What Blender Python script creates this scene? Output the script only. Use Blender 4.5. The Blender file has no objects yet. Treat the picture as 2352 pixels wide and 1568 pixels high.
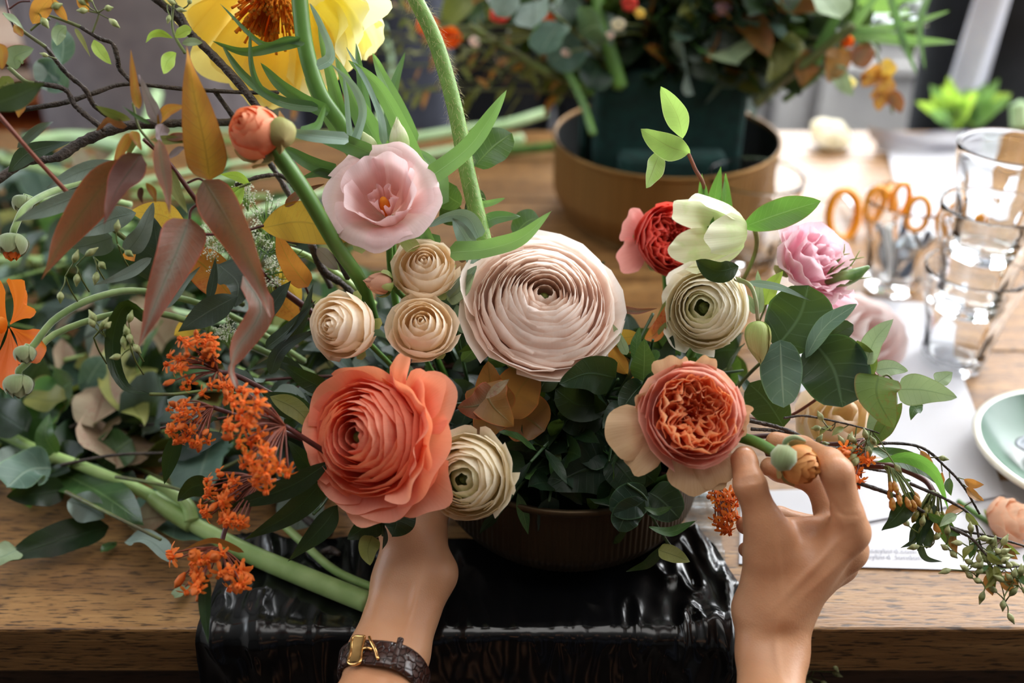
import bpy, math, random
import numpy as np
from mathutils import Vector, Matrix
sc = bpy.context.scene
COL = sc.collection
PI = math.pi
R = math.radians
TZ = 0.75                      # table top height
CAM = Vector((0, 0, TZ + 0.55))
PITCH = R(32.0)
F = 2287.0                     # focal length in pixels of the 2352 px wide frame
FW = Vector((0, math.cos(PITCH), -math.sin(PITCH)))
UPV = Vector((0, math.sin(PITCH), math.cos(PITCH)))
RT = Vector((1, 0, 0))

# ------------------------------------------------------------ camera, world, light, exposure
cd = bpy.data.cameras.new('camera'); cam = bpy.data.objects.new('camera', cd); COL.objects.link(cam)
cam.location = CAM; cam.rotation_euler = (PI/2 - PITCH, 0, 0)
cd.sensor_width = 36; cd.lens = 36*F/2352; cd.clip_start = 0.02
cd.dof.use_dof = True; cd.dof.focus_distance = 0.67; cd.dof.aperture_fstop = 3.0
sc.camera = cam
w = bpy.data.worlds.new('world'); sc.world = w; w.use_nodes = True
bg = w.node_tree.nodes['Background']; bg.inputs[0].default_value = (0.80, 0.90, 1.0, 1); bg.inputs[1].default_value = 3.0
def area(name, loc, aim, sx, sy, power, col):
    l = bpy.data.lights.new(name, 'AREA'); l.shape = 'RECTANGLE'; l.size = sx; l.size_y = sy
    l.energy = power; l.color = col
    o = bpy.data.objects.new(name, l); COL.objects.link(o); o.location = loc
    o.rotation_euler = (Vector(aim) - Vector(loc)).to_track_quat('-Z', 'Y').to_euler()
    return o
area('window_light_right', (1.86, 1.20, 1.75), (0.2, 0.7, 0.8), 1.7, 1.3, 28, (1.0, 0.98, 0.95))
area('window_light_back', (0.9, 2.44, 1.75), (0.2, 0.9, 0.8), 2.3, 1.4, 104, (0.97, 0.985, 1.0))
area('window_light_left', (-2.14, 1.0, 1.75), (-0.2, 0.8, 0.8), 1.5, 1.2, 5, (0.97, 0.985, 1.0))
area('ceiling_light', (0.0, 0.45, 2.6), (0.0, 0.65, 0.8), 1.8, 1.2, 13, (1.0, 0.97, 0.93))
sc.view_settings.view_transform = 'Standard'; sc.view_settings.look = 'None'
sc.view_settings.gamma = 1.0; sc.view_settings.use_curve_mapping = False
sc.view_settings.exposure = 0.50
sc.cycles.diffuse_bounces = 8; sc.cycles.max_bounces = 14; sc.cycles.transmission_bounces = 12

# ------------------------------------------------------------ helpers
def P(px, py, d):
    px, py, d = float(px), float(py), float(d)
    return CAM + d*(FW + RT*((px-1176)/F) + UPV*((784-py)/F))
def T(px, py, z=0.0):
    px, py, z = float(px), float(py), float(z)
    v = FW + RT*((px-1176)/F) + UPV*((784-py)/F)
    return CAM + v*((TZ + z - CAM.z)/v.z)
def dep(p): return (Vector(p)-CAM).dot(FW)
def rnd(a, b): return random.uniform(a, b)
BASE = {}
def thing(name, label, cat, loc=(0, 0, 0), group=None):
    o = bpy.data.objects.new(name, None); COL.objects.link(o); o.location = loc
    o.empty_display_size = 0.02
    o['label'] = label; o['category'] = cat
    if group: o['group'] = group
    BASE[o.name] = Vector(loc)
    return o
def obj(name, V, Fc, mat, parent=None, uv=None, smooth=True, loc=None, label=None, cat=None, group=None, kind=None):
    """one mesh object; V in world coordinates, stored relative to the thing's base"""
    V = np.asarray(V, dtype=np.float64).reshape(-1, 3)
    if parent is not None: b = BASE[parent.name]
    elif loc is not None: b = Vector(loc)
    else:
        b = Vector(((V[:, 0].min()+V[:, 0].max())/2, (V[:, 1].min()+V[:, 1].max())/2, V[:, 2].min()))
    me = bpy.data.meshes.new(name)
    me.from_pydata((V - np.array(b)).tolist(), [], [tuple(f) for f in Fc])
    if uv is not None:
        lay = me.uv_layers.new(name='UVMap')
        li = np.empty(len(me.loops), dtype=np.int32); me.loops.foreach_get('vertex_index', li)
        lay.data.foreach_set('uv', np.asarray(uv, dtype=np.float32)[li].ravel())
    if smooth: me.polygons.foreach_set('use_smooth', [True]*len(me.polygons))
    if mat: me.materials.append(mat)
    o = bpy.data.objects.new(name, me); COL.objects.link(o)
    if parent is not None: o.parent = parent
    else: o.location = b
    BASE[o.name] = b
    if label: o['label'] = label
    if cat: o['category'] = cat
    if group: o['group'] = group
    if kind: o['kind'] = kind
    return o
def inst(src_mesh, name, parent, M):
    """another object on the same mesh data, placed by world matrix M under parent (bases unrotated)"""
    o = bpy.data.objects.new(name, src_mesh); COL.objects.link(o); o.parent = parent
    b = BASE[parent.name]
    o.matrix_local = Matrix.Translation(-b) @ M
    BASE[o.name] = b
    return o
def grid_faces(nu, nv, wrap=False):
    f = []
    m = nu if wrap else nu-1
    for j in range(nv-1):
        for i in range(m):
            a = j*nu+i; b = j*nu+(i+1) % nu
            f.append((a, b, b+nu, a+nu))
    return f
def cat_rom(pts, n):
    """smooth curve through the points, n samples"""
    pts = np.asarray([tuple(p) for p in pts], dtype=float)
    if len(pts) == 2: t = np.linspace(0, 1, n)[:, None]; return pts[0]*(1-t)+pts[1]*t
    e = np.vstack([2*pts[0]-pts[1], pts, 2*pts[-1]-pts[-2]])
    m = len(pts)-1
    out = []
    for s in np.linspace(0, m, n):
        i = min(int(s), m-1); t = s-i
        p0, p1, p2, p3 = e[i], e[i+1], e[i+2], e[i+3]
        out.append(.5*((2*p1)+(-p0+p2)*t+(2*p0-5*p1+4*p2-p3)*t*t+(-p0+3*p1-3*p2+p3)*t**3))
    return np.array(out)
def nrm(a): 
    return a/np.maximum(np.linalg.norm(a, axis=-1, keepdims=True), 1e-12)
def frames(c, ref=(0, 0, 1)):
    t = nrm(np.gradient(c, axis=0)); r = np.array(ref, float)
    n = np.empty_like(c)
    if abs(np.dot(t[0], r)) > .95: r = np.array((1., .2, 0))
    n[0] = nrm(r - t[0]*np.dot(t[0], r))
    for i in range(1, len(c)):
        v = n[i-1]-t[i]*np.dot(n[i-1], t[i]); n[i] = nrm(v)
    return t, n, np.cross(t, n)
def tube(pts, radii, n=None, sides=8, bump=0.0, seed=0, closed=True):
    """returns verts, faces, uv of a tapering tube through pts"""
    n = n or max(6, 4*len(pts))
    c = cat_rom(pts, n)
    radii = np.atleast_1d(np.asarray(radii, float))
    r = np.interp(np.linspace(0, 1, n), np.linspace(0, 1, len(radii)), radii) if len(radii) > 1 else np.full(n, radii[0])
    if bump:
        rs = np.random.RandomState(seed); r = r*(1+bump*rs.uniform(-1, 1, n))
    t, a, b = frames(c)
    th = np.linspace(0, 2*PI, sides, endpoint=False)
    V = c[:, None, :]+r[:, None, None]*(np.cos(th)[None, :, None]*a[:, None, :]+np.sin(th)[None, :, None]*b[:, None, :])
    V = V.reshape(-1, 3); Fc = grid_faces(sides, n, True)
    if closed:
        V = np.vstack([V, c[0]-t[0]*r[0]*.3, c[-1]+t[-1]*r[-1]*.5]); k = n*sides
        Fc += [(k, (i+1) % sides, i) for i in range(sides)]
        Fc += [(k+1, (n-1)*sides+i, (n-1)*sides+(i+1) % sides) for i in range(sides)]
    uu = np.tile(np.arange(sides)/sides, n); vv = np.repeat(np.linspace(0, 1, n), sides)
    uv = np.stack([uu, vv], 1)
    if closed: uv = np.vstack([uv, [.5, 0], [.5, 1]])
    return V, Fc, uv
def merge(parts):
    Vs, Fs, U = [], [], []; k = 0
    for p in parts:
        Vs.append(np.asarray(p[0])); Fs += [tuple(i+k for i in f) for f in p[1]]; k += len(p[0])
        U.append(p[2] if len(p) > 2 and p[2] is not None else np.zeros((len(p[0]), 2)))
    return np.vstack(Vs), Fs, np.vstack(U)
def lathe(prof, center, n=48, axis=(0, 0, 1), rib=0.0, nrib=0, cap=False, tw=None):
    prof = np.asarray(prof, float); ax = Vector(axis).normalized(); q = ax.to_track_quat('Z', 'Y').to_matrix()
    th = np.linspace(0, 2*PI, n, endpoint=False)
    mod = np.ones((len(prof), n))
    if nrib: mod = 1 + rib*np.cos(th*nrib)[None, :]*(tw[:, None] if tw is not None else 1)
    r = prof[:, 0][:, None]*mod
    V = np.stack([r*np.cos(th), r*np.sin(th), np.repeat(prof[:, 1][:, None], n, 1)], -1).reshape(-1, 3)
    V = V @ np.array(q).T + np.array(center)
    Fc = grid_faces(n, len(prof), True)
    uv = np.stack([np.tile(th/(2*PI), len(prof)), np.repeat(np.linspace(0, 1, len(prof)), n)], 1)
    return V, Fc, uv
def box(x0, x1, y0, y1, z0, z1, bev=0.0):
    b = min(bev, (x1-x0)/2.01, (y1-y0)/2.01, (z1-z0)/2.01)
    if b <= 0:
        V = [(x, y, z) for z in (z0, z1) for y in (y0, y1) for x in (x0, x1)]
        return np.array(V), [(0, 2, 3, 1), (4, 5, 7, 6), (0, 1, 5, 4), (2, 6, 7, 3), (0, 4, 6, 2), (1, 3, 7, 5)], None
    import bmesh
    bm = bmesh.new(); bmesh.ops.create_cube(bm, size=1)
    for v in bm.verts: v.co = Vector(((x0+x1)/2+v.co.x*(x1-x0), (y0+y1)/2+v.co.y*(y1-y0), (z0+z1)/2+v.co.z*(z1-z0)))
    bmesh.ops.bevel(bm, geom=bm.edges[:], offset=b, segments=2, affect='EDGES', profile=.5)
    bm.verts.index_update(); V = np.array([v.co[:] for v in bm.verts]); Fc = [tuple(v.index for v in f.verts) for f in bm.faces]
    bm.free(); return V, Fc, None
class SN:
    """sum-of-sines noise"""
    def __init__(s, seed, dim=2, n=14, f0=1.0, f1=6.0):
        r = np.random.RandomState(seed); d = r.normal(size=(n, dim)); d /= np.linalg.norm(d, axis=1, keepdims=True)
        fr = f0*(f1/f0)**r.uniform(0, 1, n); s.k = d*fr[:, None]*2*PI; s.p = r.uniform(0, 6.28, n); s.a = (f0/fr)**.8; s.a /= s.a.sum()**.8
    def __call__(s, x):
        return (np.sin(x @ s.k.T+s.p)*s.a).sum(-1)

# ------------------------------------------------------------ materials
def lin(c):
    if isinstance(c, str):
        c = tuple(int(c[i:i+2], 16)/255 for i in (0, 2, 4)); 
        return tuple(x/12.92 if x <= .04045 else ((x+.055)/1.055)**2.4 for x in c)
    return c
class NT:
    def __init__(s, name):
        s.m = bpy.data.materials.new(name); s.m.use_nodes = True; s.t = s.m.node_tree
        s.t.nodes.clear(); s.out = s.t.nodes.new('ShaderNodeOutputMaterial')
    def n(s, typ, ins=None, **kw):
        nd = s.t.nodes.new('ShaderNode'+typ)
        for k, v in kw.items(): setattr(nd, k, v)
        for k, v in (ins or {}).items(): s.set(nd.inputs[k], v)
        return nd
    def set(s, sock, v):
        if isinstance(v, bpy.types.NodeSocket): s.t.links.new(v, sock)
        elif isinstance(v, bpy.types.Node): s.t.links.new(v.outputs[0], sock)
        elif isinstance(v, str) or (isinstance(v, tuple) and sock.type == 'RGBA'):
            v = lin(v); sock.default_value = (*v[:3], 1)
        else: sock.default_value = v
    def math(s, op, a, b=None, c=None):
        nd = s.t.nodes.new('ShaderNodeMath'); nd.operation = op; s.set(nd.inputs[0], a)
        if b is not None: s.set(nd.inputs[1], b)
        if c is not None: s.set(nd.inputs[2], c)
        return nd.outputs[0]
    def mix(s, f, a, b, mode='MIX'):
        nd = s.t.nodes.new('ShaderNodeMix'); nd.data_type = 'RGBA'; nd.blend_type = mode
        s.set(nd.inputs[0], f); s.set(nd.inputs[6], a); s.set(nd.inputs[7], b); return nd.outputs[2]
    def ramp(s, f, stops):
        nd = s.t.nodes.new('ShaderNodeValToRGB'); s.set(nd.inputs[0], f); e = nd.color_ramp.elements
        while len(e) < len(stops): e.new(.5)
        for k, (p, c) in enumerate(stops): e[k].position = p; e[k].color = (*lin(c)[:3], 1)
        return nd.outputs[0]
    def noise(s, scale, detail=2, vec=None, rough=.5):
        nd = s.n('TexNoise', {'Scale': scale, 'Detail': detail, 'Roughness': rough})
        if vec is not None: s.set(nd.inputs['Vector'], vec)
        return nd.outputs[0]
    def coord(s, which='Object', scale=None):
        o = s.n('TexCoord').outputs[which]
        if scale is None: return o
        return s.n('Mapping', {'Vector': o, 'Scale': scale}).outputs[0]
    def uv(s):
        x = s.n('SeparateXYZ', {0: s.n('UVMap').outputs[0]}); return x.outputs[0], x.outputs[1]
    def rand(s): return s.n('ObjectInfo').outputs['Random']
    def bump(s, h, st=.3, dist=.001):
        return s.n('Bump', {'Height': h, 'Strength': st, 'Distance': dist}).outputs[0]
    def done(s, sh): s.set(s.out.inputs[0], sh); return s.m
    def pbr(s, col, rough=.5, normal=None, **kw):
        d = {'Base Color': col, 'Roughness': rough}
        if normal is not None: d['Normal'] = normal
        d.update({k.replace('_', ' '): v for k, v in kw.items()})
        return s.n('BsdfPrincipled', d).outputs[0]
def leaf_mat(name, c1, c2, vein, rough=.5, tr=.3, trc=None, nv=9, slant=2.2, spot=None, spotamt=.6, edge=None, grad=None, vs=.5, straight=False, back=None, spec=.32, core=None):
    N = NT(name); u, v = N.uv(); co = N.coord('Object')
    n1 = N.noise(28, 3, co)
    col = N.mix(N.ramp(n1, [(.35, (0, 0, 0)), (.65, (1, 1, 1))]), c1, c2)
    if grad: col = N.mix(N.ramp(v, [(.0, (0, 0, 0)), (1, (1, 1, 1))]), col, grad)
    col = N.mix(N.math('MULTIPLY', N.math('SUBTRACT', N.rand(), .5), .35), col, (0.02, 0.02, 0.01))
    au = N.math('ABSOLUTE', N.math('SUBTRACT', u, .5))
    if core: col = N.mix(N.math('MULTIPLY', N.ramp(N.math('ADD', au, N.math('MULTIPLY', N.math('SUBTRACT', n1, .5), .35)), [(.0, (1, 1, 1)), (.26, (0, 0, 0))]), .75), col, core)
    if straight:
        ph = N.math('MULTIPLY', u, 26.0)
    else:
        ph = N.math('SUBTRACT', N.math('MULTIPLY', v, float(nv)), N.math('MULTIPLY', au, slant))
    fr = N.math('ABSOLUTE', N.math('SUBTRACT', N.math('FRACT', ph), .5))
    side = N.ramp(fr, [(0, (1, 1, 1)), (.09, (0, 0, 0))]) if not straight else N.ramp(fr, [(0, (1, 1, 1)), (.3, (0, 0, 0))])
    mid = N.ramp(au, [(0.008, (1, 1, 1)), (.035, (0, 0, 0))])
    vm = N.math('MAXIMUM', N.math('MULTIPLY', side, vs), mid)
    col = N.mix(N.math('MULTIPLY', vm, .75), col, vein)
    if spot:
        n2 = N.noise(420, 3, co, .65); n3 = N.noise(45, 2, co)
        m = N.math('MULTIPLY', N.ramp(n2, [(.52, (0, 0, 0)), (.60, (1, 1, 1))]), N.ramp(n3, [(.45, (0, 0, 0)), (.6, (1, 1, 1))]))
        col = N.mix(N.math('MULTIPLY', m, spotamt), col, spot)
    if edge: col = N.mix(N.ramp(au, [(.455, (0, 0, 0)), (.49, (1, 1, 1))]), col, edge)
    if back is not None:
        col = N.mix(N.n('NewGeometry').outputs['Backfacing'], col, back)
    bp = N.bump(N.math('ADD', vm, N.math('MULTIPLY', N.noise(300, 2, co), .6)), .35, .0006)
    a = N.pbr(col, rough, bp, Specular_IOR_Level=spec)
    b = N.n('BsdfTranslucent', {0: trc if trc else N.mix(.5, col, (0.17, 0.26, 0.02))}).outputs[0]
    return N.done(N.n('MixShader', {0: tr, 1: a, 2: b}).outputs[0])
def petal_mat(name, base, mid, tip, tr=.38, rough=.55, streak=.15, trc=None, pm=.45, sheen=0.0, fleck=None):
    N = NT(name); u, v = N.uv()
    col = N.ramp(v, [(0.02, base), (pm, mid), (.97, tip)])
    st = N.n('TexNoise', {'Vector': N.n('CombineXYZ', {0: N.math('MULTIPLY', u, 38.0), 1: N.math('MULTIPLY', v, 2.5), 2: N.rand()}).outputs[0], 'Scale': 1.0, 'Detail': 2.0}).outputs[0]
    dk = N.mix(1.0, col, (0.80, 0.62, 0.55), 'MULTIPLY')
    col = N.mix(N.math('MULTIPLY', N.ramp(st, [(.4, (0, 0, 0)), (.7, (1, 1, 1))]), streak), col, dk)
    col = N.mix(N.math('MULTIPLY', N.rand(), .18), col, tip)
    if fleck:
        m = N.ramp(N.noise(60, 3, N.coord('Object')), [(.55, (0, 0, 0)), (.75, (1, 1, 1))])
        col = N.mix(N.math('MULTIPLY', m, .7), col, fleck)
    bp = N.bump(st, .25, .0006)
    a = N.pbr(col, rough, bp, Sheen_Weight=sheen, Specular_IOR_Level=.35)
    b = N.n('BsdfTranslucent', {0: trc if trc else col}).outputs[0]
    return N.done(N.n('MixShader', {0: tr, 1: a, 2: b}).outputs[0])
def plain(name, c, rough=.5, noise=0.0, c2=None, scale=30, bump=0.0, metal=0.0, coord='Object', stretch=None, tr=0.0, **kw):
    N = NT(name); col = c; co = N.coord(coord, stretch)
    if c2: col = N.mix(N.ramp(N.noise(scale, 4, co), [(.35, (0, 0, 0)), (.65, (1, 1, 1))]), c, c2)
    bp = N.bump(N.noise(scale*3, 3, co), bump, .002) if bump else None
    a = N.pbr(col, rough, bp, Metallic=metal, **kw)
    if tr: a = N.n('MixShader', {0: tr, 1: a, 2: N.n('BsdfTranslucent', {0: col}).outputs[0]}).outputs[0]
    return N.done(a)

# ------------------------------------------------------------ implicit bodies: smooth union of tapered capsules, meshed with surface nets
def rc(p, a, b, ra, rb):
    ab = b-a; L = max(float(ab @ ab), 1e-9)
    t = np.clip(((p-a) @ ab)/L, 0, 1).astype(np.float32)
    return np.linalg.norm(p-(a+t[:, None]*ab), axis=1)-(ra+(rb-ra)*t)
def smin(a, b, k):
    h = np.clip(.5+.5*(b-a)/k, 0, 1)
    return b+(a-b)*h-k*h*(1-h)
def body_sdf(groups, kj, extra=None):
    """groups: list of (k, [(a,b,ra,rb)...]); the first is the trunk that every other joins with smoothness kj"""
    def f(p):
        p = p.astype(np.float32); ds = []
        for k, caps in groups:
            d = None
            for a, b, ra, rb in caps:
                e = rc(p, np.array(a, np.float32), np.array(b, np.float32), ra, rb)
                d = e if d is None else smin(d, e, k)
            ds.append(d)
        out = ds[0]
        for e in ds[1:]: out = np.minimum(out, smin(ds[0], e, kj))
        if extra is not None: out = out+extra(p)
        return out
    return f
def nets(f, lo, hi, h):
    lo = np.array(lo, float)-2*h; hi = np.array(hi, float)+2*h
    n = np.ceil((hi-lo)/h).astype(int)+1
    ax = [lo[i]+h*np.arange(n[i]) for i in range(3)]
    D = np.empty(n, np.float32); yz = np.stack(np.meshgrid(ax[1], ax[2], indexing='ij'), -1).reshape(-1, 2)
    # coarse-to-fine: slabs
    m = 6; cn = n//m+2; cax = [lo[q]+h*m*np.arange(cn[q]) for q in range(3)]
    C = f(np.stack(np.meshgrid(*cax, indexing='ij'), -1).reshape(-1, 3)).reshape(cn)
    jy = np.clip(np.round(np.arange(n[1])/m).astype(int), 0, cn[1]-1); jz = np.clip(np.round(np.arange(n[2])/m).astype(int), 0, cn[2]-1)
    for i in range(n[0]):
        c2 = C[int(round(i/m))][np.ix_(jy, jz)].ravel(); near = np.abs(c2) < h*m*1.35
        v = c2.copy()
        if near.any():
            pts = np.empty((int(near.sum()), 3), np.float32); pts[:, 0] = ax[0][i]; pts[:, 1:] = yz[near]; v[near] = f(pts)
        D[i] = v.reshape(n[1], n[2])
    S = D < 0
    c = [(i, j, k) for i in (0, 1) for j in (0, 1) for k in (0, 1)]
    sl = lambda A, o: A[o[0]:A.shape[0]-1+o[0], o[1]:A.shape[1]-1+o[1], o[2]:A.shape[2]-1+o[2]]
    cnt = sum(sl(S, o).astype(int) for o in c)
    cell = (cnt > 0) & (cnt < 8)
    idx = -np.ones(cell.shape, int); ii = np.argwhere(cell); idx[cell] = np.arange(len(ii))
    acc = np.zeros((len(ii), 3)); num = np.zeros(len(ii))
    for a in c:
        for b in c:
            df = [b[q]-a[q] for q in range(3)]
            if sum(df) != 1 or min(df) < 0: continue
            da = D[ii[:, 0]+a[0], ii[:, 1]+a[1], ii[:, 2]+a[2]]; db = D[ii[:, 0]+b[0], ii[:, 1]+b[1], ii[:, 2]+b[2]]
            m = (da < 0) != (db < 0); t = np.where(m, da/(da-db+1e-20), 0)
            acc += m[:, None]*(np.array(a)+t[:, None]*np.array(df)); num += m
    V = lo+h*(ii+acc/num[:, None])
    Q = []
    for d in range(3):
        e = [0, 0, 0]; e[d] = 1; o1 = (d+1) % 3; o2 = (d+2) % 3
        A = S[tuple(slice(0, S.shape[q]-(1 if q == d else 0)) for q in range(3))]
        B = S[tuple(slice(1 if q == d else 0, None) for q in range(3))]
        X = np.argwhere(A != B); sa = A[tuple(X.T)]
        ok = (X[:, o1] > 0) & (X[:, o2] > 0) & (X[:, o1] < S.shape[o1]-1) & (X[:, o2] < S.shape[o2]-1)
        X = X[ok]; sa = sa[ok]
        def g(s1, s2):
            Y = X.copy(); Y[:, o1] -= s1; Y[:, o2] -= s2; return idx[tuple(Y.T)]
        q = np.stack([g(1, 1), g(0, 1), g(0, 0), g(1, 0)], 1); q[~sa] = q[~sa][:, ::-1]
        Q.append(q)
    Q = np.vstack(Q)
    for _ in range(3):                                     # settle the vertices on the surface
        d = f(V); e = h*.3
        g = np.stack([f(V+np.eye(3)[q]*e)-f(V-np.eye(3)[q]*e) for q in range(3)], 1)/(2*e)
        V = V-(d/np.maximum((g*g).sum(1), .3))[:, None]*g
    return V, Q.tolist()

# ------------------------------------------------------------ room
M = {}
M['plaster'] = plain('grey_paint', '9c9a98', .7, c2='a9a7a4', scale=4, bump=.1)
M['floor'] = plain('dark_floorboards', '3a2c22', .5, c2='241a14', scale=6, bump=.2)
M['ceil'] = plain('ceiling_paint', '9a9894', .9)
M['frame'] = plain('window_frame_paint', 'a6a8ac', .5)
def wood_mat(name, a, b, c, dark, sx=3.0, rough=.42, sc_=1.0):
    N = NT(name); o = N.coord('Object'); r = N.rand()
    off = N.n('CombineXYZ', {0: N.math('MULTIPLY', r, 7.0), 1: N.math('MULTIPLY', r, 3.0), 2: 0.0}).outputs[0]
    p = N.n('VectorMath', {0: o, 1: off}, operation='ADD').outputs[0]
    m1 = N.n('Mapping', {'Vector': p, 'Scale': (sx*sc_, 42.0*sc_, 42.0*sc_)}).outputs[0]
    m2 = N.n('Mapping', {'Vector': p, 'Scale': (55.0*sc_, 560.0*sc_, 560.0*sc_)}).outputs[0]
    m3 = N.n('Mapping', {'Vector': p, 'Scale': (1.6, 5.0, 5.0)}).outputs[0]
    g1 = N.noise(1.6, 5, m1, .6); g2 = N.noise(1.0, 3, m2, .6); g3 = N.noise(3.0, 4, m3, .6)
    col = N.ramp(g1, [(.25, b), (.5, a), (.75, c)])
    col = N.mix(N.math('MULTIPLY', N.ramp(g2, [(.53, (0, 0, 0)), (.62, (1, 1, 1))]), .85), col, dark)
    col = N.mix(N.math('MULTIPLY', N.ramp(g3, [(.5, (0, 0, 0)), (.75, (1, 1, 1))]), .35), col, dark)
    bp = N.bump(N.math('ADD', N.math('MULTIPLY', g1, .6), N.math('MULTIPLY', g2, -1.0)), .5, .0012)
    rr = N.math('ADD', N.math('MULTIPLY', g3, .25), rough-.12)
    return N.done(N.pbr(col, rr, bp, Specular_IOR_Level=.5))
M['oak'] = wood_mat('weathered_oak', '936a3e', '6a4a2c', 'b48a56', '2a1b12')
M['oak_dark'] = wood_mat('dark_oak_edge', '4e3827', '33241a', '614733', '17100b')
def wall_with_hole(name, axis, pos, a0, a1, z0, z1, h, th, mat):
    """wall in the plane axis=pos, from a0..a1, hole h=(b0,b1,c0,c1)"""
    b0, b1, c0, c1 = h
    pcs = [(a0, b0, z0, z1), (b1, a1, z0, z1), (b0, b1, z0, c0), (b0, b1, c1, z1)]
    L = []
    for (u0, u1, w0, w1) in pcs:
        if axis == 'y': L.append(box(u0, u1, pos, pos+th, w0, w1))
        else: L.append(box(pos, pos+th, u0, u1, w0, w1))
    V, Fc, _ = merge(L); o = obj(name, V, Fc, mat, smooth=False, kind='structure', loc=(0, pos, 0) if axis == 'y' else (pos, 0, 0)); return o
o = obj('floor', *box(-2.3, 2.1, -1.6, 2.66, -.1, 0)[:2], M['floor'], smooth=False, kind='structure', loc=(0, 0, 0))
obj('ceiling', *box(-2.3, 2.1, -1.6, 2.66, 2.7, 2.8)[:2], M['ceil'], smooth=False, kind='structure', loc=(0, 0, 2.7))
obj('wall_front', *box(-2.3, 2.1, -1.7, -1.6, 0, 2.7)[:2], plain('dark_grey_paint', '34322f', .8), smooth=False, kind='structure', loc=(0, -1.6, 0))
wall_with_hole('wall_left', 'x', -2.3, -1.6, 2.66, 0, 2.7, (.2, 1.8, 1.05, 2.35), .1, M['plaster'])
wall_with_hole('wall_right', 'x', 2.0, -1.6, 2.66, 0, 2.7, (.3, 2.1, 1.05, 2.45), .1, M['plaster'])
wb = wall_with_hole('wall_back', 'y', 2.56, -2.2, 2.0, 0, 2.7, (-.35, 1.95, .60, 2.45), .1, M['plaster'])
# wainscot panels of the back wall
for i, x0 in enumerate((-2.1, -1.52, -.94, -.36, .22, .80, 1.38)):
    V, Fc, _ = merge([box(x0, x0+.5, 2.535, 2.56, .10, .13, .004), box(x0, x0+.5, 2.535, 2.56, .52, .55, .004), box(x0, x0+.035, 2.535, 2.56, .13, .52, .004), box(x0+.465, x0+.5, 2.535, 2.56, .13, .52, .004)])
    obj('panel', V, Fc, M['plaster'], wb, smooth=False)
NG = NT('window_glass'); M['pane'] = NG.done(NG.n('MixShader', {0: .06, 1: NG.n('BsdfTransparent').outputs[0], 2: NG.n('BsdfGlossy', {'Roughness': .02}).outputs[0]}).outputs[0])
def window(nm, axis, pos, a0, a1, z0, z1, nx):
    t = bpy.data.objects.new(nm, None); COL.objects.link(t); t['kind'] = 'structure'
    t.location = (0, pos, z0) if axis == 'y' else (pos, 0, z0); BASE[t.name] = Vector(t.location)
    def bx(u0, u1, w0, w1, th0, th1, b=.004):
        return box(u0, u1, pos+th0, pos+th1, w0, w1, b) if axis == 'y' else box(pos+th0, pos+th1, u0, u1, w0, w1, b)
    fr = [bx(a0, a1, z0, z0+.05, -.03, .05), bx(a0, a1, z1-.05, z1, -.03, .05), bx(a0, a0+.05, z0+.05, z1-.05, -.03, .05), bx(a1-.05, a1, z0+.05, z1-.05, -.03, .05)]
    V, Fc, _ = merge(fr); obj('window_frame', V, Fc, M['frame'], t, smooth=False)
    wdt = (a1-a0)/nx
    for k in range(1, nx):
        obj('glazing_bar', *bx(a0+k*wdt-.02, a0+k*wdt+.02, z0+.05, z1-.05, -.01, .03)[:2], M['frame'], t, smooth=False)
    for k in range(nx):
        obj('pane', *bx(a0+k*wdt+.02, a0+(k+1)*wdt-.02, z0+.05, z1-.05, .008, .012, 0)[:2], M['pane'], t, smooth=False)
    return t
window('window_1', 'y', 2.58, -.35, 1.95, .60, 2.45, 3)
window('window_2', 'x', 2.03, .3, 2.1, 1.05, 2.45, 2)
window('window_3', 'x', -2.27, .2, 1.8, 1.05, 2.35, 2)
# bushes outside the back window
M['bush'] = plain('sunlit_bush', 'b8d870', .7, c2='86b04a', scale=9, tr=.4)
for k, (x, y, r_) in enumerate(((-.1, 3.7, .42), (1.05, 3.7, .45), (2.2, 3.7, .42), (3.3, 3.9, .42))):
    n_ = SN(50+k, 3, 24, 1.5, 12); th = np.linspace(0, 2*PI, 48, endpoint=False); ph = np.linspace(.02, PI-.02, 30)
    D = np.stack([np.outer(np.sin(ph), np.cos(th)), np.outer(np.sin(ph), np.sin(th)), np.outer(np.cos(ph), np.ones(48))], -1).reshape(-1, 3)
    V = D*(r_*(1+.25*n_(D)))[:, None]*np.array([1, .8, 1.1])+np.array([x, y, .55])
    V[:, 2] = np.maximum(V[:, 2], -.1)
    obj('bush', V, grid_faces(48, 30, True), M['bush'], label='overexposed green bush outside the window, '+['furthest left', 'second from left', 'third from left', 'furthest right'][k], cat='bush')
obj('ground', *box(-3, 5, 2.67, 7, -.15, -.1)[:2], plain('bright_yard', 'c8ccb8', .9), smooth=False, kind='structure')

# ------------------------------------------------------------ table
X0, X1, Y0, Y1 = -1.35, 1.25, .493, 1.507
tb = thing('work_table', 'long weathered oak work table under all the flowers, bowls and glasses', 'table', (-.05, 1.0, 0))
ys = [Y0, .668, .862, 1.05, 1.24, 1.385, Y1]
for k in range(len(ys)-1):
    o = obj('plank', *box(X0, X1, ys[k]+(.0009 if k else 0), ys[k+1]-.0009, TZ-.045, TZ, .0022)[:2], M['oak'], tb, smooth=False)
obj('apron_rail', *box(X0+.05, X1-.05, Y0+.028, Y0+.055, TZ-.14, TZ-.045, .002)[:2], M['oak_dark'], tb, smooth=False)
obj('apron_rail', *box(X0+.05, X1-.05, Y1-.055, Y1-.028, TZ-.14, TZ-.045, .002)[:2], M['oak_dark'], tb, smooth=False)
obj('stretcher_rail', *box(X0+.08, X1-.08, Y0+.03, Y0+.07, .16, .22, .003)[:2], M['oak_dark'], tb, smooth=False)
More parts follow.
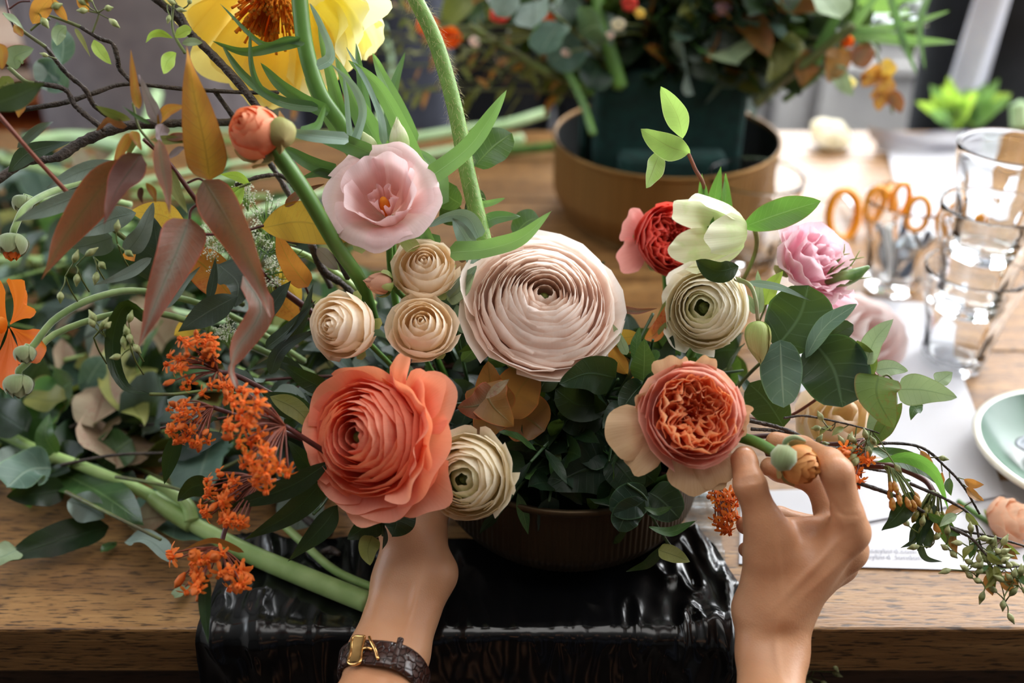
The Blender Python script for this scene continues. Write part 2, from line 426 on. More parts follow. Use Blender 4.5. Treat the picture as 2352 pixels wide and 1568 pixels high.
for x in (X0+.06, X1-.14):
    for y in (Y0+.03, Y1-.11): obj('leg', *box(x, x+.08, y, y+.08, 0, TZ-.045, .004)[:2], M['oak_dark'], tb, smooth=False)
for sx in (X0+.06, X1-.10): obj('side_rail', *box(sx, sx+.03, Y0+.11, Y1-.11, TZ-.14, TZ-.045, .002)[:2], M['oak_dark'], tb, smooth=False)

# ------------------------------------------------------------ bowls
def bowl(name, label, c, r, h, rb, mat, ribs, amt, inner):
    t = thing(name, label, 'bowl', c)
    n = 576 if ribs else 96
    q = np.linspace(0, 1, 22)
    rr = rb+(r-rb)*np.clip(q*2.6, 0, 1)**.55; zz = h*q
    out = [(rb*.55, .0005), (rb*.93, .0008), (rb, .004)]+[(rr[i]*1.0, .004+(h-.010)*q[i]) for i in range(1, 22)]
    tw = np.array([0, 0, 0]+[min(1, i/3)*1.0 for i in range(1, 20)]+[.3, 0])
    V1 = lathe(out, c, n, rib=amt, nrib=ribs, tw=tw)
    obj('body', *V1[:2], mat, t, V1[2])
    rim = [(r*1.0, h-.007), (r+.0022, h-.005), (r+.0024, h-.001), (r+.001, h), (r-.0016, h-.0008), (r-.002, h-.006)]
    V2 = lathe(rim, c, 128); obj('rim', *V2[:2], mat, t, V2[2])
    inn = [(r-.0019, h-.004), (r-.003, h*.5), (rb-.002, h*.16), (rb*.5, .006), (.0005, .006)]
    V3 = lathe(inn, c, 96); obj('inner_wall', V3[0], V3[1], inner, t, V3[2])
    V4 = lathe([(rb*.92, .0012), (rb*.98, .0006), (rb*.96, .0), (rb*.90, .0)], c, 96); obj('foot_ring', *V4[:2], mat, t)
    return t
def metal(name, c1, c2, rough):
    N = NT(name); o = N.coord('Object', (1, 1, .05)); g = N.noise(90, 4, o)
    col = N.mix(g, c1, c2)
    return N.done(N.pbr(col, N.math('ADD', N.math('MULTIPLY', g, .2), rough), N.bump(g, .12, .0006), Metallic=.75))
M['bronze'] = metal('aged_bronze', '55452f', '3c3022', .42)
M['brass'] = metal('brushed_brass', '94703f', '74542c', .38)
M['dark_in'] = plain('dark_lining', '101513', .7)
M['foam'] = plain('dark_green_foam', '0f3b36', .85, c2='0a2a27', scale=60, bump=.5)
BC = (.0435, .625, TZ+.0035)
bowl('ribbed_bowl', 'fluted dark bronze bowl holding the front arrangement, standing on black plastic', BC, .1035, .083, .078, M['bronze'], 140, .0045, M['dark_in'])
BB = (.192, 1.188, TZ+.0005)
bowl('brass_bowl', 'wide brass bowl holding the blurred arrangement behind', BB, .139, .112, .112, M['brass'], 120, .002, M['dark_in'])
fo = thing('foam_block', 'dark green floral foam brick hidden inside the front bowl', 'floral foam', (BC[0], BC[1], TZ+.01))
obj('block', *box(BC[0]-.066, BC[0]+.066, BC[1]-.05, BC[1]+.045, TZ+.01, TZ+.112, .006)[:2], M['foam'], fo, smooth=False)
obj('tape_band', *box(BC[0]-.068, BC[0]+.068, BC[1]-.012, BC[1]+.008, TZ+.105, TZ+.1135, .001)[:2], plain('green_tape', '0c2a26', .3), fo, smooth=False)
for k, (a, b, c_, d, z0, z1, tx) in enumerate(((-.094, .086, -.050, .052, .012, .205, 'tall dark green foam brick standing in the brass bowl'), (-.066, .060, -.090, -.058, .012, .118, 'low dark green foam piece at the front inside the brass bowl'), (-.108, -.098, -.02, .03, .012, .13, 'dark green foam piece at the left inside the brass bowl'))):
    obj('foam_block', *box(BB[0]+a, BB[0]+b, BB[1]+c_, BB[1]+d, TZ+z0, TZ+z1, .008)[:2], M['foam'], smooth=False, label=tx, cat='floral foam', loc=(BB[0]+(a+b)/2, BB[1]+(c_+d)/2, TZ+z0))

# ------------------------------------------------------------ black plastic with clear tape
def plastic(name='black_plastic'):
    N = NT(name); g = N.noise(14, 3, N.coord('Object'))
    return N.done(N.pbr('0a0b0d', .17, N.bump(g, .25, .004), Specular_IOR_Level=.55))
M['plastic'] = plastic()
nx, ny = 190, 120
L0 = .583-Y0; L1 = .42
s = np.linspace(0, 1, nx); q = np.concatenate([np.linspace(0, L0-.012, 52), np.linspace(L0-.010, L0+.014, 26), np.linspace(L0+.018, L0+L1, ny-78)])
S, Q = np.meshgrid(s, q)
xl = -.222+.003*np.sin(Q*40); xr = .168+np.clip((L0-Q)/L0, 0, 1)*(-.022)+.006*np.sin(Q*30)
Xx = xl+(xr-xl)*S
ns = SN(3, 2, 26, 3, 30); w1 = ns(np.stack([Xx*2.2, Q*.55], -1).reshape(-1, 2)).reshape(Xx.shape)
ns2 = SN(4, 2, 26, 10, 60); w2 = ns2(np.stack([Xx*1.5, Q*.6], -1).reshape(-1, 2)).reshape(Xx.shape)
ridge = (1-np.abs(w1))**2*.006+(1-np.abs(w2))**3*.0035
cx_ = np.exp(-((Xx-.135)/.05)**2); ridge = ridge*(.42+1.6*cx_+.75*np.exp(-((Xx+.20)/.05)**2))
under = np.clip(np.hypot((Xx-BC[0])/.10, ((.583-Q)-BC[1])/.10)-.72, 0, .3)/.3
ontop = Q < L0
ridge = np.where(ontop, ridge*np.clip(under, .12, 1), ridge)

RB = .005; aa = np.clip((Q-(L0-RB))/(RB*PI/2), 0, 1)*PI/2; ed = np.sin(aa)**2; ybase = np.where(Q < L0-RB, .583-Q, Y0+RB-.004-RB*np.sin(aa)); zbase = np.where(Q < L0-RB, TZ+.0012, TZ+.0012-RB*(1-np.cos(aa))-np.clip(Q-(L0-RB)-RB*PI/2, 0, 9))
Yy = ybase-ed*(ridge*1.3+.001+.012*np.sin(Xx*25+Q*3)**2*np.clip((Q-L0)*6, 0, 1))
Zz = zbase+np.cos(aa)*ridge
V = np.stack([Xx, Yy, Zz], -1).reshape(-1, 3)
bgt = thing('plastic_sheet', 'crumpled black plastic sheet under the front bowl, draped over the table edge', 'plastic sheet', (-.04, .55, TZ))
obj('sheet', V, grid_faces(nx, ny), M['plastic'], bgt)
# tape strip follows the sheet
TN = NT('clear_tape'); tg = TN.noise(160, 3, TN.coord('Object', (1, .35, 1)))
M['tape'] = TN.done(TN.n('MixShader', {0: TN.math('ADD', TN.math('MULTIPLY', tg, .5), .25), 1: TN.n('BsdfTransparent').outputs[0], 2: TN.pbr('6f7c80', .22, TN.bump(tg, .9, .002), Specular_IOR_Level=.8)}).outputs[0])
ty = np.linspace(.706, Y0+.012, 70); tx = np.linspace(-.0135, .0135, 12)
c0 = T(1618, 1165); cxs = np.interp(ty, [Y0, .706], [T(1642, 1425).x-.001, c0.x])
rz = np.where(ty > .632, 0.0006, .0075+.004*np.sin(ty*260)*np.exp(-((ty-.60)/.04)**2)*1.0)
from_r = SN(9, 2, 10, 20, 90)
A, B = np.meshgrid(tx, ty); tz_ = TZ+.0006+np.interp(ty[::-1], ty[::-1], rz[::-1])[::-1][:, None]+.0006*from_r(np.stack([A, B], -1).reshape(-1, 2)).reshape(A.shape)
V = np.stack([A+cxs[:, None], B, tz_*np.ones_like(A)], -1).reshape(-1, 3)
obj('tape_strip', V, grid_faces(12, 70), M['tape'], bgt)

# ------------------------------------------------------------ tumblers
GN = NT('tumbler_glass'); M['glass'] = GN.done(GN.n('BsdfPrincipled', {'Base Color': (.97, .985, .99, 1), 'Roughness': .01, 'Transmission Weight': 1.0, 'IOR': 1.36}).outputs[0])
def tumbler(label, c, r, h, group=None):
    n = 96; k = 9; th = np.linspace(0, 2*PI, n, endpoint=False)
    prof = [(.30, .0), (.60, .0), (.635, .02), (.66, .10), (.70, .25), (.76, .42), (.82, .56), (.875, .66), (.93, .78), (.965, .88), (.985, .95), (1.0, .985), (.995, 1.0), (.965, 1.0), (.95, .985), (.93, .9), (.88, .72), (.78, .5), (.67, .25), (.60, .12), (.50, .085), (.30, .08), (.01, .08)]
    pr = np.array([(a*r, b*h) for a, b in prof]); pr = np.vstack([[(.0001, .0015)], pr])
    Vv = []
    for i, (a, z) in enumerate(pr):
        f = z/h; fac = np.zeros(n)
        if i < 10:
            w_ = np.clip((.72-f)/.12, 0, 1)*np.clip(f/.03, 0, 1)
            ph = np.abs(((th*k/PI/2) % 1)-.5)*2
            fac = -w_*.055*(ph**2)+w_*.02
        rr = a*(1+fac); Vv.append(np.stack([rr*np.cos(th), rr*np.sin(th), np.full(n, z)], 1))
    V = np.vstack(Vv)+np.array(c)
    return obj('glass_tumbler', V, grid_faces(n, len(pr), True), M['glass'], label=label, cat='glass', group=group, loc=c)
SX, SY = .441, .838
tumbler('lowest faceted glass tumbler of the stack of three at the right', (SX, SY, TZ+.0006), .0465, .108, 'stack of three tumblers')
tumbler('middle faceted glass tumbler nested in the stack of three', (SX, SY, TZ+.0655), .0465, .108, 'stack of three tumblers')
tumbler('top faceted glass tumbler on the stack of three', (SX+.002, SY, TZ+.1225), .0465, .108, 'stack of three tumblers')
G2 = (.434, 1.0, TZ+.0006); tumbler('faceted glass tumbler full of orange-handled tools, beside the stack', G2, .0475, .108)
G3 = (.277, 1.055, TZ+.0006); tumbler('empty faceted glass tumbler in front of the brass bowl', G3, .0545, .112)
# orange handled scissors etc.
M['orange'] = plain('orange_plastic', 'f09a18', .35)
M['steel'] = plain('steel', 'a9adb0', .25, metal=1.0)
M['blue_pl'] = plain('dark_blue_plastic', '23405c', .4)
M['white_pl'] = plain('white_plastic', 'e9e9e4', .35)
def loop(c, rx, ry, rot, tilt, w_=.004, n=28):
    a = np.linspace(0, 2*PI, n+1); pts = []
    for t_ in a:
        v = Vector((rx*math.cos(t_), 0, ry*math.sin(t_))); v.rotate(Matrix.Rotation(tilt, 3, 'X')); v.rotate(Matrix.Rotation(rot, 3, 'Z')); pts.append(Vector(c)+v)
    return tube(pts, [w_], n=n*2, sides=10)
def scissors(label, foot, top, rot, col, nm='scissors'):
    t = thing(nm, label, 'scissors', foot); f = Vector(foot); tp = Vector(top); ax = (tp-f).normalized()
    side = Vector((math.cos(rot), math.sin(rot), 0))
    for sgn in (-1, 1):
        mid = f+(tp-f)*.52
        V, Fc, u = tube([f+side*.001*sgn, f+(tp-f)*.3-side*.003*sgn, mid, mid+ax*.02+side*.010*sgn], [.0008, .003, .0035, .003], sides=6)
        obj('blade', V, Fc, M['steel'], t, u)
        V, Fc, u = loop(mid+ax*.043+side*.016*sgn, .011, .019, rot, .0, .0033)
        obj('handle', V, Fc, col, t, u)
    return t
g = Vector(G2)
scissors('orange-handled scissors standing in the tumbler, on its left', g+Vector((-.012, .0, .0105)), g+Vector((-.02, .012, .098)), .3, M['orange'])
scissors('orange-handled scissors standing in the tumbler, on its right', g+Vector((.014, -.004, .0105)), g+Vector((.022, -.012, .085)), -.5, M['orange'])
for k, (dx, dy, hx, hy, hz, mm, nm, lb) in enumerate(((0, -.012, -.004, -.026, .075, 'steel', 'teaspoon', 'steel teaspoon standing at the front in the tool tumbler'), (-.01, -.01, -.03, -.018, .082, 'white_pl', 'marker_pen', 'white pen leaning on the left in the tool tumbler'), (.006, .012, .012, .03, .10, 'blue_pl', 'marker_pen', 'dark blue pen at the back in the tool tumbler'), (.012, -.008, .034, -.004, .07, 'blue_pl', 'marker_pen', 'dark blue pen leaning on the right in the tool tumbler'))):
    V, Fc, u = tube([g+Vector((dx*.6, dy*.6, .0125)), g+Vector((hx*.8, hy*.8, hz))], [.0035, .0045] if nm != 'teaspoon' else [.002, .002, .003, .012, .013, .004], sides=10, n=20)
    obj(nm, V, Fc, M[mm], label=lb, cat='pen' if nm == 'marker_pen' else 'spoon')
# loose orange scissors on the table behind the tumbler
t = thing('scissors', 'orange-handled scissors lying on the table left of the tool tumbler', 'scissors', T(1935, 540))
a = T(1930, 530, .006)
V, Fc, u = loop(a+Vector((.0, .0, .022)), .020, .030, .25, -.25, .0055); obj('handle', V, Fc, M['orange'], t, u)
V, Fc, u = loop(a+Vector((.05, .012, .020)), .018, .028, .25, -.25, .0055); obj('handle', V, Fc, M['orange'], t, u)
V, Fc, u = tube([a+Vector((.02, .01, .012)), a+Vector((.03, .05, .008)), a+Vector((.03, .13, .003))], [.005, .005, .001], sides=8); obj('blade', V, Fc, M['steel'], t, u)

# ------------------------------------------------------------ saucer with spoon
sc_ = T(2468, 1085); M['cream_glaze'] = plain('cream_glaze', 'dcd8c8', .2, Coat_Weight=.5)
M['green_glaze'] = plain('green_glaze', '1f5a3c', .30, c2='1a4e36', scale=12, Coat_Weight=.15)
t = thing('saucer', 'green glazed saucer with a thick cream rim at the right edge', 'saucer', sc_)
rS = .087
V, Fc, u = lathe([(.0005, .001), (.045, .001), (.060, .006), (.076, .017), (rS, .0235), (rS+.001, .026), (rS-.001, .028), (rS-.005, .0275)], sc_, 96); obj('dish', V, Fc, M['cream_glaze'], t, u)
V, Fc, u = lathe([(rS-.005, .0275), (rS-.008, .025), (.064, .015), (.050, .0085), (.036, .0065), (.033, .0075), (.030, .006), (.0003, .006)], sc_, 96); obj('glazed_well', V, Fc, M['green_glaze'], t, u)
sp = thing('teaspoon', 'dark steel teaspoon resting on the green saucer', 'spoon', T(2400, 1010))
c1 = sc_+Vector((-.030, .012, .020)); k = 24
th = np.linspace(0, 2*PI, k, endpoint=False); rows = []
for rr, dz in ((1, .0), (.98, .0012), (.8, -.001), (.5, -.003), (.05, -.0045)):
    rows.append(np.stack([c1.x+rr*.021*np.cos(th), c1.y+rr*.014*np.sin(th), np.full(k, c1.z+dz)], 1))
obj('spoon_bowl', np.vstack(rows), grid_faces(k, 5, True), plain('dark_steel', '4a4e52', .3, metal=.8), sp)
V, Fc, u = tube([c1+Vector((.019, .004, 0)), c1+Vector((.05, .014, .008)), c1+Vector((.10, .03, .012))], [.002, .0022, .0045], sides=8); obj('spoon_handle', V, Fc, M['steel'], sp, u)

# ------------------------------------------------------------ paper
def paper_mat(name, txt=False):
    N = NT(name); g = N.noise(9, 2, N.coord('Object'))
    return N.done(N.pbr(N.mix(g, 'bdbdc6', 'c8c7ca'), .6))
M['paper'] = paper_mat('white_paper')
def sheet(name, label, cs, z, amp=.0015, n=26, seed=0, cat='paper'):
    c = [np.array(T(*p, z)) for p in cs]; ns_ = SN(seed, 2, 8, .6, 2.2)
    a, b = np.meshgrid(np.linspace(0, 1, n), np.linspace(0, 1, n)); a = a.ravel()[:, None]; b = b.ravel()[:, None]
    V = (c[0]*(1-a)+c[1]*a)*(1-b)+(c[3]*(1-a)+c[2]*a)*b
    V[:, 2] += amp*(ns_(np.hstack([a, b]))+1)*.5+.0003
    return obj(name, V, grid_faces(n, n), M['paper'], label=label, cat=cat)
low = sheet('paper_sheet', 'lower white paper sheet with two faint printed lines, at the table edge', [(1703, 1130), (2420, 1100), (2470, 1318), (1697, 1296)], .0006, .0008, seed=1)
sheet('paper_sheet', 'upper blank white paper sheet running back towards the glasses', [(1745, 660), (2152, 700), (2308, 1138), (1955, 1206)], .0026, .0008, seed=2)
sheet('paper_sheet', 'bright white tissue sheet on the far end of the table', [(2030, 318), (2290, 312), (2330, 520), (2090, 560)], .001, .006, seed=5)
# crumpled tissue standing at the back edge
t_ = T(2120, 345); ns_ = SN(31, 2, 16, 1, 6); a, b = np.meshgrid(np.linspace(0, 1, 30), np.linspace(0, 1, 16)); ab = np.stack([a, b], -1).reshape(-1, 2)
ang = (ab[:, 0]-.5)*2.0; V = np.stack([t_.x+.085*np.sin(ang)*(1+.25*ab[:, 1])+.008*ns_(ab), t_.y+.03-.05*np.cos(ang)+.01*ns_(ab+3), TZ+.001+ab[:, 1]*.035*(1+.2*ns_(ab+7))], 1)
obj('tissue_paper', V, grid_faces(30, 16), M['paper'], label='crumpled white tissue paper standing at the far table edge', cat='paper')
# faint printed lines
def text(s_, loc, size, rot, parent):
    cu = bpy.data.curves.new('tmp', 'FONT'); cu.body = s_; cu.size = size; cu.resolution_u = 2
    o = bpy.data.objects.new('tmp', cu); COL.objects.link(o); dg = bpy.context.evaluated_depsgraph_get()
    me = o.evaluated_get(dg).to_mesh(); V = np.array([v.co[:] for v in me.vertices]); Fc = [tuple(p.vertices) for p in me.polygons]
    o.to_mesh_clear(); bpy.data.objects.remove(o); bpy.data.curves.remove(cu)
    V[:, 2] = 0; Rm = np.array(Matrix.Rotation(rot, 3, 'Z')); V = V @ Rm.T+np.array(loc)
    return obj('printed_line', V, Fc, M['ink'], parent, smooth=False)
M['ink'] = plain('faint_ink', '8a8a96', .6)
a = T(1952, 1272); text('o@laceybird.com', (a.x, a.y, TZ+.0022), .0072, -.03, low)
a = T(1952, 1286); text('@laceybird_london -', (a.x-.002, a.y, TZ+.0022), .0072, -.03, low)

# ------------------------------------------------------------ things at the back left: wooden crate shelf, light edge
M['copper_wood'] = plain('orange_wood', 'c9713c', .35, c2='b0582a', scale=14, stretch=(1, 6, 6))
M['pale_wood'] = plain('pale_board', 'e2c4ad', .3, c2='d8b196', scale=10)
cr = thing('wooden_sideboard', 'low orange-brown wooden sideboard with a pale top behind the table, far left', 'sideboard', (-1.25, 2.24, 0))
M['dark_wood'] = plain('dark_wood', '1d1614', .5)
for z, h_, nm, mm in ((.69, .027, 'top_board', 'copper_wood'), (.595, .03, 'shelf_board', 'copper_wood'), (.50, .025, 'shelf_board', 'copper_wood'), (.30, .025, 'shelf_board', 'copper_wood'), (.05, .03, 'shelf_board', 'copper_wood')):
    obj(nm, *box(-1.60, -.91, 2.09, 2.40, z, z+h_, .003)[:2], M[mm], cr, smooth=False)
obj('pale_top', *box(-1.59, -.92, 2.095, 2.40, .7175, .7215, .001)[:2], M['pale_wood'], cr, smooth=False)
obj('pale_ledge', *box(-1.58, -.94, 2.075, 2.088, .650, .672, .001)[:2], M['pale_wood'], cr, smooth=False)
obj('back_panel', *box(-1.59, -.92, 2.40, 2.42, 0, .70, .001)[:2], M['dark_wood'], cr, smooth=False)
for x in (-1.59, -.94): obj('side_panel', *box(x, x+.02, 2.11, 2.40, 0, .69, .001)[:2], M['dark_wood'], cr, smooth=False)

# ------------------------------------------------------------ people at the back
def standing(label, x, y, rz, skin, top, legs, apron=None, skirt=False, extra=None):
    t = thing('person', label, 'person', (x, y, 0)); Rm = Matrix.Rotation(rz, 3, 'Z')
    def W(a): v = Rm @ Vector(a); return (v.x+x, v.y+y, v.z)
    tr = [(W((0, 0, .98)), W((0, 0, 1.12)), .135, .125), (W((-.09, 0, .94)), W((.09, 0, .94)), .11, .11), (W((0, 0, 1.12)), W((0, 0, 1.32)), .125, .13), (W((-.13, 0, 1.38)), W((.13, 0, 1.38)), .07, .07), (W((0, 0, 1.40)), W((0, -.01, 1.52)), .055, .05)]
    def limb(s_): return [[(W((s_*.09, 0, .92)), W((s_*.10, 0, .50)), .095, .06), (W((s_*.10, 0, .50)), W((s_*.10, .02, .10)), .058, .04), (W((s_*.10, .02, .05)), W((s_*.11, -.14, .035)), .04, .03)],
                          [(W((s_*.17, 0, 1.37)), W((s_*.20, -.03, 1.10)), .052, .042), (W((s_*.20, -.03, 1.10)), W((s_*.13, -.22, 1.00)), .04, .028), (W((s_*.13, -.22, 1.0)), W((s_*.10, -.30, .985)), .028, .022)]]
    hd = [(W((0, -.01, 1.60)), W((0, -.01, 1.66)), .085, .09), (W((0, -.03, 1.56)), W((0, -.055, 1.55)), .055, .04), (W((0, -.10, 1.605)), W((0, -.115, 1.585)), .01, .012)]
    gr = [(.05, tr+hd)]
    for s_ in (-1, 1):
        for g_ in limb(s_): gr.append((.03, g_))
    def md(f_, k_, lo, hi, h):
        return nets(f_, lo, hi, h)
    b = [x-.42, y-.42, -.02], [x+.42, y+.42, 1.8]
    V, Fc = nets(body_sdf(gr, .04), *b, .02); obj('body', V, Fc, skin, t)
    g2 = [(.05, [(a_, b_, ra+.012, rb+.012) for a_, b_, ra, rb in tr[:4]])]+[(.03, [(a_, b_, ra+.012, rb+.012) for a_, b_, ra, rb in limb(s_)[1][:2]]) for s_ in (-1, 1)]
    V, Fc = nets(body_sdf(g2, .04), *b, .022); obj('shirt', V, Fc, top, t)
    g3 = [(.04, [(W((-.08, 0, .93)), W((.08, 0, .93)), .128, .128)])]+[(.03, [(a_, b_, ra+.018, rb+.02) for a_, b_, ra, rb in limb(s_)[0][:2]]) for s_ in (-1, 1)]
    V, Fc = nets(body_sdf(g3, .04), *b, .022); obj('trousers', V, Fc, legs, t)
    if apron:
        a0, b0 = np.meshgrid(np.linspace(-1, 1, 36), np.linspace(0, 1, 30)); z = 1.32-.92*b0; hw = np.where(b0 < .3, .13+.28*b0/.3*.5, .27)
        an = a0*hw*(1.0)/.2; rr = .165+.02*b0+.006*np.sin(a0*9+b0*2)*b0
        Vx = rr*np.sin(an); Vy = -rr*np.cos(an)*.95-.012
        pts = np.array([W((p, q_, r_)) for p, q_, r_ in zip(Vx.ravel(), Vy.ravel(), z.ravel())])
        obj('apron', pts, grid_faces(36, 30), apron, t)
    hr = [(.04, [(W((0, .025, 1.62)), W((0, .02, 1.69)), .088, .085), (W((0, .06, 1.55)), W((0, .06, 1.62)), .05, .07)])]
    V, Fc = nets(body_sdf(hr, .02), *b, .014); obj('hair', V, Fc, M['hair'], t)
    for s_ in (-1, 1):
        V, Fc, u = lathe([(.0001, -.008), (.008, -.004), (.010, .0), (.006, .006), (.0001, .007)], W((s_*.034, -.094, 1.635)), 12); obj('eye', V, Fc, M['dark_wood'], t)
    if extra: extra(t, W)
    return t
M['hair'] = plain('brown_hair', '2a1a12', .5)
M['skin_bg'] = plain('skin_far', 'c08a6c', .5)
def cloth(name, c, c2, sc=900):
    return plain(name, c, .85, c2=c2, scale=30, bump=.2)
M['linen'] = cloth('mauve_grey_linen', '857b7c', '776d70')
M['slate'] = cloth('slate_cloth', '3d3f4b', '31333e')
M['denim'] = cloth('pale_denim', '8b95ab', '7a849b')
M['black'] = cloth('black_cloth', '0d0f13', '15171c')
M['white_cl'] = cloth('white_cloth', 'dfe3ee', 'd3d8e6')
M['cream_cl'] = cloth('cream_cloth', 'ded6cf', 'd2c8c0')
standing('person in a mauve-grey linen apron standing behind the table, left of the yellow poppy', -.69, 1.84, 0, M['skin_bg'], M['linen'], M['linen'], M['linen'])
standing('person in slate top and pale denim standing behind the hairy stem', -.30, 2.20, .1, M['skin_bg'], M['slate'], M['denim'], M['slate'])
standing('person in near-black clothes standing behind the brass bowl', .08, 1.88, -.1, M['skin_bg'], M['black'], M['black'])
def scarf(t, W):
    for nm, x0, x1, y_, mm in (('white_shirt_tail', -.20, -.12, -.13, 'white_cl'), ('cream_jacket', .0, .2, -.15, 'cream_cl')):
        a0, b0 = np.meshgrid(np.linspace(0, 1, 14), np.linspace(0, 1, 24))
        Vx = x0+(x1-x0)*a0-.03*b0*(1 if x0 < -.1 else -1); Vy = y_-.012*np.sin(a0*9+b0*3); z = 1.35-(.62 if x0 < -.1 else .48)*b0-(.10*a0 if x0 > -.1 else 0)
        obj(nm, np.array([W((p, q_, r_)) for p, q_, r_ in zip(Vx.ravel(), Vy.ravel(), z.ravel())]), grid_faces(14, 24), M[mm], t)
standing('person in black trousers with white shirt tail and cream jacket at the far right', .93, 1.80, .15, M['skin_bg'], M['white_cl'], M['black'], extra=scarf)

# ------------------------------------------------------------ flowers
def axis_from_view(ax, ay, az):
    """direction given as right / up / towards the photographer's standpoint"""
    return (RT*ax+UPV*ay-FW*az).normalized()
def fr_mat(axis, spin=0.0):
    q = Vector(axis).to_track_quat('Z', 'Y').to_matrix(); return np.array(q @ Matrix.Rotation(spin, 3, 'Z'))
def petal(prof, phi, ha, nu=9, nv=9, wave=0.0, wf=2.5, rnd_=.14, lip=0.0, seed=0, narrow=.45, twist=0.0, notch=0.0, crumple=0.0, imb=.05):
    """one petal in flower space: a sector of a surface of revolution whose outline rounds off at the tip"""
    rs = np.random.RandomState(seed)
    P0, P1, P2, P3 = [np.array(p, float) for p in prof]
    u = np.linspace(-1, 1, nu); v = np.linspace(0, 1, nv)
    U, W = np.meshgrid(u, v)
    end = 1-rnd_*np.abs(U)**2.4-notch*np.exp(-(U/.18)**2)+.02*np.sin(U*7+rs.uniform(0, 6))
    t = W*end; q = t[..., None]
    C = (1-q)**3*P0+3*(1-q)**2*q*P1+3*(1-q)*q*q*P2+q**3*P3
    r, z = C[..., 0], C[..., 1]
    wd = narrow+(1-narrow)*np.clip(W*1.6, 0, 1)**.8
    ang = phi+U*ha*wd+twist*W
    ph = rs.uniform(0, 6.28, 3)
    wv = wave*W**2.2*(np.sin(U*wf+ph[0])+.5*np.sin(U*wf*2.3+ph[1]))
    if crumple:
        wv = wv+crumple*W*(np.sin(U*9+W*4+ph[1])+.7*np.sin(U*17-W*3+ph[2]))*.5
    r = r*(1+imb*U)+wv+lip*np.clip(W-.8, 0, 1)*5
    z = z-.35*wv*np.sign(P3[0])-lip*np.clip(W-.85, 0, 1)*4
    V = np.stack([r*np.cos(ang), r*np.sin(ang), z], -1).reshape(-1, 3)
    uv = np.stack([(U+1)/2, W], -1).reshape(-1, 2)
    return V, grid_faces(nu, nv), uv
def add_petal(t, c, Rm, pt, mat, name='petal', label=None):
    V = pt[0] @ Rm.T+np.array(c)
    return obj(name, V, pt[1], mat, t, pt[2], label=label)
def calyx_stem(t, c, axis, Rr, stem_pts, sr, gmat, smat, zb=-.5, sepals=5, slen=.5):
    Rm = fr_mat(axis, .3)
    for k in range(sepals):
        pr = ((.05*Rr, (zb-.02)*Rr), (.45*Rr, (zb-.05)*Rr), (.8*Rr, (zb+.1)*Rr), (Rr*(.45+slen), (zb+.35*slen)*Rr))
        add_petal(t, c, Rm, petal(pr, k*2*PI/sepals, .32, 5, 6, rnd_=.6, seed=k), gmat, 'sepal')
    if stem_pts:
        b = Vector(c)+Vector(axis)*(zb*Rr)
        V, Fc, u = tube([b]+stem_pts, sr, n=8*len(stem_pts)+4, sides=8); obj('stem', V, Fc, smat, t, u)
def nested(t, c, axis, Rr, layers, mat, spin=0, seed=0, inner=None, nin=0, base_z=-.5, name='petal', nv=9):
    """layers: list of (count, rim radius, rim height, belly radius, overlap, wave, lip, roundness)"""
    Rm = fr_mat(axis, spin); rs = np.random.RandomState(seed); off = 0
    for i, (cnt, rr, zz, bl, ov, wv, lip, rd) in enumerate(layers):
        off += 2.4
        for k in range(cnt):
            j = rs.uniform(-.12, .12); s = 1+rs.uniform(-.045, .045)
            pr = ((.04*Rr, base_z*Rr), (bl*.95*Rr*s, (base_z+.02)*Rr), (bl*Rr*s, (base_z*.35+zz*.45)*Rr), (rr*Rr*s, (zz+rs.uniform(-.03, .03))*Rr))
            nu = 7 if cnt > 4 else 11
            p = petal(pr, off+k*2*PI/cnt+j, PI/cnt*ov, nu, nv, wave=wv*Rr, wf=rs.uniform(2, 4), rnd_=rd, lip=lip*Rr, seed=seed*100+i*17+k, twist=.12)
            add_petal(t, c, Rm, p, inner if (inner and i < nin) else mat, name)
    return Rm
def ranunculus_layers(n, c0, c1, r0, top=.32, outer_z=-.05, wave=.02, open_=0.0, p=.9, hole=.0, lean=.0):
    L = []
    for i in range(n):
        f = i/(n-1); rr = r0+(1-r0)*f**p
        zz = top-(top-outer_z)*f**1.8-hole*(1-f)**3
        bl = rr+.20-.14*f-open_*f
        L.append((int(round(c0+(c1-c0)*f)), rr, zz, bl+lean*(1-f), 1.75, wave*(.4+f), .0, .07+.05*f))
    return L
G = {}
G['sepal'] = petal_mat('green_sepal', '7a9a4a', '8aa852', 'b4c27c', tr=.25, streak=.3)
G['stem'] = plain('green_stem', '5f8a3a', .45, c2='4a7030', scale=60, stretch=(1, 1, .2), Specular_IOR_Level=.5)
G['stem_dark'] = plain('dark_green_stem', '33512a', .45, c2='26401f', scale=60)
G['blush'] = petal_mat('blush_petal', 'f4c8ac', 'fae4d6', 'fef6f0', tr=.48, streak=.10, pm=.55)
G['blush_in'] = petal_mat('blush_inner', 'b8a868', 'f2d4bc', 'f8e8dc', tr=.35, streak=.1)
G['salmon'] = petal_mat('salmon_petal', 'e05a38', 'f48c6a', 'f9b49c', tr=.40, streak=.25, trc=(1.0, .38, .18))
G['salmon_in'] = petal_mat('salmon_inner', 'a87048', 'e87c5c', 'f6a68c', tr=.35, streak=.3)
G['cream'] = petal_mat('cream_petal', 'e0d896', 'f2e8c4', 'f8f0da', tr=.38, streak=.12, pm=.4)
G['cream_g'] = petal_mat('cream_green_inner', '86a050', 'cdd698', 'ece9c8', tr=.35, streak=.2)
G['white'] = petal_mat('white_petal', 'e8e2b0', 'f8f0d6', 'fcf8ea', tr=.40, streak=.10, pm=.35)
G['peach'] = petal_mat('peach_rose_petal', 'fae0b0', 'fdecd2', 'fef4e6', tr=.42, streak=.04, trc=(1.0, .88, .68))
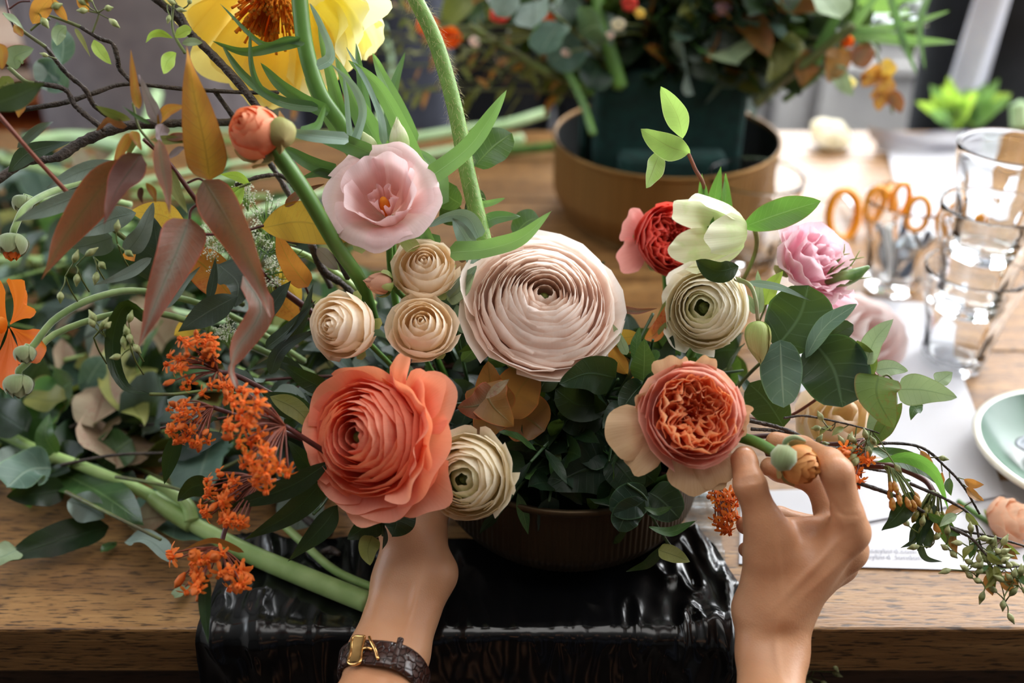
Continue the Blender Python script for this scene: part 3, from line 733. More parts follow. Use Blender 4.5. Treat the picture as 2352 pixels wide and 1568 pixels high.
G['coral'] = petal_mat('coral_petal', 'b01f18', 'd8453c', 'ee7d74', tr=.34, streak=.3, pm=.5, trc=(.9, .15, .1))
G['coral_out'] = petal_mat('coral_outer_petal', 'e0685c', 'ef9188', 'f6aaa2', tr=.36, streak=.2)
G['apricot'] = petal_mat('apricot_inner_petal', 'f06a34', 'f99a68', 'fcc8a4', tr=.42, streak=.2, trc=(1.0, .55, .26))
G['pinkpeach'] = petal_mat('pink_peach_outer', 'f4c09c', 'f6baa8', 'f8c8b8', tr=.38, streak=.12, fleck='f6c9a0')
G['guard'] = petal_mat('cream_guard_petal', 'efc6b4', 'e2bfa0', 'd2b088', tr=.3, streak=.3, fleck='dcc090')
G['lisi'] = petal_mat('pale_pink_petal', 'efc4b4', 'f2d0ca', 'f5dcde', tr=.40, streak=.12, pm=.5)
G['lisi2'] = petal_mat('cool_pink_petal', 'f8d8e0', 'f7ccda', 'fadeE6', tr=.44, streak=.2, pm=.5)
G['hell'] = petal_mat('hellebore_petal', 'b4cc70', 'd8e4ac', 'eef0d4', tr=.40, streak=.3, fleck='bcd880')
G['yellow'] = petal_mat('yellow_poppy_petal', 'f6e88a', 'f8d45c', 'f9e698', tr=.48, streak=.12, pm=.5, trc=(1.0, .84, .24))
G['lemon'] = petal_mat('lemon_poppy_petal', 'f4e88a', 'f7f0a8', 'faf6d4', tr=.5, streak=.15, pm=.5, trc=(1.0, .95, .45))
G['tang'] = petal_mat('orange_poppy_petal', 'e8641a', 'f0681a', 'f47c36', tr=.40, streak=.25, trc=(1.0, .30, .03))
G['bud'] = petal_mat('orange_bud_petal', 'd8502a', 'ee7a4c', 'f4a880', tr=.30, streak=.35, fleck='f4b48e', trc=(1, .35, .15))
G['bud2'] = petal_mat('ochre_bud_petal', 'b87a30', 'd88a44', 'e0a060', tr=.25, streak=.4, fleck='b8b050')
G['anther'] = plain('anther_orange', 'f6ae3c', .6, tr=.5)
def S(*pp): return [P(*p) for p in pp]

# --- big blush ranunculus
def ranunculus(label, c, axis, Rr, L, mat, inner, nin, spin, seed, stem, name='ranunculus', eye=None, nv=9, base_z=-.5, cal=True, lab=None):
    t = thing(name, label, 'flower', stem[-1] if stem else c)
    Rm = nested(t, c, axis, Rr, L, mat, spin, seed, inner, nin, nv=nv, base_z=base_z)
    if eye:
        V, Fc, u = lathe([(.0001, .0), (L[0][1]*Rr*.7, -.02*Rr), (L[0][1]*Rr*.95, -.3*Rr), (.03*Rr, -.45*Rr)], (0, 0, 0), 20)
        V = V+np.array([0, 0, (L[0][2]-.16)*Rr]); obj('seed_cone', V @ Rm.T+np.array(c), Fc, eye, t, u)
    if cal: calyx_stem(t, c, axis, Rr, stem, [.0032, .0034, .004], G['sepal'], G['stem'], base_z)
    return t, Rm
G['eye'] = plain('green_seed_cone', '6d7a34', .5, c2='39421a', scale=300, bump=.5)
c = P(1247, 692, .675); Rr = .0505
L = ranunculus_layers(15, 5, 7, .10, top=.40, outer_z=-.18, wave=.012, p=.92, hole=.10, lean=-.04)
L[-1] = (6, 1.10, -.10, 1.0, 1.7, .035, .02, .14); L[-2] = (6, 1.02, .0, .98, 1.8, .03, 0, .12)
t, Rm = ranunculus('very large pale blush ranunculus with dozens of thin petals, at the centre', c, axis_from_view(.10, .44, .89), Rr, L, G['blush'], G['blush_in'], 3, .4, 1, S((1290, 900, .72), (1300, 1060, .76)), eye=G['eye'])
add_petal(t, c, Rm, petal(((.1*Rr, -.5*Rr), (.7*Rr, -.55*Rr), (1.0*Rr, -.5*Rr), (1.12*Rr, -.72*Rr)), -1.12, .36, 11, 10, wave=.04*Rr, rnd_=.35, seed=5), G['blush'])
add_petal(t, c, Rm, petal(((.1*Rr, -.5*Rr), (.8*Rr, -.45*Rr), (1.05*Rr, -.1*Rr), (1.10*Rr, .28*Rr)), 2.25, .55, 11, 10, wave=.04*Rr, rnd_=.25, seed=6), G['blush'])

# --- salmon ranunculus, turned left, with ruffled open petals on its right
c = P(842, 1003, .635); Rr = .0372
L = ranunculus_layers(9, 4, 6, .14, top=.66, outer_z=.08, wave=.025, p=1.0, hole=.22)
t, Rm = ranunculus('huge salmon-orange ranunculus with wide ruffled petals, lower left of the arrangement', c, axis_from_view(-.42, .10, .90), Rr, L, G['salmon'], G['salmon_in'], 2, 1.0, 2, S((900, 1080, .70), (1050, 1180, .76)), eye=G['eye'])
Rv = fr_mat(axis_from_view(-.25, .05, .96))
for (ph, ha, r1, z1, bl, wv, sd) in ((3.3, .85, 1.12, .10, .98, .04, 22), (2.3, .85, 1.14, .16, .98, .04, 21), (1.5, .8, 1.20, .18, 1.0, .05, 19), (-2.4, .85, 1.18, .0, 1.0, .05, 23), (-1.6, .8, 1.30, -.05, 1.02, .06, 17), (-.9, .75, 1.45, .0, 1.05, .07, 16),
                                     (-.25, .70, 1.50, .12, 1.05, .08, 14), (.35, .62, 1.36, .42, 1.0, .08, 12), (-.6, .5, 1.66, -.12, 1.12, .09, 15), (-1.25, .6, 1.50, -.1, 1.08, .07, 18), (.05, .5, 1.20, .62, .98, .09, 27), (-.45, .55, 1.28, .48, 1.0, .09, 26), (.85, .50, 1.25, .45, .98, .08, 28)):
    pr = ((.1*Rr, -.5*Rr), (bl*.8*Rr, -.5*Rr), (bl*Rr, (-.2+z1*.3)*Rr), (r1*Rr, z1*Rr))
    add_petal(t, c, Rv, petal(pr, ph, ha, 21, 16, wave=wv*Rr, wf=3.0, rnd_=.16, seed=sd, lip=.03*Rr), G['salmon'])
for (ph, ha, ln, z_, sd) in ((.62, .40, 1.78, -.05, 31), (.78, .34, 1.68, .10, 33), (1.22, .16, 1.58, .25, 32)):
    pr = ((.1*Rr, -.5*Rr), (.9*Rr, -.45*Rr), (1.1*Rr, .1*Rr), (ln*Rr, z_*Rr))
    add_petal(t, c, Rv, petal(pr, ph, ha, 17, 14, wave=.04*Rr, wf=3, rnd_=.24, seed=sd), G['salmon'])

# --- cream ranunculus low
c = P(1074, 1096, .645); Rr = .0272
L = ranunculus_layers(7, 3, 4, .14, top=.78, outer_z=.16, wave=.03, p=.95, hole=.24, lean=.20)
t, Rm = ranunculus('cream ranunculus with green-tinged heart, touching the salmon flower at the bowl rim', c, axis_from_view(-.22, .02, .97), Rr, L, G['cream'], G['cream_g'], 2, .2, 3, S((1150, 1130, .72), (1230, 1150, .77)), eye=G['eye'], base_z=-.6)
for ph, r1, z1, sd in ((.15, 1.18, .25, 1), (.75, 1.12, .0, 2), (-.5, 1.15, .1, 3), (1.9, 1.18, .1, 4)):
    add_petal(t, c, Rm, petal(((.1*Rr, -.6*Rr), (.95*Rr, -.6*Rr), (1.12*Rr, -.1*Rr), (r1*Rr, z1*Rr)), ph, .55, 11, 10, wave=.06*Rr, rnd_=.25, seed=sd, lip=.05*Rr), G['cream'])

# --- white ranunculus upper right
c = P(1622, 708, .695); Rr = .0285
L = ranunculus_layers(8, 3, 4, .18, top=.72, outer_z=.12, wave=.03, p=1.0, hole=.20, lean=.18)
t, Rm = ranunculus('white ranunculus with green centre, below the coral rose', c, axis_from_view(-.38, .02, .92), Rr, L, G['white'], G['cream_g'], 2, 2.2, 4, S((1560, 880, .74), (1500, 1040, .77)), eye=G['eye'], base_z=-.6)
for ph, r1, z1, sd, wd in ((1.95, 1.25, .25, 1, .35), (.1, 1.3, -.35, 2, .55), (-.5, 1.25, -.3, 3, .5), (.7, 1.22, -.2, 4, .5), (2.5, 1.1, .2, 5, .4)):
    add_petal(t, c, Rm, petal(((.1*Rr, -.6*Rr), (.95*Rr, -.6*Rr), (1.12*Rr, -.2*Rr), (r1*Rr, z1*Rr)), ph, wd, 11, 10, wave=.06*Rr, rnd_=.25, seed=sd), G['white'])

# --- spray roses
def spray_rose(label, px, py, d, rad, av, seed, stem, base='peach', open_=1.0):
    c = P(px, py, d); Rr = rad*d/F; rs = np.random.RandomState(seed)
    L = [(2, .07, .78, .22, 1.9, .01, 0, .08), (3, .16, .76, .36, 1.8, .02, 0, .10), (3, .28, .72, .52, 1.8, .02, .0, .12), (3, .44, .64, .70, 1.7, .03, .0, .14), (3, .64, .50, .86, 1.6, .04, .01, .16), (4, .84, .30, .97, 1.5, .04, .03, .18), (5, 1.02*open_, .04, 1.0, 1.4, .05, .05, .2)]
    t = thing('spray_rose', label, 'rose', stem[-1])
    nested(t, c, axis_from_view(*av), Rr, L, G[base], rs.uniform(0, 6), seed, base_z=-.7, nv=10)
    calyx_stem(t, c, axis_from_view(*av), Rr, stem, [.0018, .002, .0022], G['sepal'], G['stem'], -.7, slen=.6)
    return t
spray_rose('peach spray rose, upper of the three, pale yellow inside', 975, 618, .675, 74, (.05, .35, .93), 11, S((965, 720, .73), (1060, 950, .77)))
spray_rose('peach spray rose, lowest of the three beside its twin, with a tight spiral heart', 970, 752, .66, 76, (.02, .30, .95), 12, S((985, 840, .72), (1080, 980, .77)))
spray_rose('peach spray rose at the left of the three, slightly greenish outside', 783, 748, .655, 82, (-.35, .02, .93), 13, S((860, 800, .70), (1010, 950, .76)), open_=.9)
def rose_bud(label, c, axis, Rr, mat, stem, seed, n=4, name='rose_bud', sep=True, long=1.25, smat=None, gm=None):
    t = thing(name, label, 'flower bud', stem[-1] if stem else c)
    L = [(3, .06+.10*i, long*(1-.10*i), .62+.12*i, 1.55, .02, 0, .3) for i in range(n)]
    Rm = nested(t, c, axis, Rr, L, mat, seed, seed, base_z=-.8, nv=10)
    if sep:
        for k in range(5):
            pr = ((.08*Rr, -.85*Rr), (1.0*Rr, -.95*Rr), (1.12*Rr, -.2*Rr), (.9*Rr, .25*Rr)); add_petal(t, c, Rm, petal(pr, k*1.257+.2, .42, 6, 8, rnd_=.6, seed=k), gm or G['sepal'], 'sepal')
    if stem:
        V, Fc, u = tube([Vector(c)-Vector(axis)*.85*Rr]+stem, [.0018, .0022], sides=8); obj('stem', V, Fc, smat or G['stem'], t, u)
    return t
rose_bud('small closed pinkish spray rose bud, left of the upper peach rose', P(872, 650, .665), axis_from_view(-.8, .1, .55), .0095, petal_mat('pink_bud', 'e0a080', 'e8b090', 'eec0a4'), S((935, 690, .70), (1000, 760, .74)), 5)

# --- lisianthus, pale pink, centre left
c = P(878, 450, .655); Rr = .037
t = thing('lisianthus', 'pale pink lisianthus with frilled petals, below the strap leaves', 'flower', P(930, 800, .75))
ax = axis_from_view(.0, .30, .95); Rm = fr_mat(ax, .5)
for k in range(5):
    pr = ((.05*Rr, -.9*Rr), (.40*Rr, -.75*Rr), (.66*Rr, .42*Rr), (1.03*Rr, .02*Rr)); add_petal(t, c, Rm, petal(pr, k*1.257+.2*math.sin(k*3), 1.0, 23, 16, wave=.045*Rr, wf=3.5, rnd_=.10, seed=k+3, crumple=.02*Rr, lip=.02*Rr), G['lisi'])
for k in range(5):
    pr = ((.05*Rr, -.9*Rr), (.42*Rr, -.8*Rr), (.50*Rr, .1*Rr), (.62*Rr, .42*Rr)); add_petal(t, c, Rm, petal(pr, k*1.257+.6, .85, 17, 14, wave=.04*Rr, wf=4, rnd_=.12, seed=k+13, lip=.03*Rr), G['lisi'])
for k in range(4):
    pr = ((.03*Rr, -.9*Rr), (.12*Rr, -.6*Rr), (.22*Rr, -.1*Rr), (.20*Rr, .05*Rr)); add_petal(t, c, Rm, petal(pr, k*1.6+.3, .75, 9, 9, wave=.06*Rr, wf=4, rnd_=.2, seed=k+23), G['lisi'])
V, Fc, u = lathe([(.0001, .0), (.06*Rr, -.02*Rr), (.10*Rr, -.25*Rr), (.05*Rr, -.8*Rr)], (0, 0, -.12*Rr), 14); obj('pistil', V @ Rm.T+np.array(c), Fc, G['anther'], t, u)
calyx_stem(t, c, ax, Rr, S((900, 640, .72), (930, 800, .75)), [.0022, .003], G['sepal'], G['stem'], -.85)
rose_bud('pale green twisted lisianthus bud, larger of the two above the pink lisianthus', P(917, 330, .675), axis_from_view(-.08, .98, .15), .0088, G['hell'], S((900, 420, .70), (905, 600, .73)), 7, name='lisianthus_bud', sep=False, long=2.0)
rose_bud('pale green lisianthus bud, smaller one at the left above the pink lisianthus', P(850, 335, .675), axis_from_view(-.5, .86, .1), .006, G['hell'], S((880, 420, .70), (895, 600, .73)), 8, name='lisianthus_bud', sep=False, long=2.0)

# --- lisianthus right, cooler pink, ruffled
c = P(1878, 592, .72); Rr = .0285
t = thing('lisianthus', 'cool pink ruffled lisianthus at the upper right, beside the tumblers', 'flower', P(1750, 900, .76))
ax = axis_from_view(.35, .42, .84); Rm = fr_mat(ax, .1)
for lay, (n_, r1, z1, bl) in enumerate(((5, 1.08, -.10, .85), (5, .95, .22, .75), (4, .62, .40, .55), (4, .38, .42, .35), (3, .2, .4, .2))):
    for k in range(n_):
        pr = ((.05*Rr, -.8*Rr), (bl*Rr, -.75*Rr), (bl*1.0*Rr, 0), (r1*Rr, z1*Rr)); add_petal(t, c, Rm, petal(pr, k*2*PI/n_+lay*.9, PI/n_*1.45, 15, 12, wave=.08*Rr, wf=5, rnd_=.2, seed=k+lay*9, crumple=.03*Rr, lip=.03*Rr), G['lisi2'])
calyx_stem(t, c, ax, Rr, S((1820, 700, .74), (1750, 900, .76)), [.0018, .0022], G['sepal'], G['stem'], -.78)
c = P(1915, 705, .725); t = thing('lisianthus', 'small drooping pink lisianthus half hidden behind the large round leaves', 'flower', P(1760, 905, .765))
for k in range(6):
    pr = ((.002, -.018), (.010, -.014), (.012, -.002), (.017, .006)); add_petal(t, c, fr_mat(axis_from_view(.5, -.6, .6)), petal(pr, k*1.05, .7, 13, 10, wave=.002, wf=5, rnd_=.2, seed=k+60, crumple=.001), G['lisi2'])
V, Fc, u = tube(S((1900, 690, .735), (1840, 760, .75), (1760, 905, .765)), [.0015, .002]); obj('stem', V, Fc, G['stem'], t, u)
# green slender bud with hairy sepals
t = thing('lisianthus_bud', 'slender green lisianthus bud with thread-like sepals, right of the cool pink flower', 'flower bud', P(1880, 670, .73))
V, Fc, u = tube(S((1895, 648, .725), (1925, 642, .722), (1960, 632, .72), (1996, 612, .718)), [.0015, .0052, .0062, .0045, .0012], n=20, sides=10); obj('bud', V, Fc, plain('green_bud', '4a7030', .4, c2='8aa860', scale=60), t, u)
for k, (a, b) in enumerate((((1930, 590), (1952, 582)), ((1945, 600), (1985, 590)), ((1960, 640), (2000, 636)), ((1950, 612), (1975, 575)), ((1935, 585), (1940, 560)))):
    V, Fc, u = tube(S((1900, 630, .722), (*a, .72), (*b, .719)), [.0006, .0007, .0003], sides=5); obj('sepal', V, Fc, G['sepal'], t, u)

# --- garden roses with quartered hearts
def garden_rose(label, px, py, d, rad, av, seed, stem, outm, inm, guard, guards, spin=0, nouter=4, sq=1.0):
    c = P(px, py, d); Rr = rad*d/F; t = thing('garden_rose', label, 'rose', stem[-1]); ax = axis_from_view(*av)
    Rm = fr_mat(ax, spin); rs = np.random.RandomState(seed)
    L = []
    for i in range(nouter): L.append((5, .84+.08*i, .30-.12*i, .90+.06*i, 1.35, .03, .03, .16))
    nested(t, c, ax, Rr, L, outm, spin, seed, base_z=-.7, nv=10)
    for ring, (n_, r1, z1, wv) in enumerate(((8, .76, .30, .07), (8, .67, .29, .10), (7, .57, .26, .12), (7, .46, .20, .13), (6, .35, .12, .13), (5, .24, .02, .10), (4, .13, -.12, .06))):
        for k in range(n_):
            q = rs.uniform(.88, 1.1)
            pr = ((.05*Rr, -.6*Rr), (r1*.8*Rr, -.5*Rr), (r1*1.12*q*Rr, -.05*Rr), (r1*q*Rr, z1*Rr)); add_petal(t, c, Rm, petal(pr, k*2*PI/n_+ring*.5+rs.uniform(-.1, .1), PI/n_*1.9, 15, 10, wave=wv*Rr, wf=4.5, rnd_=.10, seed=seed+ring*20+k, twist=rs.uniform(-.5, .5), crumple=.012*Rr), inm)
    for (ph, wd, r1, z1, sd) in guards:
        add_petal(t, c, Rm, petal(((.1*Rr, -.7*Rr), (.9*Rr, -.72*Rr), (1.1*Rr, -.3*Rr), (r1*Rr, z1*Rr)), ph-spin, wd, 17, 14, wave=.07*Rr, wf=3.4, rnd_=.3, seed=sd, lip=.05*Rr), guard, label='pale guard petal')
    calyx_stem(t, c, ax, Rr, stem, [.003, .0035], G['sepal'], G['stem'], -.7)
    return t
garden_rose('peach and apricot garden rose with crumpled heart and pale guard petals, next to the thumb', 1593, 950, .625, 112, (.02, .22, .97), 41, S((1560, 1080, .70), (1440, 1130, .76)), G['pinkpeach'], G['apricot'], G['guard'], ((3.35, .42, 1.85, -.2, 1), (3.75, .35, 1.6, -.45, 2), (-1.5, .50, 1.62, -.5, 3), (-1.15, .42, 1.5, -.4, 4), (1.9, .35, 1.22, .2, 5), (1.25, .3, 1.15, .1, 6), (-.12, .30, 1.12, .15, 7), (2.7, .35, 1.08, 0, 8)))
garden_rose('coral-red rose with ruffled heart, partly behind the white hellebore', 1542, 548, .745, 82, (.28, .02, .95), 42, S((1530, 700, .78), (1480, 960, .79)), G['coral'], G['coral'], G['coral_out'], ((2.55, .45, 1.35, -.4, 1), (3.35, .45, 1.45, -.55, 2)), nouter=3)

# --- hellebore
c = P(1650, 535, .70); Rr = .0215
t = thing('hellebore', 'pale green-white hellebore with cupped petals facing left, over the coral rose', 'flower', P(1640, 760, .76))
ax = axis_from_view(-.93, -.05, .33); Rm = fr_mat(ax, .3)
for k in range(5):
    pr = ((.04*Rr, -.8*Rr), (.9*Rr, -1.0*Rr), (1.10*Rr, .1*Rr), (1.20*Rr, 1.25*Rr)); add_petal(t, c, Rm, petal(pr, k*1.257, .70, 17, 14, wave=.10*Rr, wf=4, rnd_=.34, seed=k+71, lip=.03*Rr), G['hell'])
V, Fc, u = tube(S((1688, 528, .70), (1712, 518, .70), (1735, 530, .71), (1728, 600, .73), (1640, 760, .76)), [.0022, .0026, .0018, .0016, .0018], n=30); obj('stem', V, Fc, plain('hellebore_stem', '8a9a5a', .5, c2='7a6a40', scale=80), t, u)

# --- closed hanging green bud
t = thing('hellebore_bud', 'closed green-yellow bud hanging beside the white ranunculus', 'flower bud', P(1690, 640, .69))
c = P(1741, 782, .655)
L = [(3, .05+.08*i, .95-.1*i, .75+.1*i, 1.5, .015, 0, .3) for i in range(3)]
nested(t, c, axis_from_view(.10, -.99, .05), .0118, [(3, l[1], 1.15*l[2]+.2, l[3], l[4], l[5], 0, .3) for l in L], petal_mat('green_bud_petal', '7d9a48', '9aac5a', 'cfc98a', tr=.2, streak=.5, fleck='a06a50'), .4, 5, base_z=-1.1, nv=11)
V, Fc, u = tube(S((1741, 738, .656), (1736, 690, .66), (1722, 655, .67), (1690, 640, .69)), [.0013, .0014, .0016, .0018], n=24); obj('stem', V, Fc, plain('brown_green_stem', '7a5a40', .5, c2='6a7a40', scale=60), t, u)

# --- orange ranunculus bud at the upper left, thick stem
def ran_bud(label, px, py, d, rad, av, seed, stem, mat, radii, extra=None, name='ranunculus_bud'):
    c = P(px, py, d); Rr = rad*d/F; ax = axis_from_view(*av); t = thing(name, label, 'flower bud', stem[-1])
    L = [(3, .12, .78, .5, 1.5, .02, 0, .2), (3, .22, .76, .66, 1.5, .02, 0, .2), (3, .34, .70, .80, 1.45, .03, 0, .22), (4, .48, .62, .90, 1.4, .03, 0, .22), (4, .60, .52, .98, 1.3, .03, 0, .26), (4, .72, .40, 1.02, 1.2, .04, 0, .3)]
    Rm = nested(t, c, ax, Rr, L, mat, seed, seed, base_z=-.8, nv=11)
    for k in range(5):
        pr = ((.08*Rr, -.84*Rr), (.6*Rr, -1.05*Rr), (.95*Rr, -.9*Rr), (1.12*Rr, -.35*Rr)); add_petal(t, c, Rm, petal(pr, k*1.257+.5, .45, 8, 8, rnd_=.5, wave=.05*Rr, seed=k), G['sepal2'], 'sepal')
    b = Vector(c)-Vector(ax)*.8*Rr
    V, Fc, u = tube([b]+stem, radii, n=44, sides=12); obj('stem', V, Fc, G['stem'], t, u)
    return t, c, Rm, Rr
G['sepal2'] = petal_mat('olive_sepal', '8a8a4a', '94985a', 'b0a06a', tr=.15, streak=.4, rough=.7)
t, c, Rm, Rr = ran_bud('orange ranunculus bud on a thick green stem, under the yellow poppy', 582, 300, .60, 70, (-.45, .40, .80), 6, S((634, 348, .615), (700, 440, .625), (770, 560, .65), (830, 650, .68), (860, 740, .72)), G['bud'], [.0045, .0052, .0050, .0048, .004])
V, Fc, u = lathe([(.0001, -.011), (.007, -.007), (.0095, .0), (.007, .006), (.0001, .009)], P(645, 305, .598), 18, axis=axis_from_view(.3, -.5, .5)); obj('sepal', V, Fc, G['sepal2'], t, u)

# --- yellow poppy
t = thing('poppy', 'large crumpled yellow poppy hanging at the top, behind the strap leaves', 'flower', P(640, -60, .72))
c = P(632, -20, .72); Rr = .060
Rm = fr_mat(axis_from_view(-.05, -.80, .55), .2)
for k, (ph, wd, r1, z1, mt) in enumerate(((-1.6, .75, 1.0, .95, 'yellow'), (-2.6, .70, 1.25, .55, 'yellow'), (-.5, .65, 1.15, .7, 'lemon'), (1.2, .9, 1.0, .7, 'lemon'), (2.6, .9, 1.1, .6, 'yellow'), (.2, .8, 1.45, .45, 'lemon'), (-2.1, .7, 1.05, .85, 'yellow'), (-1.0, .7, .9, 1.0, 'lemon'))):
    pr = ((.05*Rr, -.15*Rr), (.6*Rr, -.25*Rr), (1.0*Rr, .15*Rr), (r1*Rr, z1*Rr)); add_petal(t, c, Rm, petal(pr, ph, wd, 25, 20, wave=.06*Rr, wf=6, rnd_=.2, seed=k+80, crumple=.045*Rr), G[mt])
V, Fc, u = lathe([(.0001, .35), (.08, .34), (.10, .2), (.10, 0), (.03, -.1)], (0, 0, 0), 16); obj('seed_pod', (V*Rr) @ Rm.T+np.array(c), Fc, G['sepal'], t, u)
rs = np.random.RandomState(3); st = []
for k in range(260):
    a = rs.uniform(0, 6.28); r1 = rs.uniform(.12, .38); h = rs.uniform(.35, .62)
    p0 = np.array([.08*math.cos(a), .08*math.sin(a), 0]); p1 = np.array([r1*math.cos(a), r1*math.sin(a), h]); v = (p1-p0)
    st.append(tube([(p0*Rr) @ Rm.T+np.array(c), (p1*Rr) @ Rm.T+np.array(c), ((p1+v*.10)*Rr) @ Rm.T+np.array(c)], [.0003, .0004, .0012, .0011], n=6, sides=5))
V, Fc, u = merge(st); obj('stamens', V, Fc, G['anther'], t, u, kind='stuff')
c2 = P(775, 40, .74)
t = thing('poppy', 'pale lemon poppy with crinkled petals, right of the green strap-leaf stem', 'flower', P(760, -60, .74))
Rm = fr_mat(axis_from_view(.1, -.75, .6), .2)
for k, (ph, wd, r1, z1) in enumerate(((-1.6, .8, .8, .9), (-.6, .8, 1.0, .7), (.3, .8, 1.0, .5), (-2.6, .8, .9, .6), (1.6, .9, .8, .5), (2.6, .8, .8, .4))):
    Rr = .032; pr = ((.05*Rr, -.6*Rr), (.6*Rr, -.6*Rr), (1.0*Rr, -.1*Rr), (r1*Rr, z1*Rr)); add_petal(t, c2, Rm, petal(pr, ph, wd, 21, 16, wave=.06*Rr, wf=6, rnd_=.22, seed=k+95, crumple=.05*Rr), G['lemon'])

# --- orange poppy at the left edge with hairy buds
t = thing('poppy', 'orange poppy cut by the left edge of the picture', 'flower', P(60, 820, .70))
c = P(-18, 745, .655); Rr = .036; Rm = fr_mat(axis_from_view(-.25, .05, .96), .2)
for k, (ph, wd, r1) in enumerate(((.9, .55, .95), (-.35, .42, 1.25), (-1.15, .5, 1.2), (-2.2, .7, 1.0), (2.4, .8, 1.0), (3.6, .7, 1.0))):
    pr = ((.05*Rr, -.4*Rr), (.6*Rr, -.35*Rr), (.9*Rr, -.05*Rr), (r1*Rr, .05*Rr)); add_petal(t, c, Rm, petal(pr, ph-.2, wd, 19, 14, wave=.07*Rr, wf=5, rnd_=.25, seed=k+180, crumple=.03*Rr), G['tang'])
V, Fc, u = lathe([(.0001, .1), (.14, .05), (.16, -.2), (.05, -.3)], (0, 0, 0), 14); obj('seed_pod', (V*Rr) @ Rm.T+np.array(c), Fc, G['anther'], t, u)
def nod_bud(label, px, py, d, rad, stem, seed, col='sepal3', tip=None):
    c = P(px, py, d); Rr = rad*d/F; t = thing('poppy_bud', label, 'flower bud', stem[-1]); ax = axis_from_view(.05, -.97, .2)
    if tip: nested(t, c, ax, Rr*.86, [(4, .3, 1.0, .9, 1.4, .04, 0, .2)], tip, 0, seed, base_z=-.6)
    nested(t, c, ax, Rr, [(3, .25, .75, 1.0, 1.5, .02, 0, .3), (5, .6, .55, 1.08, 1.2, .02, 0, .35)], G[col], .3, seed, base_z=-.8, name='sepal')
    V, Fc, u = tube([Vector(c)-Vector(ax)*.75*Rr]+stem, [.0022, .0024, .0026], n=30); obj('stem', V, Fc, G['hairy'], t, u)
G['sepal3'] = petal_mat('grey_green_sepal', '6a8450', '7d9463', 'a9b487', tr=.12, streak=.4, rough=.75, sheen=.6)
G['hairy'] = plain('fuzzy_stem', '86a05e', .7, c2='6c8a48', scale=90, Sheen_Weight=.6)
nod_bud('round hairy green bud at the left edge, lowest of the left-edge buds', 42, 888, .64, 36, S((44, 850, .64), (60, 835, .645), (140, 760, .67), (330, 715, .70), (520, 770, .74), (720, 860, .77)), 1)
nod_bud('hairy green bud showing orange tips, at the left edge below the grey leaf', 28, 566, .66, 38, S((35, 520, .66), (60, 475, .67), (120, 440, .70), (240, 400, .74)), 2, tip=G['tang'])
nod_bud('tight egg-shaped green bud overlapping the orange poppy', 57, 815, .635, 27, S((75, 795, .64), (130, 730, .65), (230, 680, .67), (340, 670, .70), (520, 720, .74), (700, 830, .76)), 3)
nod_bud('small pointed green bud near the left edge, beside the grey leaf', 52, 470, .68, 27, S((100, 462, .69), (180, 445, .72), (300, 470, .76)), 4)

# --- bud between the fingers
t, c, Rm, Rr = ran_bud('ochre and orange ranunculus bud held between thumb and fingers', 1843, 1068, .615, 52, (.62, -.15, .72), 9, S((1782, 1040, .628), (1722, 1010, .645), (1640, 1000, .69), (1560, 1050, .74)), G['bud2'], [.0032, .0036, .0036, .0036], name='ranunculus_bud')
V, Fc, u = tube(S((1798, 1030, .612), (1806, 1012, .605), (1826, 1004, .602), (1850, 1012, .602)), [.0012, .0018, .0016, .0006], n=18); obj('curled_sepal', V, Fc, G['sepal3'], t, u)
V, Fc, u = lathe([(.0001, -.009), (.006, -.006), (.0082, .0), (.006, .006), (.0001, .008)], P(1800, 1050, .603), 16, axis=axis_from_view(.3, .9, .1)); obj('sepal', V, Fc, G['sepal3'], t, u)

# --- blurred blooms on the table at the right
c = T(1990, 770, .040); t = thing('peony', 'large out-of-focus pale pink bloom lying on the white paper behind the round leaves', 'flower', T(1990, 860))
nested(t, c, axis_from_view(.2, .3, .9), .043, [(4, .3, .6, .45, 1.5, .03, 0, .2), (5, .55, .5, .7, 1.4, .04, 0, .2), (5, .8, .3, .95, 1.4, .05, .02, .2), (6, 1.0, .0, 1.0, 1.4, .05, .04, .2)], petal_mat('pale_pink_far', 'f2dcd6', 'f3e2de', 'f5eae8', streak=.05), 0, 61, base_z=-.7)
c = P(1935, 965, .74); t = thing('cut_rose', 'blurred cream and yellow-green rose lying on the paper behind the hand', 'rose', T(1950, 1020))
nested(t, c, axis_from_view(-.1, .5, .8), .032, [(3, .25, .5, .4, 1.5, .03, 0, .2), (4, .5, .4, .65, 1.4, .04, 0, .2), (5, .8, .2, .95, 1.4, .05, .03, .2), (5, 1.05, -.1, 1.0, 1.4, .05, .04, .2)], petal_mat('cream_far', 'e8d8a0', 'efe2bc', 'f0dcc4', streak=.1, fleck='d8dc9a'), 0, 62, base_z=-.7)
c = P(2325, 1195, .785); t = thing('cut_rose', 'peach rose head lying on its side at the right edge, below the saucer', 'rose', T(2330, 1225))
nested(t, c, axis_from_view(.5, .5, .6), .0215, [(3, .2, .7, .4, 1.5, .03, 0, .2), (4, .45, .6, .65, 1.4, .04, 0, .2), (4, .7, .4, .9, 1.4, .05, 0, .2), (5, .9, .1, 1.0, 1.4, .05, .03, .2)], petal_mat('peach_far', 'eeb890', 'f0c4a2', 'f0cdb0', streak=.15), 0, 63, base_z=-.7)
calyx_stem(t, c, axis_from_view(.5, .5, .6), .02, [T(2200, 1150, .004)], [.002], G['sepal'], G['stem'], -.7)
c = T(1908, 305, .02); t = thing('cut_rose', 'cream flower head at the far edge of the table, beside the tissue', 'rose', T(1908, 318))
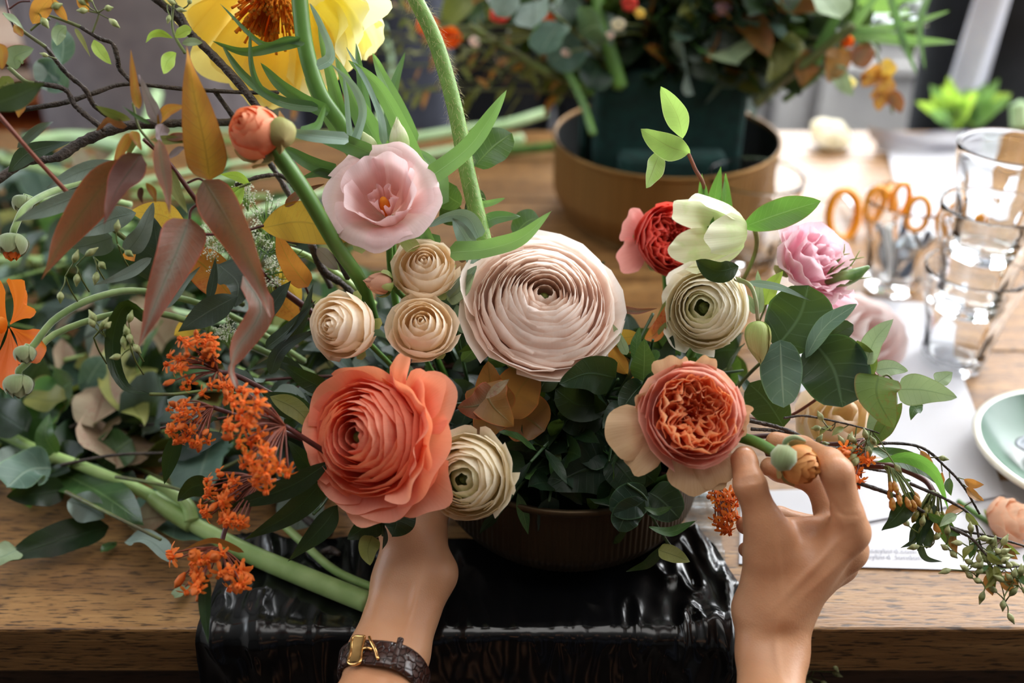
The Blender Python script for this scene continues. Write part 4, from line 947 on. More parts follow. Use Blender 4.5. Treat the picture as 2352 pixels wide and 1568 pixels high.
nested(t, c, Vector((.2, -.3, 1)), .034, [(3, .3, .5, .4, 1.5, .03, 0, .2), (4, .6, .4, .65, 1.4, .04, 0, .2), (5, .9, .15, .95, 1.4, .05, .03, .2)], petal_mat('cream_far2', 'e8d8a0', 'f0ead0', 'f4f0e0', streak=.1), 0, 64, base_z=-.55)

# ------------------------------------------------------------ leaves, stems, branches
Lm = {}
Lm['amber'] = leaf_mat('amber_leaf', 'a87c2c', '8a4e22', '44521a', .45, .40, (.75, .36, .06), nv=13, slant=3.2, grad='7a4226', edge='7a3018', vs=.8, spot='8a4020', spotamt=.4, core='a89430')
Lm['rust'] = leaf_mat('rust_leaf', '74401f', '5e4630', '44482a', .42, .2, (.5, .2, .06), nv=16, slant=3.6, grad='74402f', edge='a04a30', vs=.5, spot='4a3428', spotamt=.6, core='565236')
Lm['pinkleaf'] = leaf_mat('pink_brown_leaf', '8a6e60', '80543e', '5c6c5a', .42, .18, (.5, .22, .12), nv=16, slant=3.6, grad='743c30', edge='a04a38', vs=.45, spot='6a4438', spotamt=.5, core='7c857a')
Lm['maroon'] = leaf_mat('maroon_leaf', '5e3028', '523a34', '483f30', .45, .2, nv=13, slant=3, grad='743e38', edge='9a4030', vs=.2)
Lm['yellowred'] = leaf_mat('yellow_turning_leaf', 'c09a3a', 'b08430', '5a4a2a', .45, .4, (.9, .6, .08), nv=13, slant=3, spot='a03418', spotamt=.5, edge='a04a28', vs=.5)
Lm['spotted'] = leaf_mat('red_spotted_leaf', 'cf9440', 'c86a38', '7a7a2a', .45, .35, (.9, .4, .06), nv=11, slant=3, spot='a81c10', spotamt=.85, edge='a82c18', vs=.4)
Lm['grey'] = leaf_mat('grey_green_leaf', '8a9a92', '76877e', '65756c', .5, .15, nv=10, slant=2.5, vs=.25)
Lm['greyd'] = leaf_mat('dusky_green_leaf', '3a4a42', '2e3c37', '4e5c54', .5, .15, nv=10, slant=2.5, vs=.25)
Lm['mauve'] = leaf_mat('mauve_leaf', '9c8a90', '8a7a80', '7a6a6c', .45, .2, nv=10, vs=.2)
Lm['olive'] = leaf_mat('olive_leaf', '8a8a4a', '747a40', '5a602e', .5, .3, nv=10, vs=.3)
Lm['green'] = leaf_mat('mid_green_leaf', '3e6632', '315628', '64844c', .4, .3, nv=9, vs=.4, spec=.6)
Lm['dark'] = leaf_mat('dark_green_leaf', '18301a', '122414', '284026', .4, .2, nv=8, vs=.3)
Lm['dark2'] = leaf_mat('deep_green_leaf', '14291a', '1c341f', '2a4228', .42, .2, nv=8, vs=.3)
Lm['euca'] = leaf_mat('round_eucalyptus_leaf', '223c2c', '1b3126', '48604c', .42, .2, nv=6, slant=2, vs=.35, edge='3e6040')
Lm['euca2'] = leaf_mat('silver_eucalyptus_leaf', '5f7a6c', '4c685a', '8aa08c', .45, .2, nv=6, slant=2, vs=.3, edge='6a8a6a')
Lm['pale'] = leaf_mat('pale_sage_leaf', 'a8bc98', '96ac88', '7c9478', .5, .35, nv=8, slant=2, vs=.35, edge='8a9a70')
Lm['spotgreen'] = leaf_mat('freckled_green_leaf', '72884a', '66803e', '506a34', .5, .3, nv=8, slant=2, spot='8a6038', spotamt=.6, vs=.3, edge='7a6a3a')
Lm['strap'] = leaf_mat('strap_leaf', '406238', '325432', '5c7c54', .38, .25, (.20, .42, .08), straight=True, vs=.35, spec=.7, back='6a8c74')
Lm['strapb'] = leaf_mat('bright_strap_leaf', '6c9450', '588444', '84a870', .38, .30, (.30, .55, .12), straight=True, vs=.3, spec=.7, back='88a88a')
Lm['strapp'] = leaf_mat('silvery_strap_leaf', '94aea0', '7c9a8a', 'a8beae', .3, .25, straight=True, vs=.3, spec=.8)
Lm['helle'] = leaf_mat('hellebore_leaf', '9ab06a', '8aa45c', '6a5a3c', .45, .35, (.45, .7, .15), nv=10, slant=2.6, vs=.3, edge='c8c8a0')
Lm['helle2'] = leaf_mat('hellebore_leaf_green', '46722f', '38622a', '6c8c50', .4, .3, (.25, .55, .08), nv=12, slant=3.4, vs=.45, edge='7a4a3a')
Lm['lime'] = leaf_mat('lime_leaf', 'a4bc5a', '90ac4a', '6a8a30', .5, .45, (.55, .85, .1), nv=12, slant=2.6, vs=.45, edge='c0cc88')
Lm['bronze'] = leaf_mat('bronze_leaf', '8a6a34', '7a4e2e', '5a5a2a', .45, .3, (.7, .3, .06), nv=6, vs=.3, edge='a05a30')
Lm['dry'] = leaf_mat('dry_pinkish_leaf', 'a89a80', '98806a', '7a5a4a', .6, .2, nv=8, vs=.3, spot='8a4a48', spotamt=.5)
St = {}
St['bark'] = plain('dark_bark', '2a221e', .6, c2='473a32', scale=160, bump=.8)
St['red'] = plain('red_stem', '8a4a34', .45, c2='6e3a30', scale=80)
St['maroon'] = plain('maroon_stem', '4a2424', .4, c2='5e3430', scale=80)
St['twig'] = plain('green_brown_twig', '6a7a3c', .5, c2='4e4a2e', scale=50)
St['stalk'] = plain('pale_green_stalk', 'a4bf78', .38, c2='84a45a', scale=40, stretch=(1, 1, 1), bump=.1, Specular_IOR_Level=.6)
St['stalkb'] = plain('bleached_stalk', 'bcd8a8', .4, c2='a4c890', scale=30)
St['green'] = G['stem']
def prof(shape, t):
    if shape == 'lance': return np.sin(PI*t**.62)**.95
    if shape == 'lancem': return np.sin(PI*t**.85)**1.0
    if shape == 'ovate': return np.sin(PI*t**.58)**.72
    if shape == 'acum': return np.sin(PI*t**.54)**1.05*(1-.25*t)
    if shape == 'heart': return np.clip(np.sin(PI*t**.48), 0, 1)**.62
    if shape == 'round': return np.sqrt(np.clip(1-(2*t-1)**2, 0, 1))
    if shape == 'ell': return np.sin(PI*t)**.75
    if shape == 'strap': return np.clip(t/.05, .45, 1)*(1-t**2.6)**.75
def leaf(pts, hw, shape='lance', roll=0.0, fold=.25, wave=.0, seed=0, nv=16, nu=7, curl=0.0, facing=None):
    rs = np.random.RandomState(seed & 0xffff)
    c = cat_rom(pts, nv); t = np.linspace(0, 1, nv); tg = nrm(np.gradient(c, axis=0))
    f = np.array(facing if facing is not None else (np.array(CAM)-c.mean(0)), float); f = f/np.linalg.norm(f)
    s = nrm(np.cross(tg, f)); n = nrm(np.cross(s, tg))
    ro = np.asarray(roll, float)
    rr = np.interp(t, np.linspace(0, 1, ro.size), ro.ravel()) if ro.size > 1 else np.full(nv, float(ro))
    rr = np.radians(rr)[:, None]
    s2 = s*np.cos(rr)+n*np.sin(rr); n2 = n*np.cos(rr)-s*np.sin(rr)
    w_ = hw*np.maximum(prof(shape, t), .012)
    u = np.linspace(-1, 1, nu)
    ph = rs.uniform(0, 6.28, 2)
    off = (fold*np.abs(u)[None, :]*w_[:, None] - curl*(u**2)[None, :]*w_[:, None]
           + wave*hw*np.sin(t*9+ph[0])[:, None]*u[None, :]+.5*wave*hw*np.sin(t*17+ph[1])[:, None]*(u**2)[None, :])
    V = c[:, None]+s2[:, None]*(u[None, :]*w_[:, None])[..., None]+n2[:, None]*off[..., None]
    U, W = np.meshgrid((u+1)/2, t)
    return V.reshape(-1, 3), grid_faces(nu, nv), np.stack([U, W], -1).reshape(-1, 2)
_ls = [0]
def add_leaf(t, mat, shape, wpx, roll, pts, d0, d1=None, fold=.25, wave=.12, curl=0.0, name='leaf', label=None, **k):
    _ls[0] += 1; d1 = d1 if d1 is not None else d0; m = len(pts)
    Q = [P(x, y, d0+(d1-d0)*i/max(1, m-1)) for i, (x, y) in enumerate(pts)]
    hw = wpx*.5*(d0+d1)*.5/F
    p = leaf(Q, hw, shape, roll, fold, wave, _ls[0]*7, curl=curl, nv=20 if shape == 'strap' else 16)
    return obj(name, *p[:2], Lm[mat], t, p[2], label=label)
def stem(t, mat, rpx, pts, d0, d1=None, bump=0, name='stem', sides=8, seed=0, n=None):
    d1 = d1 if d1 is not None else d0; m = len(pts)
    Q = [P(x, y, d0+(d1-d0)*i/max(1, m-1)) for i, (x, y) in enumerate(pts)]
    rp = np.atleast_1d(rpx)*(d0+d1)*.5/F
    V, Fc, u = tube(Q, rp, n=n or 10*m, sides=sides, bump=bump, seed=seed)
    return obj(name, V, Fc, St[mat] if isinstance(mat, str) else mat, t, u)
def plant(name, label, cat, root, group=None):
    return thing(name, label, cat, root, group)

# --- thick stem with strap leaves (top left of centre)
t = plant('strap_leaf_plant', 'thick green stem carrying long strap leaves in front of the yellow poppy', 'stem', P(900, 560, .70))
stem(t, 'green', [19, 19, 18, 16, 14], [(686, -20), (702, 110), (735, 215), (792, 300), (850, 430), (900, 560)], .665, .70, sides=14)
for a in (('strap', 27, 20, [(692, 92), (640, 104), (560, 118), (488, 94)], .655, .645), ('strap', 17, 10, [(640, 230), (600, 205), (578, 150), (574, 66)], .65, .64),
          ('strap', 26, -15, [(730, 248), (640, 232), (560, 175), (508, 100)], .66, .64), ('strap', 34, 15, [(755, 258), (690, 225), (640, 190), (598, 143)], .665, .65),
          ('strapp', 30, 40, [(730, 155), (762, 130), (745, 70), (712, 8)], .65, .64), ('strapp', 30, [-20, 30, 70], [(800, 320), (690, 305), (600, 270)], .64, .60),
          ('strap', 26, 30, [(690, 305), (730, 290), (748, 238)], .635, .62), ('strap', 46, 20, [(850, 350), (780, 322), (690, 300)], .66, .64),
          ('strapb', 44, 15, [(975, 420), (925, 300), (870, 200), (800, 138)], .69, .67), ('strapb', 36, -15, [(950, 330), (915, 250), (880, 180), (856, 122)], .71, .70),
          ('strapp', 24, 30, [(815, 330), (835, 260), (815, 200), (756, 142)], .655, .64), ('strapp', 22, -40, [(880, 330), (872, 270), (845, 200), (795, 108)], .68, .67),
          ('strapb', 60, 10, [(905, 420), (865, 330), (820, 240), (770, 130)], .70, .69), ('strap', 38, 10, [(770, 395), (710, 372), (645, 332)], .67, .65),
          ('strap', 24, 25, [(775, 405), (735, 395), (690, 410)], .67, .66), ('strap', 40, 10, [(870, 420), (845, 330), (838, 240), (818, 100)], .71, .70),
          ('strap', 46, 0, [(880, 560), (865, 490), (842, 400)], .70, .70), ('strapb', 34, 20, [(790, 300), (770, 210), (730, 60)], .69, .68), ('strap', 18, 0, [(700, 98), (660, 92), (600, 100), (505, 8)], .655, .65),
          ('strapb', 52, -20, [(1004, 470), (1000, 400), (965, 345)], .69, .70), ('strap', 20, 10, [(835, 70), (820, 30), (850, -5)], .72, .72),
          ('strapp', 22, 40, [(820, 420), (808, 330), (800, 250), (790, 170)], .68, .67), ('strapb', 40, 5, [(860, 400), (800, 330), (745, 250), (700, 180)], .70, .69), ('strap', 30, 0, [(900, 330), (893, 290), (905, 200), (930, 120)], .73, .73)):
    add_leaf(t, a[0], 'strap', a[1], a[2], a[3], a[4], a[5], fold=.35, name='strap_leaf')
# --- separate strap leaves round the hairy stem
t = plant('strap_leaf_tuft', 'tuft of bright green strap leaves behind the blush ranunculus, with silvery folded bases', 'leaves', P(1080, 640, .72))
for a in (('strapb', 46, 15, [(985, 410), (1070, 345), (1120, 280), (1164, 206)], .66, .65), ('strapb', 48, 20, [(1035, 580), (1120, 572), (1200, 545), (1267, 484)], .665, .64), ('strapp', 40, [0, 25, 50], [(1100, 545), (1075, 500), (1030, 495), (985, 520)], .67, .655),
          ('strapp', 44, 0, [(1095, 600), (1065, 540), (1040, 500)], .675, .66), ('strap', 34, 10, [(1100, 520), (1140, 500), (1196, 497)], .69, .69), ('strapp', 26, 30, [(1085, 590), (1080, 540), (1095, 510)], .68, .67),
          ('strapb', 16, 0, [(1105, 470), (1130, 465), (1160, 455)], .69, .69), ('strapb', 36, 0, [(1010, 620), (985, 560), (960, 480)], .69, .68), ('strap', 40, 20, [(1010, 560), (960, 540), (930, 520)], .69, .69), ('strapp', 38, 10, [(1040, 690), (1065, 650), (1095, 610)], .68, .67)):
    add_leaf(t, a[0], 'strap', a[1], a[2], a[3], a[4], a[5], fold=.3, name='strap_leaf')
# --- hairy poppy stem
t = plant('poppy_stalk', 'tall pale green hairy poppy stem rising out of the top of the picture', 'stem', P(1105, 560, .69))
hp = [(940, -30), (1000, 95), (1045, 250), (1072, 390), (1112, 560)]
stem(t, plain('hairy_stem_green', '7aa04c', .55, c2='6a9040', scale=70, bump=.3), [17, 18, 18, 19, 20], hp, .675, .69, sides=18, n=60)
cc = cat_rom([P(x, y, .675+.015*i/4) for i, (x, y) in enumerate(hp)], 300); rs = np.random.RandomState(8); hs = []
tg, a1, b1 = frames(cc)
for k in range(1500):
    i = rs.randint(0, 299); th = rs.uniform(0, 6.28); o_ = a1[i]*math.cos(th)+b1[i]*math.sin(th); p0 = cc[i]+o_*.0054
    ln = rs.uniform(.002, .0052); w1 = rs.normal(size=3)*.35+np.array(tg[i])*rs.uniform(.2, 1.0)
    p1 = p0+(o_+w1)*ln*.5; p2 = p1+(o_*.5+w1*1.6+rs.normal(size=3)*.5)*ln*.5
    sd = nrm(np.cross(o_, tg[i]))*.00009
    hs.append((np.array([p0-sd, p0+sd, p1-sd, p1+sd, p2]), [(0, 1, 3, 2), (2, 3, 4)]))
V, Fc, u = merge([(a[0], a[1], None) for a in hs]); obj('hairs', V, Fc, plain('pale_hairs', 'c4b88a', .6, tr=.4), t, kind='stuff')

# --- hanging red-brown eucalyptus branch (foreground left)
t = plant('bronze_eucalyptus_branch', 'branch of long rust and amber eucalyptus leaves hanging at the upper left', 'branch', P(720, 720, .72))
stem(t, 'maroon', [4, 5, 6, 8, 9], [(330, 320), (385, 370), (440, 445), (475, 490), (600, 625), (720, 720)], .63, .72)
stem(t, 'maroon', 3.5, [(470, 460), (440, 480), (435, 505)], .625); stem(t, 'maroon', 3, [(430, 420), (455, 410), (472, 418)], .62)
stem(t, 'maroon', 3.5, [(450, 535), (490, 538), (560, 530), (605, 518)], .65, .67)
stem(t, 'twig', 3, [(305, 235), (318, 290), (345, 325), (385, 370)], .61, .62)
for a in (('amber', 'acum', 104, 12, [(482, 414), (470, 330), (445, 210), (428, 105)], .605, .59), ('rust', 'acum', 100, -15, [(468, 413), (520, 500), (582, 620), (622, 728)], .60, .58), ('pinkleaf', 'acum', 112, 12, [(435, 503), (410, 570), (360, 690), (318, 800)], .60, .585),
          ('rust', 'acum', 100, 20, [(300, 375), (225, 440), (140, 560), (96, 642)], .60, .585), ('maroon', 'acum', 76, -20, [(325, 355), (285, 410), (262, 450), (238, 515)], .595, .58), ('rust', 'lance', 38, 10, [(366, 320), (372, 380), (382, 430), (390, 492)], .59, .58),
          ('pinkleaf', 'ovate', 62, [10, 20, 70, 20], [(558, 632), (600, 710), (545, 800), (530, 850), (545, 895)], .60, .59), ('amber', 'lance', 24, 20, [(320, 250), (310, 200), (300, 112)], .60, .60), ('mauve', 'lance', 34, 30, [(368, 285), (345, 235), (320, 172)], .605, .60),
          ('amber', 'lancem', 28, 20, [(362, 285), (385, 255), (428, 243)], .605, .60), ('olive', 'lancem', 24, 20, [(300, 275), (260, 262), (218, 243)], .61, .60), ('rust', 'lance', 30, 50, [(292, 290), (250, 275), (222, 300)], .61, .61), ('amber', 'lance', 26, 20, [(300, 305), (275, 350), (258, 412)], .60, .595),
          ('amber', 'lance', 26, 30, [(305, 300), (312, 320), (325, 345)], .60, .60), ('olive', 'lancem', 22, 20, [(345, 320), (390, 322), (445, 325)], .61, .61), ('rust', 'lancem', 22, 30, [(380, 318), (415, 315), (448, 322)], .61, .61), ('olive', 'lance', 30, 20, [(385, 385), (405, 440), (432, 492)], .61, .61),
          ('amber', 'lancem', 18, 10, [(335, 420), (350, 440), (358, 465)], .60, .60), ('maroon', 'lance', 14, 0, [(325, 430), (322, 450), (328, 468)], .60, .60), ('mauve', 'ovate', 40, 40, [(375, 285), (368, 310), (376, 330)], .61, .61), ('olive', 'lance', 16, 10, [(318, 310), (300, 340), (290, 375)], .61, .61), ('green', 'lance', 10, 0, [(345, 285), (315, 268), (280, 243)], .61, .61), ('mauve', 'lancem', 18, 30, [(385, 365), (410, 345), (424, 338)], .61, .61)):
    add_leaf(t, a[0], a[1], a[2], a[3], a[4], a[5], a[6], fold=.18)
# --- turning yellow/red leaves beside the white lace flower
t = plant('autumn_leaf_branch', 'yellow and red-speckled leaves on a dark red stem around the white lace flower', 'branch', P(730, 720, .75))
stem(t, 'maroon', [4, 5, 6], [(400, 560), (520, 640), (620, 690), (730, 720)], .72, .75)
stem(t, 'maroon', 3, [(700, 655), (715, 690), (730, 720)], .70, .75)
for a in (('yellowred', 'ell', 98, -5, [(600, 523), (700, 510), (815, 548)], .675, .67), ('spotted', 'ovate', 56, 15, [(708, 658), (665, 600), (635, 535)], .69, .68), ('spotted', 'ell', 92, 10, [(545, 700), (480, 620), (415, 570)], .71, .70), ('yellowred', 'ell', 66, 20, [(430, 530), (375, 495), (300, 485)], .70, .69),
          ('yellowred', 'ell', 50, 10, [(690, 700), (660, 650), (610, 615)], .72, .71), ('spotted', 'ell', 66, 0, [(690, 740), (640, 690), (600, 670)], .73, .72), ('mauve', 'ell', 36, 20, [(775, 620), (750, 590), (728, 570)], .70, .70), ('yellowred', 'ell', 46, 0, [(400, 770), (440, 745), (480, 715)], .73, .73), ('rust', 'lance', 24, 30, [(655, 475), (690, 445), (745, 422)], .67, .67), ('spotted', 'ell', 30, 0, [(280, 590), (310, 585), (350, 600)], .70, .70)):
    add_leaf(t, a[0], a[1], a[2], a[3], a[4], a[5], a[6], fold=.15)
# --- grey-green eucalyptus sprays left
t = plant('grey_eucalyptus_branch', 'branch of narrow grey-green leaves behind the rust leaves on the left', 'branch', P(560, 700, .74))
stem(t, 'twig', [5, 6, 7], [(210, 480), (290, 550), (400, 620), (560, 700)], .66, .74)
stem(t, 'red', [5, 5, 5.5], [(-5, 262), (80, 360), (160, 448)], .60, .62, name='side_stem')
for a in (('grey', 'lancem', 46, 20, [(230, 432), (140, 465), (30, 510)], .63, .60), ('grey', 'lancem', 40, 15, [(272, 372), (190, 392), (105, 432)], .64, .62), ('grey', 'lancem', 56, 10, [(312, 488), (250, 505), (178, 545)], .645, .63), ('grey', 'ovate', 48, -20, [(290, 580), (325, 535), (352, 465)], .645, .64),
          ('grey', 'ovate', 66, 20, [(258, 545), (210, 560), (165, 570)], .65, .65), ('greyd', 'ovate', 84, 20, [(345, 650), (360, 570), (352, 500)], .66, .65), ('grey', 'lance', 28, 20, [(348, 592), (290, 628), (212, 656)], .65, .63), ('greyd', 'lancem', 64, 10, [(545, 680), (480, 715), (408, 762)], .655, .64),
          ('grey', 'lance', 24, 20, [(380, 708), (420, 655), (460, 612)], .66, .65), ('greyd', 'ovate', 80, 25, [(500, 605), (545, 650), (540, 705)], .69, .68), ('greyd', 'lance', 22, 0, [(480, 690), (490, 640), (495, 590)], .66, .66), ('greyd', 'lancem', 40, 10, [(20, 395), (70, 350), (165, 325)], .66, .65), ('grey', 'lance', 22, 0, [(40, 340), (90, 295), (122, 280)], .62, .61),
          ('greyd', 'lancem', 60, 0, [(-30, 245), (40, 220), (102, 190)], .57, .56), ('greyd', 'lance', 34, 20, [(610, 800), (660, 760), (725, 690)], .67, .66), ('greyd', 'lance', 30, -20, [(640, 820), (690, 740), (720, 650)], .67, .66), ('greyd', 'lance', 38, 10, [(600, 740), (640, 680), (668, 645)], .67, .67), ('greyd', 'lance', 34, 10, [(620, 860), (650, 800), (740, 750)], .67, .66), ('greyd', 'lance', 30, 0, [(700, 860), (640, 830), (570, 850)], .69, .68), ('grey', 'round', 60, 10, [(110, 210), (110, 170), (100, 130)], .80, .80), ('euca2', 'round', 70, 10, [(150, 210), (120, 175), (80, 150)], .80, .80), ('euca2', 'lancem', 50, 0, [(140, 150), (145, 100), (130, 50)], .80, .80)):
    add_leaf(t, a[0], a[1], a[2], a[3], a[4], a[5], a[6], fold=.2)

# --- bare dark branches with young leaves, top left
def bud_cluster(t, x, y, d, n, sc_=1.0, seed=0, col='bud_pale'):
    rs = np.random.RandomState(seed)
    for k in range(n):
        a = rs.uniform(0, 6.28); l = rs.uniform(14, 34)*sc_; x1 = x+l*math.cos(a); y1 = y+l*math.sin(a)
        V, Fc, u = tube(S((x, y, d), ((x+x1)/2+rs.uniform(-4, 4), (y+y1)/2, d-.002), (x1, y1, d-.003)), [.0005, .0004], sides=5, n=8); obj('bud_stalk', V, Fc, St['twig'], t, u)
        b = a+rs.uniform(-.5, .5); L_ = rs.uniform(20, 32)*sc_; ws = np.array([.0006, .0019, .0021, .0011, .0003])*sc_
        V, Fc, u = tube(S((x1, y1, d-.003), (x1+L_*.5*math.cos(b), y1+L_*.5*math.sin(b), d-.004), (x1+L_*math.cos(b), y1+L_*math.sin(b), d-.004)), ws, n=12, sides=7)
        obj('bud', V, Fc, G[col], t, u)
G['bud_pale'] = plain('pale_green_bud', '8a9a5a', .5, c2='c2c890', scale=220, tr=.2)
G['bud_dark'] = plain('olive_bud', '6a7240', .5, c2='b8bc88', scale=220, tr=.15)
t = plant('bare_branch', 'dark bare branch crossing diagonally from the top edge to the orange bud', 'branch', P(800, 640, .72))
stem(t, 'bark', [8, 9, 9, 10, 9, 9, 8], [(350, -8), (395, 28), (430, 70), (480, 118), (560, 205), (640, 320), (720, 470), (800, 640)], .645, .70, bump=.12, sides=10, n=70)
stem(t, 'bark', 7, [(388, -10), (415, 35), (440, 78)], .645, bump=.12, seed=2, name='fork')
stem(t, 'twig', [3, 4], [(400, -5), (395, 55), (405, 90), (425, 122)], .64, name='twig')
for a in (('lime', 'ell', 34, 20, [(405, 122), (385, 140), (375, 170)], .63, .62), ('lime', 'ell', 30, 30, [(402, 85), (425, 72), (440, 68)], .635, .635), ('pale', 'ell', 20, 10, [(418, 100), (440, 96), (465, 98)], .635, .635), ('lime', 'lancem', 18, 20, [(398, 88), (370, 76), (348, 80), (335, 98)], .635, .63)):
    add_leaf(t, *a[:7], fold=.2)
bud_cluster(t, 385, 10, .64, 3, .8, 5); bud_cluster(t, 420, 20, .64, 2, .8, 6)
t = plant('bare_branch', 'thin dark branch running nearly level across the mauve apron', 'branch', P(640, 212, .70))
stem(t, 'bark', [6, 6, 5, 5, 5], [(50, 252), (150, 235), (220, 212), (292, 193), (430, 205), (560, 212), (640, 212)], .66, .70, bump=.10, sides=8, n=60)
t = plant('young_leaf_twig', 'twig with gold and silver young leaves, arching in the top left corner', 'branch', P(310, 195, .66))
stem(t, 'twig', [2.5, 4, 4.5], [(105, 33), (150, 48), (185, 62)], .64); stem(t, 'bark', [4.5, 5.5, 6], [(185, 62), (228, 88), (258, 100), (270, 135), (276, 160), (312, 196)], .64, .66, bump=.14, n=40)
for a in (('amber', 'ell', 44, 10, [(75, 55), (95, 20), (120, -8)], .635, .63), ('lime', 'lancem', 30, 20, [(215, 92), (230, 120), (256, 148)], .635, .63), ('pale', 'ell', 32, 10, [(152, 60), (135, 75), (130, 105)], .63, .63), ('amber', 'lancem', 22, 10, [(155, 48), (135, 20), (120, -6)], .635, .63), ('amber', 'ell', 28, 30, [(205, 28), (190, 5), (180, -20)], .635, .63), ('olive', 'lance', 12, 10, [(172, 64), (190, 95), (208, 132)], .635, .63)):
    add_leaf(t, *a[:7], fold=.2)
stem(t, 'twig', 2.5, [(212, 75), (225, 40), (228, 25)], .637); bud_cluster(t, 225, 30, .636, 5, 1.0, 7); stem(t, 'twig', 2.5, [(70, 70), (95, 50), (115, 44)], .637); bud_cluster(t, 90, 15, .636, 2, 1.2, 9)
t = plant('young_leaf_twig', 'long green-to-brown twig slanting down from the left top corner', 'branch', P(255, 272, .67))
stem(t, 'twig', [3, 4, 4.5], [(8, 30), (48, 68), (105, 108)], .635, .64); stem(t, 'bark', [4.5, 5.5, 6, 6], [(105, 108), (150, 165), (195, 205), (215, 240), (255, 272)], .64, .67, bump=.14, n=36)
stem(t, 'maroon', 3, [(12, -5), (22, 35), (32, 62)], .632); stem(t, 'maroon', 2, [(22, 20), (45, 5), (70, 3)], .632)
for a in (('amber', 'ell', 22, 30, [(34, 55), (42, 72), (52, 84)], .63, .63), ('pale', 'lancem', 20, 40, [(6, 28), (30, 45), (55, 68)], .63, .63), ('amber', 'ell', 30, 0, [(-5, 100), (2, 120), (5, 160)], .60, .60)):
    add_leaf(t, *a[:7], fold=.2)
bud_cluster(t, 130, 135, .64, 1, .7, 3)
t = plant('young_leaf_twig', 'brown twig at the left edge with a felted pale leaf', 'branch', P(240, 298, .66))
stem(t, 'twig', 5, [(20, 155), (55, 185), (80, 192)], .64); stem(t, 'bark', [6, 6, 7], [(80, 190), (148, 205), (175, 245), (240, 298)], .64, .66, bump=.14, n=36)
for a in (('pale', 'ell', 44, 10, [(38, 160), (35, 130), (78, 112)], .625, .62), ('olive', 'ell', 30, 20, [(5, 210), (15, 190), (28, 210)], .63, .63), ('amber', 'lance', 24, 0, [(50, 225), (45, 250), (42, 270)], .60, .60)):
    add_leaf(t, *a[:7], fold=.3)
t = plant('bare_branch', 'thick knotty dark branch rising from the left edge behind the rust leaves', 'branch', P(560, 280, .72))
stem(t, 'bark', [10, 9, 10, 12, 11, 10, 10, 10], [(-10, 415), (60, 372), (130, 362), (190, 325), (290, 290), (400, 283), (480, 282), (560, 280)], .66, .72, bump=.16, sides=10, n=60)
t = plant('bare_branch', 'crooked lichen-speckled branch passing behind the orange bud and the lace flower', 'branch', P(760, 660, .75))
stem(t, 'bark', [5, 6, 7, 7, 8], [(490, 205), (530, 260), (560, 300), (610, 360), (660, 440), (700, 520), (730, 600), (760, 660)], .69, .75, bump=.18, n=50)
stem(t, 'bark', [4, 5, 5, 6], [(540, 425), (600, 405), (650, 405), (685, 440)], .69, .71, bump=.2, n=30, name='twig')
stem(t, 'bark', [9, 9, 8], [(715, 560), (742, 620), (790, 655), (830, 700)], .70, .74, bump=.15, n=24, name='fork')
stem(t, 'twig', [2.5, 3], [(510, 455), (530, 440), (575, 420)], .69)
for a in (('lime', 'lancem', 22, 10, [(575, 425), (545, 405), (505, 400)], .69, .685), ('lime', 'ell', 26, 20, [(560, 430), (545, 455), (540, 480)], .69, .685), ('lime', 'lancem', 20, 0, [(555, 430), (530, 445), (510, 462)], .69, .685)):
    add_leaf(t, *a[:7], fold=.2)

# --- white lace flower
t = plant('lace_flower', 'white lace flower head of tiny florets behind the long rust leaf', 'flower', P(760, 700, .76))
rs = np.random.RandomState(12); me_src = []
V0, F0 = np.array([(1, 0, .2), (.3, .3, 0), (0, 1, .2), (-.3, .3, 0), (-1, 0, .2), (-.3, -.3, 0), (0, -1, .2), (.3, -.3, 0), (0, 0, .35)]), [(8, i, (i+1) % 8) for i in range(8)]
fl, rays = [], []
for (x, y, r_) in ((600, 465, 40), (555, 520, 45), (500, 520, 50), (620, 520, 42), (580, 560, 45), (470, 560, 30), (500, 590, 45), (600, 610, 40), (545, 640, 35), (640, 600, 30), (560, 430, 22), (620, 640, 25), (520, 750, 34), (470, 720, 20)):
    hub = P(x+10, y+55, .73)
    for k in range(16):
        a = rs.uniform(0, 6.28); q = r_*math.sqrt(rs.uniform(0, 1)); ex, ey = x+q*math.cos(a), y+q*math.sin(a)*.8; e = P(ex, ey, .70+rs.uniform(-.008, .012))
        rays.append(tube([hub, e], [.0005, .0003], n=4, sides=4))
        for m in range(11):
            o_ = rs.normal(size=3)*.0016; s_ = rs.uniform(.0006, .0011); Rr_ = fr_mat(Vector(nrm(rs.normal(size=3)*.6+np.array([0, -.5, 1])))); fl.append(((V0*s_) @ Rr_.T+np.array(e)+o_, F0, None))
V, Fc, u = merge(fl); obj('florets', V, Fc, plain('white_floret', 'eef2e2', .6, tr=.3), t, kind='stuff')
V, Fc, u = merge(rays); obj('rays', V, Fc, St['stalk'], t, kind='stuff')
stem(t, 'stalk', [8, 9, 9], [(430, 560), (520, 610), (640, 690), (760, 740)], .72, .76); stem(t, 'stalk', [6, 8, 9], [(620, 560), (700, 585), (790, 640), (860, 700)], .73, .77); stem(t, 'stalk', [4, 4], [(560, 600), (620, 520), (720, 470)], .72, .73)
for k in range(26):
    x, y = rs.uniform(590, 680), rs.uniform(520, 640); a = rs.uniform(-1.2, 1.2); l = rs.uniform(25, 60)
    stem(t, 'green', [2.2, 1], [(x, y), (x+l*.5*math.cos(a), y+l*.5*math.sin(a)+rs.uniform(-6, 6)), (x+l*math.cos(a), y+l*math.sin(a))], .70, name='feathery_leaf', sides=5, n=8)

